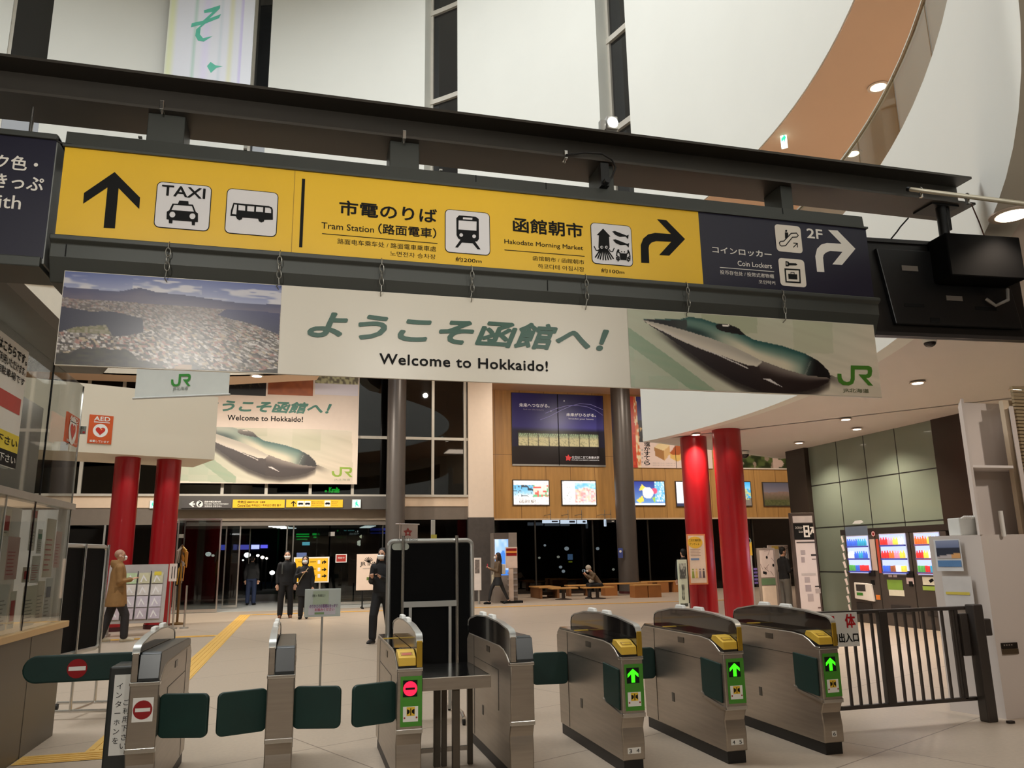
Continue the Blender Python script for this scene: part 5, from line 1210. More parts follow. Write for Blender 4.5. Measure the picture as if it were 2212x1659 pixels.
# ================================================================= vending machines along the grey-green wall
VX = XR-.12; VF = FR((VX, 0, 0), (0, -1, 0))
VGREY = pm((76, 70, 66), .35, .2, .04); LITP = em((186, 198, 255), 1.5); BOT = [(214,60,60),(240,120,60),(250,220,90),(90,170,90),(70,110,220),(250,250,250),(150,90,60),(240,150,180),(60,160,200)]
zv = Z(1780, 1040, 4.609)
def bottle(par, fr, u, v, h, w_, col, can):
    c = fr.p(u, v, .035); r = w_/2; mb = MB()
    if can: mb.lathe([(r*.85,0),(r,h*.05),(r,h*.92),(r*.8,h)], c, 8)
    else: mb.lathe([(r*.9,0),(r,h*.06),(r,h*.6),(r*.45,h*.82),(r*.4,h)], c, 8)
    return mb.build('drink_can' if can else 'drink_bottle', pm(col, .35, 0, .03, 6, 0, 0, None, .55), par, 50)
def vend(lab, uL, uR, disp, colors, k):
    t = thing('vending_machine', lab, 'vending machine', tuple(VF.p((uL+uR)/2, 0, 0)), 0, 'drinks machines at the grey-green wall')
    zt_ = 1.86
    MB().prism([(uL+.01, 0), (uR-.01, 0), (uR-.01, zt_), (uL+.01, zt_)], VF, -.5, 0).build('cabinet', VGREY, t, 0, .012)
    A, B = VF.px(*zv([disp[0]])[0]), VF.px(*zv([disp[1]])[0]); u0, u1, v1, v0 = A[0], B[0], A[1], B[1]
    d = VF.rect('display', LITP, t, (u0, v0), (u1, v1), .006, .01)
    VF.stroke('display_frame', pm((200, 205, 220), .3), d, [(u0, v0), (u1, v0), (u1, v1), (u0, v1)], .02, .012, px=False, closed=True)
    h = (v1-v0)/3
    for r in range(3):
        zb = v0+h*r; VF.rect('shelf', pm((60, 64, 150), .4, 0, .02, 6, 0, 0, None, .3), d, (u0+.01, zb+.02), (u1-.01, zb+.05), .05, .045)
        n = 9; pr = random.Random(k*10+r)
        cset = colors[r]
        for i in range(n):
            col = BOT[cset[(i*len(cset))//n]]; w_ = (u1-u0-.06)/n
            bottle(d, VF, u0+.03+w_*(i+.5), zb+.052, h*(.62 if r else .5)*(.85+.1*pr.random()), w_*.78, col, r == 0)
        for i in range(10): pass
        VF.rect('button_row', em((110, 120, 255) if k < 2 else (240, 120, 110), .5), d, (u0+.03, zb+.026), (u1-.03, zb+.038), .052)
    return t, u0, u1, v0
E1 = [VF.px(x, 1250)[0] for x in (1832, 1900, 1975, 2057)]
colors = [[[4,4,8,8], [5,4,8,4], [3,4,0,0]], [[0,7,2,5], [0,1,7,2], [4,6,5,2]], [[1,1,2,5], [0,2,5,7], [3,0,8,8]]]
vt = [('drinks machine with a white coin panel and paper pennants, farthest of the row', ((225,548),(478,915))), ('drinks machine with red and blue lit shelves in the middle of the row', ((552,528),(858,928))), ('drinks machine with a penguin sticker, nearest the white wall', ((895,515),(1200,935)))]
for k in range(3):
    t, u0, u1, v0 = vend(vt[k][0], E1[k], E1[k+1], vt[k][1], [[c for c in colors[k][2-r]] for r in range(3)], k)
    w_ = E1[k+1]-E1[k]; L_ = E1[k]
    if k == 0:
        VF.rect('header', pm((96, 110, 130), .3), t, (u0-.02, v0+1.0), (u1+.02, 1.83), .006)
        VF.poly('brand_swoosh', pm((200, 204, 206), .3), t, [[(u0+.25, v0+1.06), (u0+.34, v0+1.12), (u0+.55, v0+1.13), (u0+.62, v0+1.08), (u0+.5, v0+1.05)]], .008, px=False)
        MB().prism([(u0+.12, .5), (u1+.02, .46), (u1-.02, .82), (u0+.14, .84)], VF, 0, .05).build('coin_panel', PAPER, t, 0, .01)
        VF.rect('return_window', pm((60, 58, 60), .2), t, (u0+.2, .66), (u0+.5, .8), .052); VF.rect('green_label', GREEN, t, (u0+.2, .57), (u0+.4, .63), .052)
        pv = []
        for i in range(9):
            zz = 1.85-i*.185; m = MB(); a = VF.p(L_-.02, zz, .02); m.add([a, VF.p(L_-.06-.03*(i % 2), zz-.02, .03), VF.p(L_-.03, zz-.16, .03), VF.p(L_+.02, zz-.14, .02)], [(0,1,2,3)]); m.build('paper_pennant', pm((232, 222, 220), .6), t)
        VF.poly('round_badge', RED, t, [disc(*VF.px(*zv([(492, 522)])[0]), .06)], .006, px=False); VF.poly('badge_ring', PAPER, t, [disc(*VF.px(*zv([(492, 522)])[0]), .05), disc(*VF.px(*zv([(492, 522)])[0]), .035)], .008, px=False)
        VF.rect('price_list', pm((200, 180, 170), .4), t, (u1+.04, 1.1), (u1+.2, 1.75), .006)
        VF.rect('orange_sticker', pm((224, 130, 50), .4), t, (u1+.05, .5), (u1+.18, .6), .006)
    if k == 1:
        VF.rect('red_side_band', pm((190, 80, 60), .4), t, (L_+.02, 1.05), (L_+.1, 1.75), .006)
        VF.rect('green_poster', pm((130, 170, 70), .4), t, (L_+.22, .72), (L_+.66, .92), .006); VF.rect('cream_poster', pm((222, 222, 204), .4), t, (L_+.24, .6), (L_+.68, .72), .006)
        VF.rect('price_tag', pm((226, 206, 206), .4), t, (L_+.78, .85), (L_+.98, .97), .006)
        for q in (.28, .42): VF.rect('small_notice', pm((206, 190, 188), .4), t, (L_+q, .97), (L_+q+.11, 1.09), .006)
    if k == 2:
        VF.rect('cream_poster', pm((228, 228, 210), .4), t, (L_+.22, .84), (L_+.6, 1.0), .006); VF.poly('diamond', INK, t, [[(L_+.38, .93), (L_+.48, .97), (L_+.52, .93), (L_+.42, .88)]], .008, px=False)
        VF.rect('green_sticker', pm((150, 180, 80), .4), t, (L_+.2, .74), (L_+.54, .82), .006)
        q = VF.px(*zv([(1192, 1118)])[0]); VF.poly('penguin_sticker', INK, t, [disc(q[0], q[1], .1, .13)], .006, px=False); VF.poly('white_belly', PAPER, t, [disc(q[0], q[1]-.01, .065, .09)], .008, px=False)
        VF.rect('card', PAPER, t, (L_+.88, .52), (L_+1.08, .62), .006); VF.rect('green_badge', pm((140, 190, 80), .4), t, (u1+.06, 1.3), (u1+.22, 1.46), .006)
        VF.rect('lamp_dot', em((120, 255, 140), 2), t, (u1-.12, 1.02), (u1-.09, 1.05), .012)
    VF.rect('coin_mechanism', BLACK, t, (u1-.08, .98), (u1+.1, 1.1), .02, .018); VF.rect('card_reader', INK, t, (u1-.05, .8), (u1+.05, .9), .015, .012)
    MB().prism([(u0+.1, .26), (u1-.1, .26), (u1-.1, .42), (u0+.1, .42)], VF, -.01, .012).build('outlet_door', pm((44, 42, 42), .25), t, 0, .006)
struct(MB().prism([(E1[0]-.1, 1.86), (E1[3]+.1, 1.86), (E1[3]+.1, 1.98), (E1[0]-.1, 1.98)], VF, -.3, .005).build('trim_17', pm((40, 34, 32), .4)))
lamp('vending_glow', 'AREA', tuple(VF.p((E1[0]+E1[3])/2, 1.4, .35)), 4, (.8, .85, 1), 1.5, .5, aim=tuple(VF.p((E1[0]+E1[3])/2, .6, 2)))

# ================================================================= white booth wall on the right
BX = 6.0; WB = pm((214, 204, 196), .5, 0, .02, .6); BFR = FR((0, 6.2, 0), (1, 0, 0))
xl_, xr_ = BFR.px(2167, 1500)[0], 8.4
zl = BFR.px(2130, 1155)[1]
struct(MB().prism([(xl_, 6.2), (xr_, 6.2), (xr_, 7.5), (6.8, 7.5), (6.06, 6.7)], FR((0, 0, 0), (1, 0, 0), (0, 1, 0)), 0, zl).build('wall_booth', WB))
A, B = BFR.px(2078, 880), BFR.px(2166, 872)
bo = thing('wall_booth_cabinet', 'open white wall cabinet with a lit white shelf on top of the booth wall', 'cabinet', (6.4, 6.4, zl))
zt_ = A[1]; x0, x1 = A[0]-.02, B[0]+.03
MB().box((x0+.34, 6.52, zl), (x1+.4, 6.56, zt_+.12)).build('back_panel', WB, bo); MB().prism([(x0-.02, 6.16), (x0+.01, 6.16), (x0+.36, 6.54), (x0+.33, 6.56)], FR((0, 0, 0), (1, 0, 0), (0, 1, 0)), zl, zt_+.08).build('side_panel', WB, bo)
MB().prism([(x1-.01, 6.15), (x1+.04, 6.15), (x1+.44, 6.56), (x1+.39, 6.56)], FR((0, 0, 0), (1, 0, 0), (0, 1, 0)), zl, zt_+.02).build('side_panel', WB, bo)
zs_ = BFR.px(2130, 1008)[1]; MB().prism([(x0+.02, 6.18), (x1-.04, 6.18), (x1+.3, 6.52), (x0+.36, 6.52)], FR((0, 0, 0), (1, 0, 0), (0, 1, 0)), zs_-.012, zs_+.012).build('shelf', pm((236, 228, 222), .5), bo)
a = BFR.px(2155, 1104); MB().cyl((a[0], 6.17, a[1]), (a[0]+.0, 6.17, zl-.02), .02).build('white_tube', PAPER, bo, 40)
struct(bx('wall_booth_side', (x1+.03, 6.25, 0), (x1+.5, 6.3, zt_+.1), pm((204, 186, 160), .5)))
mb = MB(); 
for i in range(40): mb.box((x1+.1, 6.18, 1.7+i*.035), (x1+1.6, 6.21, 1.7+i*.035+.026))
sh = mb.build('wall_shutter', pm((166, 148, 116), .4, .2)); struct(sh)
# papers on the booth
LFx = Vector((6.05, 6.7, 0)); LF2 = FR((6.05-.02, 6.7-.0, 0), (xl_-6.05, 6.2-6.7, 0)); ww = (Vector((xl_, 6.2))-Vector((6.05, 6.7))).length
def pin(lab, z0, z1, u0, u1, m, name='notice'):
    t = thing(name, lab, 'notice', tuple(LF2.p((u0+u1)/2, z0, .01)), 0, 'papers on the white booth'); LF2.rect('sheet', m, t, (u0, z0), (u1, z1), .012, .004); return t
t = pin('landscape poster with dark hills and sea on the white booth', 1.3, 1.6, .08, .34, pm((228, 228, 228), .4))
LF2.picture('picture', t, (.1, 1.59), (.33, 1.42), lambda u, v: mixc((150, 160, 190), (110, 124, 160), v*2) if v < .4 else ((48, 54, 70) if v < .9 - .2*u else (226, 170, 110) if u > .6 else (200, 190, 190)), 20, 16, .016)
LF2.rect('blue_band', pm((96, 140, 190), .4), t, (.1, 1.34), (.33, 1.4), .016)
t = pin('pale notice with a yellow line hanging below the hills poster on the booth', .95, 1.25, .12, .4, pm((220, 216, 212), .4)); LF2.rect('yellow_line', pm((226, 206, 90), .4), t, (.14, 1.08), (.37, 1.105), .016)
tt = thing('paper_roll', 'crumpled white paper bundle on top of the white booth corner', 'paper', tuple(at(2085, 1155, y=6.5))); a, b = at(2062, 1119, y=6.5), at(2108, 1158, y=6.5)
mb = MB(); mb.box((a.x, 6.45, zl), (b.x, 6.6, a.z)); mb.build('stack', pm((222, 222, 216), .5), tt, 0, .01); mb = MB()
for i in range(7): mb.tube([(a.x+.02+i*.025, 6.45, a.z-.01), (a.x+.06+i*.02, 6.44, a.z+.012), (a.x+.1+i*.016, 6.46, a.z-.004)], .009, 6)
mb.build('crumpled_top', PAPER, tt, 40)
t = thing('wall_plate', 'small black metal plate with a slot low on the white booth wall', 'plate', tuple(BFR.p(*BFR.px(2178, 1400), .01))); A, B = BFR.px(2161, 1389), BFR.px(2199, 1412)
BFR.rect('plate', pm((40, 34, 30), .35, .3), t, (A[0], (A[1]+B[1])/2), (B[0], A[1]), .012, .012, .002); BFR.rect('slot_flap', pm((120, 104, 84), .3, .7), t, (A[0], B[1]), (B[0], (A[1]+B[1])/2-.002), .014, .014, .002)
for i in range(4): BFR.rect('stud', pm((150, 140, 130), .4), t, (A[0]+.02+i*.028, A[1]-.025), (A[0]+.034+i*.028, A[1]-.013), .014)

# ================================================================= signs and stands in the middle distance
def board(name, lab, cat, px0, px1, Y, m, floor=False, th=.05, bottom=None, group=None):
    fr = FR((0, Y, 0), (1, 0, 0)); A, B = fr.px(*px0), fr.px(*px1); t = thing(name, lab, cat, ((A[0]+B[0])/2, Y, 0 if floor else B[1]), 0, group)
    fr.rect('board', m, t, (A[0], B[1] if not floor else 0), (B[0], A[1]), 0, th, .004); return t, fr, A, B
# tall totem sign
TY = 15.6; tx = at(1740, 1200, y=TY).x
TF = FR((tx, TY, 0), (.96, -.27, 0)); A, B = TF.px(1706, 1108), TF.px(1776, 1300)
t = thing('totem_sign', 'tall dark-framed information pillar with white panels beside the grey-green wall', 'sign', (tx, TY, 0)); h_ = A[1]
TF.rect('body', pm((84, 74, 70), .4, .3), t, (A[0], 0), (B[0], h_), 0, .12, .006)
w_ = B[0]-A[0]
TF.rect('top_panel', pm((206, 200, 200), .4), t, (A[0]+.05, h_-.22), (B[0]-.04, h_-.07), .004)
TF.rect('locker_panel', INK, t, (A[0]+.05, h_-.58), (B[0]-.04, h_-.24), .004)
TF.rect('white_panel', pm((214, 206, 206), .4, 0, .02), t, (A[0]+.06, .12), (B[0]-.04, h_-.6), .004)
TF.text('コインロッカー', PAPER, t, (A[0]+.09, h_-.3), (A[0]+w_*.48, h_-.36), bold=.01, px=False, d=.007); TF.text('Coin Lockers', PAPER, t, (A[0]+.16, h_-.39), (A[0]+w_*.48, h_-.44), px=False, d=.007)
TF.stroke('locker_mark', PAPER, t, [(A[0]+w_*.54, h_-.52), (A[0]+w_*.72, h_-.52), (A[0]+w_*.72, h_-.3), (A[0]+w_*.54, h_-.3)], .035, .007, px=False, closed=True); TF.rect('suitcase', PAPER, t, (A[0]+w_*.58, h_-.44), (A[0]+w_*.68, h_-.38), .008)
TF.stroke('arrow', PAPER, t, [(A[0]+w_*.78, h_-.48), (A[0]+w_*.9, h_-.34)], .03, .007, px=False); TF.stroke('arrow', PAPER, t, [(A[0]+w_*.79, h_-.33), (A[0]+w_*.91, h_-.33), (A[0]+w_*.91, h_-.45)], .03, .007, px=False)
for (u, v, ww_, hh_, c) in ((.3,1.45,.16,.1,(168,160,164)),(.3,1.28,.12,.12,(160,150,154)),(.72,1.42,.18,.04,(40,36,36)),(.74,1.34,.14,.02,(120,112,112)),(.36,.85,.18,.12,(170,162,166)),(.36,.66,.2,.14,(160,152,158)),(.76,.75,.2,.03,(40,36,36)),(.76,.62,.18,.1,(176,168,168)),(.42,.45,.2,.16,(172,164,166)),(.16,1.7,.7,.03,(70,66,66)),(.8,.3,.14,.03,(110,90,90)),(.25,1.0,.5,.05,(186,180,180))):
    TF.rect('printed_block', pm(c, .5), t, (A[0]+w_*u, v), (A[0]+w_*(u+ww_*1.2), v+hh_), .007)
# map board
t, fr, A, B = board('map_board', 'grey-framed map board on the floor between the red column and the tall pillar sign', 'sign', (1635, 1184), (1684, 1310), 16.6, pm((170, 158, 146), .4, .3), True)
fr.rect('map', pm((220, 206, 200), .4, 0, .08, 4), t, (A[0]+.05, .95), (B[0]-.05, A[1]-.05), .004); fr.rect('green_band', pm((104, 134, 100), .4), t, (A[0]+.05, .78), (B[0]-.05, .93), .004); fr.rect('lower_sheet', pm((230, 214, 196), .4), t, (A[0]+.05, .1), (B[0]-.05, .76), .004)
pr = random.Random(5)
for i in range(9):
    u = A[0]+.1+pr.random()*(B[0]-A[0]-.2); v = 1.0+pr.random()*.6; fr.stroke('street_line', pm((150, 136, 130), .4), t, [(u, v), (u+pr.uniform(-.12, .12), v+pr.uniform(-.15, .15))], .012, .006, px=False)
for c in ((1656, 1204), (1670, 1221), (1650, 1237), (1654, 1238)): fr.poly('map_mark', INK, t, [disc(*fr.px(*c), .025, .035)], .007, px=False)
# yellow and blue standing signs behind the red column
t, fr, A, B = board('standing_sign', 'standing sign with a yellow cut-out top and blue side behind the red column', 'sign', (1612, 1198), (1633, 1312), 17.4, pm((206, 204, 200), .4), True)
fr.rect('yellow_top', pm((240, 200, 70), .4), t, (A[0], A[1]-.02), (B[0]+.02, A[1]+.3), .003, .02); fr.rect('blue_side', pm((92, 140, 210), .4), t, (A[0], .75), (A[0]+.1, A[1]-.05), .005)
fr.poly('round_ear', pm((150, 170, 176), .4), t, [disc(B[0]-.06, A[1]+.33, .07), disc(B[0]-.06, A[1]+.33, .045)], .004, px=False); fr.text('市電', pm((220, 120, 60), .4), t, (A[0]+.03, A[1]+.2), (B[0]-.03, A[1]+.08), px=False, d=.006)
for i in range(5): fr.rect('mark', pm((130, 110, 190), .4), t, (A[0]+.16, 1.1-i*.08), (A[0]+.26, 1.15-i*.08), .006)
t, fr, A, B = board('bus_ticket_stand', 'cream ticket stand with writing along the top behind the man at the right', 'sign', (1659, 1178), (1712, 1290), 18.6, pm((222, 206, 190), .4), True)
fr.text('定期バス', pm((90, 50, 40), .4), t, (1680, 1180), (1702, 1187), bold=.02); fr.rect('sheet', PAPER, t, (A[0]+.3, A[1]-.7), (B[0]-.05, A[1]-.15), .004)
fr.rect('yellow_sheet', pm((226, 190, 90), .4), t, (A[0]+.1, A[1]-.1), (A[0]+.3, A[1]-.02), .004)
# poster on the red column
x1c, y1c = colpos(1497, 945)
PFc = FR((x1c, y1c-rr-.06, 0), (1, 0, 0)); A, B = PFc.px(1484, 1154), PFc.px(1530, 1262)
t = thing('poster', 'yellow and white questionnaire poster with an orange border on the red column', 'poster', tuple(PFc.p((A[0]+B[0])/2, B[1], 0)))
PFc.rect('board', pm((226, 150, 100), .4), t, (A[0], B[1]), (B[0], A[1]), 0, .05); PFc.rect('sheet', pm((238, 222, 200), .4), t, (A[0]+.02, B[1]+.03), (B[0]-.03, A[1]-.03), .003)
PFc.poly('yellow_bubble', pm((236, 196, 70), .4), t, [disc(A[0]+.17, A[1]-.17, .17, .12)], .005, px=False); PFc.text('二次交通実態', INK, t, (A[0]+.03, A[1]-.1), (A[0]+.3, A[1]-.15), px=False, d=.007); PFc.text('アンケート', INK, t, (A[0]+.04, A[1]-.18), (A[0]+.26, A[1]-.23), px=False, d=.007)
PFc.rect('blue_box', pm((120, 150, 190), .4), t, (A[0]+.05, A[1]-.53), (A[0]+.24, A[1]-.49), .006)
for i in range(4):
    u = A[0]+.08+i*.08; pp_ = PFc.poly('printed_figure', [pm((150, 170, 80), .4), pm((226, 200, 120), .4), pm((150, 140, 150), .4), pm((100, 90, 90), .4)][i], t, [[(u-.03, B[1]+.13), (u+.03, B[1]+.13), (u+.02, B[1]+.27), (u-.02, B[1]+.27)], disc(u, B[1]+.3, .02, n=10)], .006, px=False)
for i in range(5): PFc.rect('text_line', pm((170, 150, 130), .4), t, (A[0]+.05, A[1]-.32-i*.03), (A[0]+.28-.03*(i % 2), A[1]-.31-i*.03), .006)
# A-shaped brochure stand
AF = FR((0, 14.9, 0), (1, 0, 0)); A, B = AF.px(1455, 1209), AF.px(1492, 1345)
AS = FR((A[0], 14.75, 0), (1, .1, 0), (.1, .18, 1)); w_ = B[0]-A[0]-.08; h_ = A[1]*1.02
t = thing('display_stand', 'leaning grey easel stand with black and white photographs beside the poster column', 'stand', (A[0]+.15, 14.9, 0))
AS.rect('panel', pm((196, 204, 184), .4), t, (0, .0), (w_, h_), 0, .03)
MB().box((A[0]+.28, 15.15, 0), (A[0]+.33, 15.3, h_*.9)).build('rear_leg', INK, t)
AS.picture('photograph', t, (.03, h_-.08), (w_-.03, h_-.38), lambda u, v: mixc((170, 176, 164), (80, 84, 80), sst(.3, .8, vnoise(u*8, v*8, 1)+.3*(v > .4))), 16, 16, .004); AS.picture('photograph', t, (.06, h_-.5), (w_-.09, h_-.8), lambda u, v: mixc((150, 156, 140), (34, 36, 34), sst(.3, .7, vnoise(u*6, v*7, 2))), 16, 16, .004)
AS.rect('dark_band', pm((70, 74, 66), .4), t, (.02, h_-.93), (w_-.02, h_-.87), .004)
for i in range(2):
    for j in range(2): AS.rect('sheet', pm((226, 226, 216), .4), t, (.03+i*w_*.47, .06+j*.26), (.03+i*w_*.47+w_*.43, .3+j*.26), .004)

# map kiosk, red and white stand, small case by the pillar
t, fr, A, B = board('map_kiosk', 'tall grey kiosk with a lit blue map beside the walking woman', 'kiosk', (1066, 1151), (1119, 1300), 27.0, pm((150, 138, 128), .4, .2), True, .5)
fr.picture('lit_map', t, (A[0]+.04, A[1]-.22), (A[0]+(B[0]-A[0])*.62, .9), lambda u, v: (70, 130, 220) if (u-.6)**2*1.4+(v-.55)**2 < .06 or v > .85 else mixc((196, 220, 250), (120, 170, 240), vnoise(u*5, v*7, 3)), 16, 30, .004, vcol(.3, .8))
fr.rect('top_band', pm((92, 82, 76), .4), t, (A[0], A[1]-.2), (B[0]-.3, A[1]), .004); 
for i in range(5): fr.rect('brochure_pocket', pm((176, 168, 166), .4), t, (B[0]-.36, .15+i*.2), (B[0]-.02, .2+i*.2), .03, .03)
t, fr, A, B = board('sign_stand', 'slim stand with a red and white panel in front of the map kiosk', 'sign', (1092, 1182), (1118, 1227), 26.55, pm((232, 206, 190), .4), False, .03)
for z_, m_ in ((.06, RED), (.14, pm((236, 150, 70), .4)), (.22, RED)): fr.rect('band', m_, t, (A[0]+.02, A[1]-z_-.07), (B[0]-.02, A[1]-z_+.02), .004)
u = (A[0]+B[0])/2; MB().box((u-.1, 26.57, .06), (u+.06, 26.61, B[1])).build('post', pm((222, 198, 180), .4), t); MB().box((u-.35, 26.45, .02), (u+.35, 26.8, .07)).build('base', INK, t)
for s_ in (-.33, .33): MB().cyl((u+s_-.02, 26.5, .04), (u+s_+.02, 26.5, .04), .04).build('caster', RUBBER, t)
t, fr, A, B = board('display_case', 'small white leaflet case on a post beside the dark pillar foot', 'stand', (1024, 1205), (1040, 1275), 26.4, pm((226, 216, 208), .4), False, .12)
fr.rect('leaflets', pm((120, 110, 104), .4, 0, .4, 12), t, (A[0]+.03, B[1]+.55), (B[0]-.06, A[1]-.06), .004); u = (A[0]+B[0])/2; MB().cyl((u+.05, 26.46, 0), (u+.05, 26.46, B[1]), .04).build('post', ALU, t, 40)
# white flag with star mark and tall strip sign behind the partition board
t, fr, A, B = board('flag', 'small white flag with a red star-shaped fort mark above the partition board', 'flag', (867, 1133), (902, 1168), 9.2, pm((234, 216, 208), .5), False, .004)
c = fr.px(881, 1150); P = []
for i in range(10): a = math.pi/2+math.pi*i/5; r = .055 if i % 2 == 0 else .03; P.append((c[0]+r*math.cos(a), c[1]+r*math.sin(a)))
fr.poly('star_fort_mark', pm((190, 90, 84), .4), t, [P, disc(c[0], c[1]-.01, .014)], .003, px=False); fr.text('ようこそ', GREYT, t, (873, 1162), (893, 1166), d=.003)
a = fr.px(864, 1130); MB().cyl((a[0], 9.2, 0), (a[0], 9.2, a[1]), .008).cyl((a[0]-.05, 9.2, a[1]-.01), (B[0]+.02, 9.2, A[1]+.0), .007).build('pole', pm((220, 204, 196), .4), t, 40)
t, fr, A, B = board('strip_sign', 'tall narrow white sign with yellow marks behind the partition board', 'sign', (931, 1123), (940, 1172), 10.2, PAPER, False, .01)
fr.rect('yellow_mark', pm((236, 226, 110), .4), t, (A[0], B[1]), (B[0]+.02, B[1]+.1), .003); MB().cyl(((A[0]+B[0])/2, 10.22, 0), ((A[0]+B[0])/2, 10.22, A[1]), .01).build('pole', ALU, t)
# clear notice on a pole in front
AY = 8.4
t, fr, A, B = board('pole_notice', 'clear acrylic notice with green and pink lines on a thin pole', 'sign', (659, 1273), (735, 1331), AY, pm((200, 208, 204), .2, 0, .03, 3, 0, .4), False, .02)
fr.rect('paper', pm((210, 204, 214), .4), t, (A[0]+.04, B[1]+.02), (B[0]-.05, A[1]-.17), .003); fr.rect('pale_green', pm((178, 192, 168), .4), t, (A[0]+.08, A[1]-.15), (B[0]-.12, A[1]-.02), .003)
fr.text('函館 ← 新函館北斗', INK, t, (675, 1284), (703, 1289), d=.006); PK = pm((190, 70, 110), .4)
fr.text('のりかえのお客様はまっすぐ', pm((120, 70, 130), .4), t, (669, 1306), (729, 1312), d=.006, bold=.02); fr.text('お進みください', PK, t, (680, 1314), (722, 1319), d=.006, bold=.02); fr.rect('green_line', pm((130, 160, 110), .4), t, (A[0]+.1, B[1]+.025), (B[0]-.16, B[1]+.045), .006)
u = (A[0]+B[0])/2; MB().cyl((u, AY+.02, .0), (u, AY+.02, B[1]+.05), .011).build('pole', ALU, t, 40); MB().cyl((u, AY+.02, 0), (u, AY+.02, .02), .14, n=24).build('base', ALU, t)

# hotel sign, yellow direction board, small notices by the doors
t, fr, A, B = board('hotel_sign', 'white standing sign with a hotel name and a green arrow beside the doors', 'sign', (771, 1197), (823, 1274), 26.2, pm((236, 214, 196), .45, 0, .02), False, .03)
fr.text('JR INN', INK, t, (778, 1214), (816, 1224), bold=.01); fr.text('HAKODATE', GREYT, t, (784, 1227), (808, 1229)); c = fr.px(796, 1215)
for i in range(7): a = math.radians(30+20*i); fr.stroke('leaf_mark', INK, t, [(c[0], c[1]), (c[0]+.16*math.cos(a), c[1]+.17*math.sin(a))], .02, .004, px=False)
fr.stroke('arrow', pm((100, 120, 60), .4), t, [(792, 1250), (816, 1250)], .09, .004); fr.stroke('arrow', pm((100, 120, 60), .4), t, [(803, 1241), (814, 1250), (803, 1259)], .08, .0045)
for px in (783, 806): u = fr.px(px, 1280)[0]; MB().box((u-.02, 26.22, 0), (u+.02, 26.27, B[1]+.1)).build('leg', INK, t); MB().box((u-.03, 25.9, .0), (u+.03, 26.6, .04)).build('foot', INK, t)
t, fr, A, B = board('direction_board', 'yellow standing direction board with three arrows behind the woman in black', 'sign', (635, 1204), (710, 1258), 25.6, PAPER, False, .04)
fr.rect('yellow_face', LITY, t, (A[0]+.04, B[1]+.04), (B[0]-.04, A[1]-.04), .004)
for i, y in enumerate((1214, 1230, 1244)):
    fr.rect('tile', PAPER, t, fr.px(686, y+4), fr.px(692, y-4), .006); fr.stroke('arrow', INK, t, [(695, y+1), (703, y)] if i else [(697, y+4), (697, y), (703, y-1)], .035, .006); fr.stroke('arrow', INK, t, [(700, y-3), (704, y), (700, y+3)], .03, .0065); fr.text('函館朝市', INK, t, (670, y-2), (683, y+1), d=.006); fr.text('市内電車', INK, t, (644, y-2), (658, y+1), d=.006)
for px in (656, 690): u = fr.px(px, 1280)[0]; MB().box((u-.025, 25.62, 0), (u+.025, 25.66, B[1]+.1)).box((u-.03, 25.4, 0), (u+.03, 25.9, .03)).build('leg', ALU, t)
df = FR((0, YF-.012, 0), (1, 0, 0))
for lab, a, b, m, w2 in (('small red notice with a white edge on the entrance glass', (727, 1199), (747, 1213), pm((170, 50, 40), .4), 1), ('small blue notice with a white mark on the entrance glass', (641, 1194), (662, 1206), pm((90, 110, 160), .4), 0), ('small pale plate high on the entrance glass beside the red column', (383, 1154), (397, 1162), pm((230, 210, 196), .4), 0), ('small grey plate high on the glass of the right entrance door', (711, 1149), (723, 1158), pm((160, 156, 150), .4), 0)):
    df = FR((0, YF-(.112 if 'pale plate' in lab else .012), 0), (1, 0, 0)); A, B = df.px(*a), df.px(*b); t = thing('door_notice', lab, 'notice', tuple(df.p((A[0]+B[0])/2, B[1]))); 
    if w2: df.rect('rim', PAPER, t, (A[0]-.03, B[1]-.03), (B[0]+.03, A[1]+.03), .0, .01)
    df.rect('sheet', m, t, (A[0], B[1]), (B[0], A[1]), .003, .008)
    if w2: df.text('開放中', PAPER, t, (730, 1203), (744, 1207), d=.006)
# brochure rack by the red columns
RX = FR((0, 18.9, 0), (1, 0, 0)); A, B = RX.px(262, 1218), RX.px(352, 1352)
rk = thing('brochure_rack', 'wide grey brochure rack full of leaflets in front of the red columns', 'rack', ((A[0]+B[0])/2, 18.9, 0)); w_ = B[0]-A[0]
u0 = A[0]-.25; RS = FR((0, 18.78, 0), (1, 0, 0), (0, .16, 1)); zt_ = A[1]
RS.rect('frame', pm((190, 182, 178), .4, .2), rk, (u0, .28), (B[0], zt_), -.02, .05)
for u in (u0+.05, B[0]-.08): MB().box((u, 18.72, 0), (u+.05, 19.2, .05)).box((u, 18.95, .05), (u+.05, 19.0, .6)).build('foot', pm((160, 152, 146), .4, .3), rk)
cw_ = (B[0]-u0-.12)/4; pr = random.Random(9)
for c in range(4):
    for r in range(4):
        a, b = u0+.06+c*cw_+.02, u0+.06+(c+1)*cw_-.02; z_ = .36+r*(zt_-.52)/4; hh_ = (zt_-.52)/4-.02
        col = [(206, 190, 196), (216, 204, 210), (226, 216, 206), (214, 206, 170) if c != 1 else (196, 214, 170)][r]
        l = RS.rect('leaflet', pm((col[0]-c*3, col[1]-c*2, col[2]), .4, 0, .1, 9), rk, (a, z_), (b, z_+hh_), .004)
        RS.stroke('leaflet_print', pm((240, 236, 236), .4), l, [(a+.05, z_+.03), ((a+b)/2-.02, z_+hh_*.7), (b-.06, z_+.05)], .025, .006, px=False)
    RS.rect('divider', INK, rk, (u0+.05+c*cw_, .34), (u0+.065+c*cw_, zt_-.14), .006)
RS.rect('yellow_card', pm((226, 204, 70), .4), rk, (B[0]-cw_+.0, zt_-.24), (B[0]-.12, zt_-.16), .008)
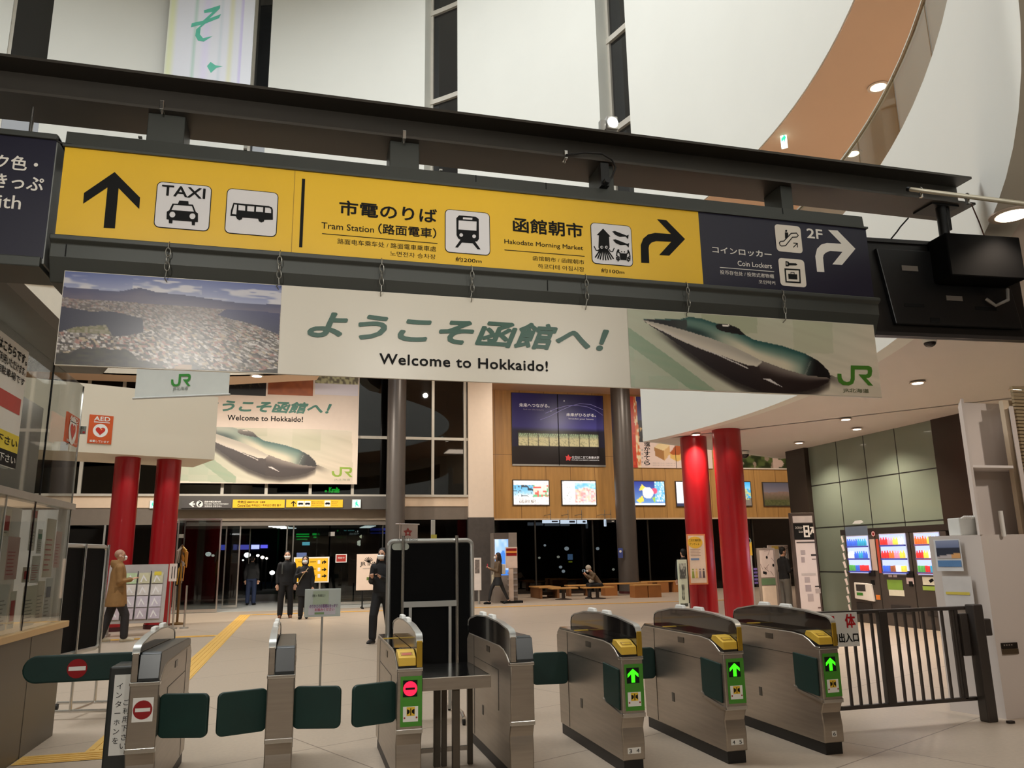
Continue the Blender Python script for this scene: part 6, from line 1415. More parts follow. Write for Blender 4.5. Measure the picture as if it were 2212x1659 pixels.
A2, B2 = RX.px(351, 1218), RX.px(373, 1256); t2 = thing('rack_notice', 'white sheet with lines of writing at the right end of the brochure rack', 'notice', (A2[0], 18.95, B2[1])); rn = FR((0, 19.0, 0), (1, 0, 0)); rn.rect('sheet', pm((232, 216, 206), .4), t2, (B[0]+.03, B2[1]), (B2[0]+.06, A2[1]), 0, .008)
for i in range(5): rn.rect('writing', INK, t2, (B[0]+.08+i*.055, B2[1]+.06), (B[0]+.095+i*.055, A2[1]-.06), .003)
MB().cyl((B2[0]-.06, 19.02, 0), (B2[0]-.06, 19.02, A2[1]), .014).build('post', ALU, t2); MB().cyl((B2[0]-.06, 19.02, 0), (B2[0]-.06, 19.02, .02), .1).build('base', ALU, t2)
# brass umbrella stand and posts between rack and doors
ux = at(390, 1240, y=22).x; us = thing('umbrella_rack', 'ornament stand with yellow and grey streamers beside the entrance doors', 'stand', (ux, 22, 0))
MB().lathe([(.2, 0), (.2, .03), (.03, .06), (.03, 1.95)], (ux, 22, 0), 12).build('stand_pole', pm((120, 90, 50), .4, .4), us, 40)
pr = random.Random(4)
for i in range(14): 
    a = pr.uniform(0, 6.28); r = pr.uniform(.05, .16); z_ = pr.uniform(1.2, 1.9); MB().tube([(ux, 22, z_+.1), (ux+r*math.cos(a), 22+r*math.sin(a), z_), (ux+r*1.1*math.cos(a), 22+r*1.1*math.sin(a), z_-.35)], [.02, .035, .012], 6).build('streamer', [pm((206, 160, 60), .5), pm((170, 160, 150), .5), pm((190, 130, 50), .5)][i % 3], us, 40)
for px in (374, 397):
    q = at(px, 1358, z=0); t = thing('barrier_post', 'thin metal barrier post between the brochure rack and the entrance doors', 'post', (q.x, 20.6, 0), 0, 'barrier posts at the entrance mat'); MB().cyl((q.x, 20.6, 0), (q.x, 20.6, .98), .025).build('tube', CHROME, t, 40); MB().cyl((q.x, 20.6, 0), (q.x, 20.6, .03), .1).build('base', ALU, t, 40)

# ================================================================= benches
BW = pm((196, 146, 84), .45, 0, .1, 3, 0, 0, None, 0, None, (.3, 4, 4)); BDK = pm((58, 46, 38), .5)
def bench(lab, pxa, pxb, Y, depth, legs, h=.42):
    fr = FR((0, Y, 0), (1, 0, 0)); xa, xb = fr.px(pxa, 1280)[0], fr.px(pxb, 1280)[0]
    t = thing('bench', lab, 'bench', ((xa+xb)/2, Y, 0), 0, 'wooden benches in the waiting area')
    MB().box((xa, Y, h-.05), (xb, Y+depth, h)).build('seat', BW, t, 0, .01)
    if legs == 'panel':
        for x in (xa+.05, xb-.13): MB().box((x, Y+.04, 0), (x+.08, Y+depth-.04, h-.05)).build('leg', pm((128, 84, 48), .5), t, 0, .005)
        MB().box((xa+.1, Y+depth*.45, .1), (xb-.1, Y+depth*.55, .2)).build('stretcher', BDK, t)
    elif legs == 'box':
        n = max(2, int((xb-xa)/.9)+1)
        for i in range(n):
            x = xa+(xb-xa-.5)*i/(n-1); MB().box((x, Y+.01, 0), (x+.5, Y+depth-.01, h-.05)).build('box_leg', pm((166, 108, 58), .5, 0, .1, 2), t, 0, .004)
    else:
        n = 2 if xb-xa > 1.2 else 1
        for i in range(n):
            x = xa+(xb-xa)*(i+.5)/n; MB().cyl((x, Y+depth/2, .04), (x, Y+depth/2, h-.05), .06).build('pedestal', BDK, t, 40); MB().lathe([(.3, 0), (.3, .02), (.08, .05)], (x, Y+depth/2, 0), 16).build('foot', BDK, t, 40)
    return t
bench('low wooden bench on panel legs, leftmost of the waiting area', 1165, 1212, 28.6, 1.4, 'panel')
bench('low wooden bench on round pedestals in front of the panel-legged one', 1192, 1250, 27.4, .45, 'ped')
bench('wooden bench with dark legs behind the seated person', 1228, 1276, 29.6, .5, 'panel')
bk = bench('wooden bench under the seated person with a knitted hat', 1262, 1328, 27.3, .46, 'ped')
bench('long box-shaped wooden bench behind the seated person', 1308, 1400, 29.2, .5, 'box', .46)
bench('box-shaped wooden bench at the front right of the waiting area', 1372, 1429, 27.2, .5, 'box', .46)
bench('wooden box bench farthest to the right behind the easel stand', 1386, 1480, 30.4, .5, 'box', .46)

# ================================================================= floor guidance strips
TY_ = pm((222, 178, 92), .55, 0, .06, 12)
def strip(name, lab, a, b, w_):
    a, b = Vector(a), Vector(b); d = (b-a).normalized(); n = Vector((-d.y, d.x, 0))*w_/2; t = thing(name, lab, 'tactile paving', tuple((a+b)/2)); mb = MB()
    mb.add([a-n+Vector((0,0,.004)), b-n+Vector((0,0,.004)), b+n+Vector((0,0,.004)), a+n+Vector((0,0,.004))], [(0,1,2,3)]); mb.build('strip', TY_, t)
    k = int((b-a).length/.3); m2 = MB()
    for s_ in (-.36, -.12, .12, .36): m2.box((-w_*.06, -((b-a).length)/2+.05, .004), (w_*.06, ((b-a).length)/2-.05, .009), 0, Matrix.Translation((a+b)/2 + n*2*s_) @ Matrix.Rotation(math.atan2(-d.x, d.y), 4, 'Z'))
    m2.build('raised_bar', TY_, t); return t
strip('tactile_strip', 'long yellow tactile strip leading from the gates to the entrance doors', (-1.5, 7.6, 0), (-1.5, 25.0, 0), .3)
strip('tactile_strip', 'yellow tactile strip crossing in front of the entrance', (-1.35, 24.85, 0), (4.3, 24.75, 0), .3)
strip('tactile_strip', 'thin yellow strip across the floor towards the benches', (4.6, 24.75, 0), (14, 24.3, 0), .32)
strip('tactile_strip', 'yellow tactile strip branching towards the brochure rack', (-5.6, 18.1, 0), (-1.65, 18.3, 0), .3)
strip('tactile_strip', 'yellow tactile patch beside the office counter near the long green arm', (-2.1, 7.45, 0), (-1.35, 7.45, 0), .3)

# ================================================================= ceiling fittings
def downlight(lab, px, py, z, r=.09, e=9, power=0):
    q = at(px, py, z=z); t = thing('downlight', lab, 'ceiling light', (q.x, q.y, z-.02), 0, 'round downlights in the ceilings')
    MB().lathe([(r*1.35, 0), (r*1.35, -.012), (r, -.014), (r*.96, -.004)], (q.x, q.y, z-.002), 20).build('trim_ring', pm((214, 196, 180), .4), t, 40)
    MB().cyl((q.x, q.y, z-.012), (q.x, q.y, z-.02), r*.9).build('lens', em((255, 240, 216), e), t)
    if power: lamp('downlight_lamp', 'SPOT', (q.x, q.y, z-.05), power, WARM, .06, aim=(q.x, q.y, 0), spot=2.3, blend=.8)
downlight('large lit downlight in the tan soffit at the far right edge', 2187, 462, ZS-.02, .12, 9, 50)
for lab, px, py in (('downlight in the soffit under the black monitor', 1982, 826), ('downlight in the soffit nearest the grey-green wall', 1827, 905), ('downlight in the soffit farther along the grey-green wall', 1851, 926), ('downlight in the soffit above the dark pilaster', 1726, 956), ('downlight in the soffit beside the red column with the poster', 1503, 938), ('downlight in the soffit near the white booth', 2196, 840)):
    downlight(lab, px, py, ZS-.02, .085, 7, 240)
downlight('downlight at the end of the upper glass balustrade', 1897, 187, ZL-.02, .12, 8, 60); downlight('downlight under the tan upper ceiling just above the beam', 1842, 331, ZL-.02, .12, 8, 60)
downlight('downlight under the ceiling above the ticket office eave', 87, 590, ZH-.02, .25, 8, 60); downlight('downlight in the soffit over the big welcome poster', 555, 812, zf3-.01, .16, 8, 60)
def dome(lab, px, py, z, r=.07):
    q = at(px, py, z=z); t = thing('dome_camera', lab, 'camera', (q.x, q.y, z-.1)); MB().cyl((q.x, q.y, z-.07), (q.x, q.y, z), r*1.1, n=20).build('housing', PAPER, t, 40); MB().ball((q.x, q.y, z-.07), r, (1, 1, .8), 16).build('dome', pm((40, 34, 32), .1), t, 40)
dome('small white dome camera in the soffit below the black monitor', 2007, 728, ZS-.02); dome('dome camera in the soffit near the green advertisement', 1607, 976, ZS-.02, .12)
# curtain banner at the top left of the round wall
q0, q1 = oncirc(357, 90), oncirc(537, 90); cf = FR((q0.x*.985, q0.y-.5, 0), (q1.x-q0.x, q1.y-q0.y, 0)); A, B = cf.px(366, 20), cf.px(541, 175)
ub = thing('hanging_banner', 'tall white hanging banner with green brush characters on the round wall', 'banner', tuple(cf.p((A[0]+B[0])/2, B[1]-1.2)))
def brush(u, v):
    c = (228, 230, 238); k = u
    for p, w2, col in ((.04, .05, (226, 230, 190)), (.32, .02, (190, 214, 206)), (.45, .05, (226, 222, 244)), (.62, .02, (214, 222, 230)), (.74, .03, (226, 226, 200)), (.86, .012, (200, 190, 236))):
        c = mixc(c, col, sst(w2*1.6, 0, abs(k-p)))
    return c
zt_ = TOP-.3; zbt = B[1]-1.4
cf.picture('cloth', ub, (A[0], zt_), (B[0], zbt), brush, 60, 4, .01, vcol(.5)); cf.rect('cloth_back', pm((226, 228, 232), .5), ub, (A[0], zbt), (B[0], zt_), 0, .01)
zq = Z(0, 0, 2.962); TQ = pm((92, 190, 164), .5)
for P in ([(1305,68),(1410,35),(1408,56),(1340,120),(1415,92),(1402,118),(1316,152),(1285,178),(1280,222),(1300,246),(1362,232),(1305,268),(1268,262),(1250,230),(1256,190),(1290,160),(1222,176),(1228,150),(1300,134),(1362,78),(1308,86)], [(1325,425),(1348,398),(1380,420),(1426,426),(1385,436),(1350,468)]):
    cf.poly('brush_character', TQ, ub, [zq(P)], .016)
cf.poly('brush_character', TQ, ub, [[(A[0]+(B[0]-A[0])*x, cf.px(440, -140)[1]+y*2.2) for x, y in [(.35,.2),(.8,.35),(.75,.2),(.5,.1),(.45,-.3),(.7,-.4),(.4,-.45),(.3,-.1)]]], .016, px=False)
MB().cyl(cf.p(A[0]-.1, zt_, 0), cf.p(B[0]+.1, zt_, 0), .04).build('top_bar', ALU, ub, 40)

q = at(2183, 1560, z=.01); t = thing('floor_stop', 'small dark metal block on the floor at the foot of the white booth', 'door stop', (q.x, q.y, 0)); MB().box((q.x-.03, q.y-.02, .001), (q.x+.03, q.y+.02, .022)).build('block', pm((40, 32, 26), .5), t, 0, .003)
# ================================================================= people
def remesh(o, vox, smooth=3):
    r = o.modifiers.new('skin', 'REMESH'); r.mode = 'VOXEL'; r.voxel_size = vox; r.use_smooth_shade = True
    s = o.modifiers.new('soften', 'SMOOTH'); s.factor = .5; s.iterations = smooth
    return o
def limb(mb, P, R, n=12):
    mb.tube(P, R, n)
    for p, r in zip(P, R): mb.ball(p, r*.99, n=10)
def etube(mb, L, n=18):
    """horizontal elliptical rings: (x, y, z, rx, ry)"""
    mb.rings([[Vector((x+rx*math.cos(2*math.pi*i/n), y+ry*math.sin(2*math.pi*i/n), z)) for i in range(n)] for x, y, z, rx, ry in L])
HAIRB = pm((20, 16, 15), .6, 0, .2, 30)
CLOTHK = pm((17, 17, 19), .75, 0, .2, 8)
MASKW = pm((236, 236, 234), .6, 0, .02)
def person(label, x, y, rz, H, arms, legs, lean=0, top=CLOTHK, coat=None, bottom=CLOTHK, shoe=INK, hair='short', haircol=HAIRB, mask=True, skirt=None, headtilt=0, seat=0, skin=SKIN, extras=None, sleeves=None, hood=False, tights=None, boots=False):
    """local frame: the person faces -y; arms and legs are joint lists in metres for a height of 1.7"""
    t = thing('person', label, 'person', (x, y, 0), rz); s = H/1.7
    T = Matrix.Translation((x, y, 0)) @ Matrix.Rotation(rz, 4, 'Z') @ Matrix.Scale(s, 4)
    def fin(mb, name, m, vox=None, smooth=40, sm=3):
        mb.v = [T @ v for v in mb.v]; o = mb.build(name, m, t, smooth)
        return remesh(o, vox, sm) if vox else o
    z0 = -seat                      # drop of the pelvis when sitting
    def S(px, py, pz): # spine lean about the pelvis
        d = pz-.93; return Vector((px, py - math.sin(lean)*d, .93 + z0 + d*math.cos(lean)))
    nk = S(0, .01, 1.47); hd = S(0, -.012, 1.585)
    # body: one surface, head to feet
    mb = MB()
    etube(mb, [tuple(S(0, 0, z))+(rx, ry) for z, rx, ry in ((.86,.15,.1),(.93,.16,.105),(1.08,.135,.09),(1.25,.155,.1),(1.36,.165,.09),(1.43,.1,.07))])
    limb(mb, [S(0, .012, 1.4), nk, hd], [.062, .054, .05])
    hm = Matrix.Rotation(headtilt, 4, 'X')
    def hp(a, b, c): return hd + (hm.to_3x3() @ Vector((a, b, c)))
    mb.ball(hp(0, .012, .045), .085, (.86, 1.08, 1.08), 16); mb.ball(hp(0, -.022, -.012), .062, (.9, 1, 1.08), 14); mb.ball(hp(0, -.062, -.052), .03, n=10)
    mb.tube([hp(0, -.082, .04), hp(0, -.105, .0), hp(0, -.085, -.008)], [.008, .016, .014], 8)
    for s_ in (-1, 1): mb.ball(hp(s_*.076, .012, .012), .026, (.4, .8, 1.15), 10)
    for sgn, L in zip((-1, 1), arms):
        sh, el, wr, hn, curl = L
        sh = S(*sh); limb(mb, [sh, Vector(el), Vector(wr)], [.048, .038, .026])
        wr, hn = Vector(wr), Vector(hn); d = (hn-wr).normalized(); a = d.cross(Vector((0, 0, 1))); a = a.normalized() if a.length > .1 else Vector((1, 0, 0)); b = a.cross(d).normalized()
        pe = wr + d*.085; mb.rings([[c_ + a*(w_*math.cos(q)) + b*(.014*math.sin(q)) for q in [2*math.pi*i/10 for i in range(10)]] for c_, w_ in ((wr, .026), (wr+d*.04, .038), (pe, .04))])
        for f in range(4):
            o_ = a*((f-1.5)*.0205); k = [.9, 1, .96, .8][f]; p0 = pe + o_ - d*.01
            c1 = p0 + d*.04*k; c2 = c1 + (d*math.cos(curl) + b*math.sin(curl)*-1)*.028*k; c3 = c2 + (d*math.cos(2*curl) - b*math.sin(2*curl))*.022*k
            mb.tube([p0, c1, c2, c3], [.0095, .0092, .0088, .008], 6)
        th = wr + d*.03 - a*sgn*.034; mb.tube([th, th + d*.03 - a*sgn*.022, th + d*.055 - a*sgn*.02 - b*.012], [.012, .0105, .009], 6)
    for L in legs:
        hp_, kn, an, toe = [Vector(q) for q in L]; limb(mb, [hp_, kn, an], [.082, .055, .036]); limb(mb, [an + Vector((0, .02, -.03)), an*.4+toe*.6 + Vector((0, 0, -.0)), toe], [.036, .036, .028])
    fin(mb, 'body', skin, .0105, 40, 2)
    # eyes and brows
    mb = MB()
    for s_ in (-1, 1): mb.ball(hp(s_*.031, -.076, .026), .011, (1.3, .6, .7), 8)
    fin(mb, 'eyes', INK)
    mb = MB()
    for s_ in (-1, 1): mb.tube([hp(s_*.016, -.084, .046), hp(s_*.034, -.081, .05), hp(s_*.05, -.068, .045)], .0045, 6)
    fin(mb, 'eyebrows', haircol)
    if mask:
        mb = MB(); n = 14; R = []
        for (zc, w_, yy) in ((.018, .05, -.09), (.0, .06, -.104), (-.03, .06, -.1), (-.058, .046, -.085)):
            R.append([hp(w_*math.sin(-1.15+2.3*i/(n-1))*1.25, yy*math.cos((-1.15+2.3*i/(n-1))*.8)-.012, zc) for i in range(n)])
        V = [p for r in R for p in r]; mb.add(V, [(j*n+i, j*n+i+1, (j+1)*n+i+1, (j+1)*n+i) for j in range(3) for i in range(n-1)])
        o = fin(mb, 'face_mask', MASKW); so = o.modifiers.new('thick', 'SOLIDIFY'); so.thickness = .006; so.offset = 1
        mb = MB()
        for s_ in (-1, 1): mb.tube([hp(s_*.066, -.045, .0), hp(s_*.082, .0, .02), hp(s_*.084, .025, .005)], .003, 5)
        fin(mb, 'ear_loop', MASKW)
    else:
        mb = MB(); mb.tube([hp(-.022, -.082, -.042), hp(0, -.09, -.04), hp(.022, -.082, -.042)], .005, 6); fin(mb, 'mouth', pm((150, 80, 74), .5))
    # hair
    if hair:
        mb = MB()
        if hair == 'short': mb.ball(hp(0, .036, .078), .088, (.93, 1.0, .92), 16); mb.ball(hp(0, .055, .015), .072, (.95, .7, 1.1), 12)
        elif hair == 'bob':
            mb.ball(hp(0, .038, .07), .097, (.98, 1.0, .95), 16)
            for s_ in (-1, 1): mb.ball(hp(s_*.07, .005, -.02), .045, (.75, 1.3, 1.9), 12)
            mb.ball(hp(0, .06, -.02), .075, (1.1, .75, 1.4), 12)
        elif hair == 'long':
            mb.ball(hp(0, .038, .072), .096, (.98, 1.0, .95), 16)
            limb(mb, [hp(0, .06, .02), hp(0, .085, -.12), hp(0, .09, -.27)], [.085, .085, .06])
            for s_ in (-1, 1): limb(mb, [hp(s_*.07, .0, .0), hp(s_*.085, -.01, -.14), hp(s_*.07, -.03, -.26)], [.034, .036, .026])
        elif hair == 'knit':
            mb.ball(hp(0, .015, .07), .1, (.92, 1.05, 1.0), 16); mb.lathe([(.088, -.01), (.1, -.004), (.1, .035), (.09, .04)], hp(0, .01, .035), 18)
        elif hair == 'shaved': mb.ball(hp(0, .022, .055), .0875, (.88, 1.07, 1.03), 16)
        o = fin(mb, 'knitted_hat' if hair == 'knit' else 'hair', haircol, .012, 40, 2)
        # keep the face clear: the hair sits behind the brow line
    # upper garment
    L = coat or ((.9,.185,.125),(1.08,.17,.115),(1.25,.185,.125),(1.37,.185,.105),(1.44,.11,.085))
    mb = MB(); etube(mb, [tuple(S(0, 0, z))+(rx, ry) for z, rx, ry in L]); nn = len(mb.v)
    for Larm in arms:
        sh, el, wr, hn, c_ = Larm; w2 = Vector(el)*.12+Vector(wr)*.88; limb(mb, [S(*sh), Vector(el), w2], [.072, .06, .047])
    if hood: etube(mb, [tuple(S(0, .05, 1.4))+(.13, .1), tuple(S(0, .06, 1.47))+(.125, .1), tuple(S(0, .07, 1.53))+(.1, .08)])
    etube(mb, [tuple(S(0, .008, 1.42))+(.09, .08), tuple(S(0, .005, 1.5))+(.075, .07)])
    fin(mb, 'coat' if coat else 'jacket', top, .016, 40, 4)
    # lower garment
    if skirt:
        mb = MB(); etube(mb, [(0, 0, z, rx, ry) for z, rx, ry in ((.62,.22,.17),(.75,.2,.15),(.92,.165,.115),(1.02,.15,.105))]); fin(mb, 'skirt', skirt, .016)
    mb = MB()
    if not skirt: etube(mb, [tuple(S(0, 0, z))+(rx, ry) for z, rx, ry in ((.84,.165,.12),(.93,.17,.118),(1.03,.155,.105))])
    for Lg in legs:
        hp_, kn, an, toe = [Vector(q) for q in Lg]; a2 = kn*.06+an*.94
        limb(mb, [hp_, kn, a2], [.09, .062, .045] if (tights or skirt) else [.102, .082, .072])
    fin(mb, 'tights' if skirt else 'trousers', tights or bottom, .015)
    for Lg in legs:
        hp_, kn, an, toe = [Vector(q) for q in Lg]; mb = MB(); d = toe-an; hl = an + Vector((0, 0, -.045)) - Vector((d.x, d.y, 0)).normalized()*.035
        limb(mb, [hl, an*.5+toe*.5 + Vector((0, 0, -.01)), toe], [.046, .046, .034])
        if boots: limb(mb, [an + Vector((0, 0, .14)), an, hl], [.058, .05, .046])
        fin(mb, 'shoe', shoe, .012)
        if shoe not in (INK,):
            mb = MB(); limb(mb, [hl + Vector((0, 0, -.03)), toe + Vector((0, 0, -.022))], [.03, .026]); fin(mb, 'sole', PAPER)
    if extras: extras(t, T, S, fin)
    return t
def stand(w_=.1, split=0, knee=0):
    """legs: standing (split = stride half length along -y)"""
    R = []
    for sgn, k in ((-1, 1), (1, -1)):
        st = split*k; R.append([(sgn*.085, 0, .9), (sgn*(w_*.95), -st*.55-knee*(.5+.5*k)-.01, .49 + abs(st)*.03), (sgn*w_, -st+.02, .085 + (.05 if k < 0 and split > .2 else 0)), (sgn*(w_+.015), -st-.14, .035)])
    return R
def arm(sgn, mode):
    sh = (sgn*.165, .0, 1.385)
    if mode == 'down': return [sh, (sgn*.225, .03, 1.12), (sgn*.225, -.03, .87), (sgn*.22, -.05, .78), .35]
    if mode == 'front': return [sh, (sgn*.215, -.02, 1.12), (sgn*.1, -.24, 1.16), (sgn*.04, -.31, 1.19), .5]
    if mode == 'chest': return [sh, (sgn*.235, -.06, 1.16), (sgn*.06, -.2, 1.27), (-sgn*.03, -.2, 1.3), .6]
    if mode == 'phone': return [sh, (sgn*.19, -.06, 1.12), (sgn*.08, -.28, 1.2), (sgn*.05, -.35, 1.25), .7]
    if mode == 'back': return [sh, (sgn*.23, .1, 1.13), (sgn*.22, .12, .88), (sgn*.21, .11, .79), .4]
PI = math.pi
OCH = pm((146, 108, 62), .75, 0, .1, 10); BRN = pm((96, 78, 58), .75, 0, .12, 10)
# 1 the man in the tan coat, walking to the right in front of the rack
q = at(243, 1388, z=0)
def ex1(t, T, S, fin):
    for s_ in (-1, 1):
        mb = MB(); mb.box((s_*.19-.02, -.1, .92), (s_*.19+.02, .06, 1.02)); fin(mb, 'pocket_flap', pm((128, 94, 52), .8, 0, .1, 10))
person('bald man in a tan hooded coat and white mask walking past the brochure rack', q.x, q.y, PI/2+.25, 1.76, [arm(-1, 'front'), arm(1, 'front')], stand(.09, .2, .05), top=OCH,
    coat=((.66,.25,.2),(.8,.235,.185),(.95,.215,.165),(1.1,.2,.15),(1.28,.195,.14),(1.38,.19,.115),(1.45,.11,.09)), bottom=pm((46, 42, 42), .8), shoe=pm((190, 176, 150), .6), hair='shaved', haircol=pm((176, 134, 110), .6), hood=True, extras=ex1)
# 2 and 3 the couple in black
q = at(615, 1336, z=0)
def ex2(t, T, S, fin):
    mb = MB(); mb.tube([S(-.11, -.1, 1.4), S(-.12, -.135, 1.28), S(-.12, -.13, 1.14)], .016, 6); fin(mb, 'backpack_strap', pm((70, 74, 70), .7))
    mb = MB(); mb.box((-.14, .13, 1.02), (.14, .26, 1.4)); fin(mb, 'backpack', pm((30, 30, 32), .7), .016)
person('tall man in black with a backpack and white mask standing before the yellow board', q.x, q.y, .05, 1.74, [arm(-1, 'down'), arm(1, 'down')], stand(.13), shoe=pm((110, 66, 36), .6), extras=ex2)
q = at(655, 1337, z=0)
def ex3(t, T, S, fin):
    mb = MB(); mb.tube([S(.1, -.11, 1.4), S(-.05, -.17, 1.2), S(-.16, -.12, 1.0), S(-.17, -.05, .95)], .013, 6); fin(mb, 'bag_strap', pm((196, 176, 130), .6))
person('woman in a black coat with bobbed hair and white mask beside the tall man', q.x, q.y, -.1, 1.6, [arm(-1, 'chest'), arm(1, 'down')], stand(.08, .06), hair='bob',
    coat=((.62,.22,.16),(.8,.205,.15),(.95,.19,.14),(1.1,.175,.13),(1.28,.185,.13),(1.38,.175,.105),(1.44,.1,.085)), extras=ex3)
# 4 seen from behind, at the open doors
person('person in a dark jacket and blue jeans seen from behind at the open doors', at(541, 1307, z=0).x, 30.4, PI-.2, 1.7, [arm(-1, 'down'), arm(1, 'down')], stand(.11), bottom=pm((40, 52, 84), .75), mask=False, top=pm((36, 36, 38), .75))
# 5 half hidden behind the tall partition board
q = at(812, 1391, z=0)
def ex5(t, T, S, fin):
    mb = MB(); mb.box((.0, -.4, 1.22), (.07, -.385, 1.36)); fin(mb, 'phone', INK)
person('person in black with dark trainers half hidden behind the tall partition board', q.x+.1, q.y+.1, -.5, 1.68, [arm(-1, 'phone'), arm(1, 'phone')], stand(.1, .19, .04), hair='long', shoe=pm((26, 26, 28), .5), extras=ex5)
# 6 the walking woman
q = at(1076, 1305, z=0)
def ex6(t, T, S, fin):
    mb = MB(); mb.box((-.36, -.14, .58), (-.26, .18, .98)); fin(mb, 'tote_bag', pm((226, 214, 186), .7), .014)
    mb = MB(); mb.tube([Vector((-.3, -.1, .96)), Vector((-.27, -.05, 1.14)), Vector((-.29, .05, 1.14)), Vector((-.31, .12, .96))], .01, 6); fin(mb, 'bag_handle', pm((226, 214, 186), .7))
    mb = MB(); mb.box((-.12, .13, 1.0), (.14, .25, 1.34)); fin(mb, 'backpack', pm((206, 196, 182), .7), .016)
    mb = MB(); mb.box((-.05, -.37, 1.22), (.03, -.355, 1.36)); fin(mb, 'phone', pm((180, 60, 80), .4))
person('woman with long hair, brown jacket and black skirt walking with a white tote bag', q.x, q.y, -PI/2, 1.63, [arm(-1, 'phone'), arm(1, 'phone')], stand(.07, .33, .03), top=BRN, hair='long', skirt=CLOTHK, tights=pm((24, 22, 22), .7), extras=ex6, haircol=pm((38, 24, 18), .6, 0, .2, 30))
# 7 seated, bent over a phone
xs_ = at(1290, 1270, y=27.5).x
lg = [[(-.09, 0, .5), (-.09, -.42, .5), (-.08, -.36, .09), (-.08, -.5, .035)], [(.09, 0, .5), (.1, -.4, .49), (.12, -.46, .09), (.13, -.6, .035)]]
def sarm(s_): return [(s_*.165, .0, 1.36), (s_*.2, -.34, .72), (s_*.08, -.52, .86), (s_*.04, -.56, .93), .6]
def ex7(t, T, S, fin):
    mb = MB(); mb.ball((-.2, -.2, .66), .15, (.7, 1, .95), 14); fin(mb, 'white_bag', pm((232, 218, 200), .7), .014)
    mb = MB(); mb.box((-.04, -.62, .92), (.04, -.605, 1.05)); fin(mb, 'phone', INK)
person('seated person in a grey knitted hat and brown jacket bent over a phone', xs_+.1, 27.52, -PI/2, 1.66, [sarm(-1), sarm(1)], lg, lean=.62, top=BRN, hair='knit', haircol=pm((176, 166, 152), .85, 0, .2, 40), seat=.41, headtilt=.5, extras=ex7, shoe=pm((60, 56, 56), .6))
# 8 the man at the right, reading
x8 = at(1694, 1240, y=18.0).x
def ex8(t, T, S, fin):
    mb = MB(); mb.box((-.1, -.42, 1.12), (.1, -.41, 1.3)); fin(mb, 'leaflet', pm((226, 190, 120), .5))
person('person in a dark jacket looking down between the map board and the tall pillar sign', x8, 18.0, PI/2, 1.6, [arm(-1, 'front'), arm(1, 'front')], stand(.1), bottom=pm((110, 106, 98), .7), extras=ex8, headtilt=.35)
# 9 dark-haired person behind the easel stand
person('black-haired person mostly hidden behind the leaning easel stand', at(1478, 1240, y=20.4).x, 20.4, PI, 1.62, [arm(-1, 'down'), arm(1, 'down')], stand(.1), mask=False)
# ================================================================= night outside the glass
def glow(name, lab, cat, px, py, Y, r, col, s=6, group=None, pole=True):
    q = at(px, py, y=Y); t = thing(name, lab, cat, (q.x, q.y, q.z), 0, group)
    MB().ball(q, r, (1, 1, .8), 10).build('lamp', em(col, s), t, 40)
    if pole: MB().cyl((q.x, q.y+.05, -.3), (q.x, q.y+.05, q.z), .05, n=6).build('pole', pm((50, 50, 52), .5), t)
    return t
KG = em((40, 230, 60), 12)
kf = FR((0, 62, 0), (1, 0, 0)); A, B = kf.px(702, 1050), kf.px(734, 1065)
t = thing('lit_sign', 'glowing green shop sign outside above the entrance canopy', 'sign', ((A[0]+B[0])/2, 62, B[1]))
kf.text('Kıralis', KG, t, (711, 1053), (733, 1064), bold=.05); kf.poly('round_mark', KG, t, [disc(*kf.px(707, 1055), .16), disc(*kf.px(707, 1055), .05)], .003); kf.poly('round_mark', KG, t, [disc(*kf.px(704, 1061), .09)], .004, px=False)
DBL = pm((30, 31, 34), .7, 0, .2, 1)
def building(lab, px0, px1, Y, ztop, wins):
    f = FR((0, Y, 0), (1, 0, 0)); a, b = f.px(px0, 1150)[0], f.px(px1, 1150)[0]; t = thing('building', lab, 'building', ((a+b)/2, Y, -.02)); MB().box((a, Y, -.3), (b, Y+8, ztop)).build('walls', DBL, t)
    for (p0, p1, c, s_) in wins:
        A, B = f.px(*p0), f.px(*p1); f.rect('lit_window', em(c, s_), t, (A[0], B[1]), (B[0], A[1]), .05, .05)
    return t
BLU = (90, 100, 230); WHT = (240, 240, 255); GRN = (20, 200, 70)
b1 = building('dark building with a blue lit strip seen through the open doors', 440, 600, 66, 9, [((474,1177),(488,1188),BLU,1.2), ((504,1176),(512,1188),(150,150,250),1.6), ((514,1177),(540,1187),(110,110,240),1.4), ((543,1177),(560,1186),(150,160,255),1.8), ((563,1177),(578,1184),(90,90,220),1.2)])
b2 = building('dark building with glowing green letters behind the right-hand doors', 612, 860, 72, 14, [((640,1153),(668,1155),GRN,1.5), ((640,1158),(668,1160),GRN,1.2), ((641,1164),(664,1166),GRN,.9), ((675,1152),(690,1156),GRN,1.2), ((677,1159),(688,1162),GRN,1.0), ((653,1171),(669,1178),(120,220,240),1.5), ((728,1145),(731,1148),GRN,1.5), ((743,1145),(765,1147),(120,200,200),1.2), ((800,1141),(846,1146),(70,80,200),1.0), ((800,1150),(846,1153),(60,70,190),.7), ((727,1160),(745,1161),GRN,.8)])
b3 = building('low dark building far behind the timber wall glass', 1110, 1700, 80, 4, [((1226,1197),(1237,1209),(170,210,255),2.5), ((1228,1212),(1236,1215),(240,230,60),2.5)])
prx = random.Random(8)
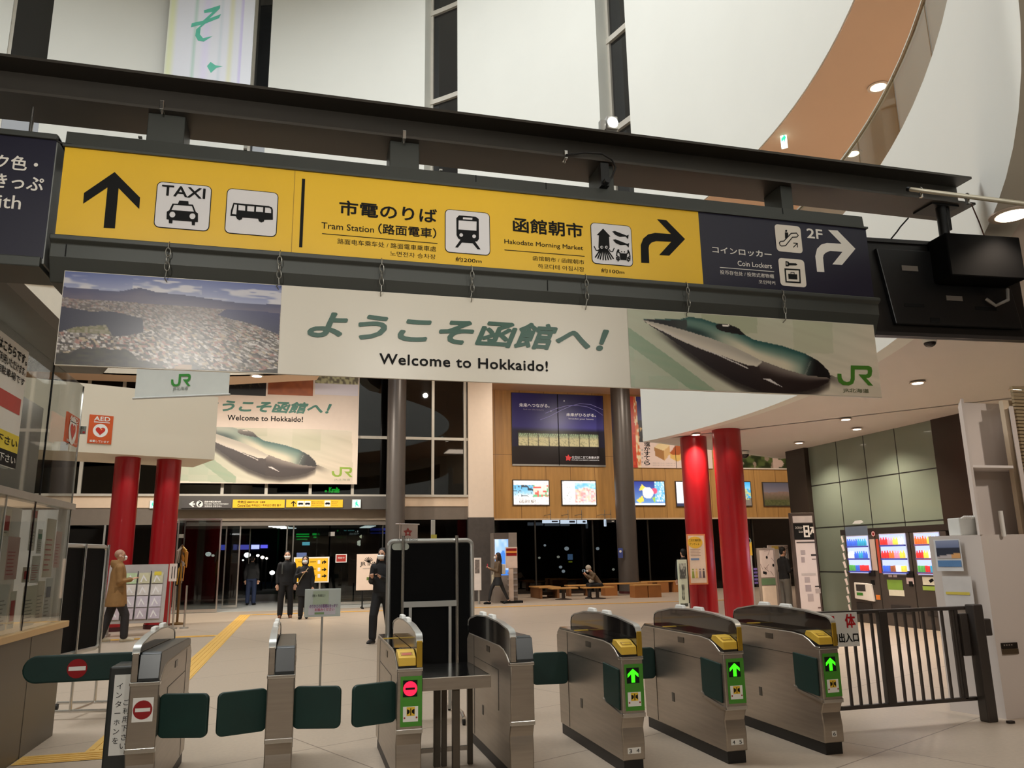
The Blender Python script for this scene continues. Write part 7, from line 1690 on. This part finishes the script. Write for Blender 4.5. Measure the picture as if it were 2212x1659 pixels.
for k, (px, py, c, r) in enumerate(((450,1197,(255,250,240),.22), (460,1200,(255,240,220),.14), (534,1199,(255,252,246),.24), (557,1200,(255,250,240),.14), (567,1204,(255,240,220),.14), (588,1237,(255,250,240),.2), (525,1210,(255,250,240),.1), (576,1206,(255,240,220),.1), (777,1173,(255,244,220),.3), (781,1159,(255,240,200),.18), (741,1137,(255,250,240),.16), (771,1135,(255,250,240),.16), (784,1134,(255,250,240),.16), (771,1148,(255,250,240),.12), (1224,1185,(255,250,240),.2), (1291,1185,(255,250,240),.16), (1211,1225,(255,250,240),.14), (1217,1234,(255,250,240),.16), (1261,1233,(255,250,240),.18), (1165,1205,(255,235,200),.14), (1206,1203,(255,235,200),.14), (1325,1230,(255,235,200),.12), (1177,1178,(255,250,240),.12))):
    where = 'the open doors' if px < 620 else 'the right-hand doors' if px < 900 else 'the glass under the timber wall'
    glow('street_lamp', 'small bright street lamp outside beyond %s' % where, 'street lamp', px, py, 45+prx.random()*14, r*.75, c, 5, 'street lamps beyond %s' % where)
# lit hanging signs just under the timber wall, and porch lights
for lab, a, b in (('lit white sign strip under the timber wall, first from the pillar', (1172,1123), (1208,1130)), ('lit white sign strip with a train drawing under the timber wall', (1211,1123), (1245,1131)), ('short lit white sign strip beside the one with the train drawing', (1247,1123), (1268,1131)), ('small upright lit sign beside the dark column', (1305,1122), (1310,1137)), ('small dark sign with a white mark touching the dark column', (1312,1123), (1329,1129))):
    f = FR((0, 31.6, 0), (1, 0, 0)); A, B = f.px(*a), f.px(*b); t = thing('hanging_sign', lab, 'sign', ((A[0]+B[0])/2, 31.6, B[1])); dk = 'dark sign' in lab
    f.rect('panel', pm((60, 60, 62), .4) if dk else em((205, 222, 240), .9), t, (A[0], B[1]), (B[0], A[1]), 0, .05)
    f.rect('mark', PAPER if dk else pm((40, 44, 60), .4), t, (A[0]+(B[0]-A[0])*.55, B[1]+.04), (B[0]-.06, A[1]-.04), .004)
    MB().box(((A[0]+B[0])/2-.01, 31.62, A[1]), ((A[0]+B[0])/2+.01, 31.64, 3.4)).box(((A[0]+B[0])/2-.01, 31.62, 3.2), ((A[0]+B[0])/2+.01, 32.5, 3.24)).build('hanger', ALU, t)
for i in range(4):
    x = -.85+i*.12; y = YF+.35+i*.55
    t = thing('porch_light', 'lit ceiling strip in the entrance porch above the open doors', 'ceiling light', (x, y, 2.68), 0, 'porch light strips above the open doors'); MB().box((x-.28, y, 2.672), (x+.28, y+.16, 2.698)).build('strip', em((240, 250, 245), 2.2), t)
for i in range(4):
    x = 2.35-i*.02; y = YF+.4+i*.5
    t = thing('porch_light', 'lit ceiling strip in the entrance porch above the right-hand doors', 'ceiling light', (x, y, 2.68), 0, 'porch light strips above the right-hand doors'); MB().box((x-.2, y, 2.672), (x+.2, y+.14, 2.698)).build('strip', em((240, 250, 245), 1.8), t)
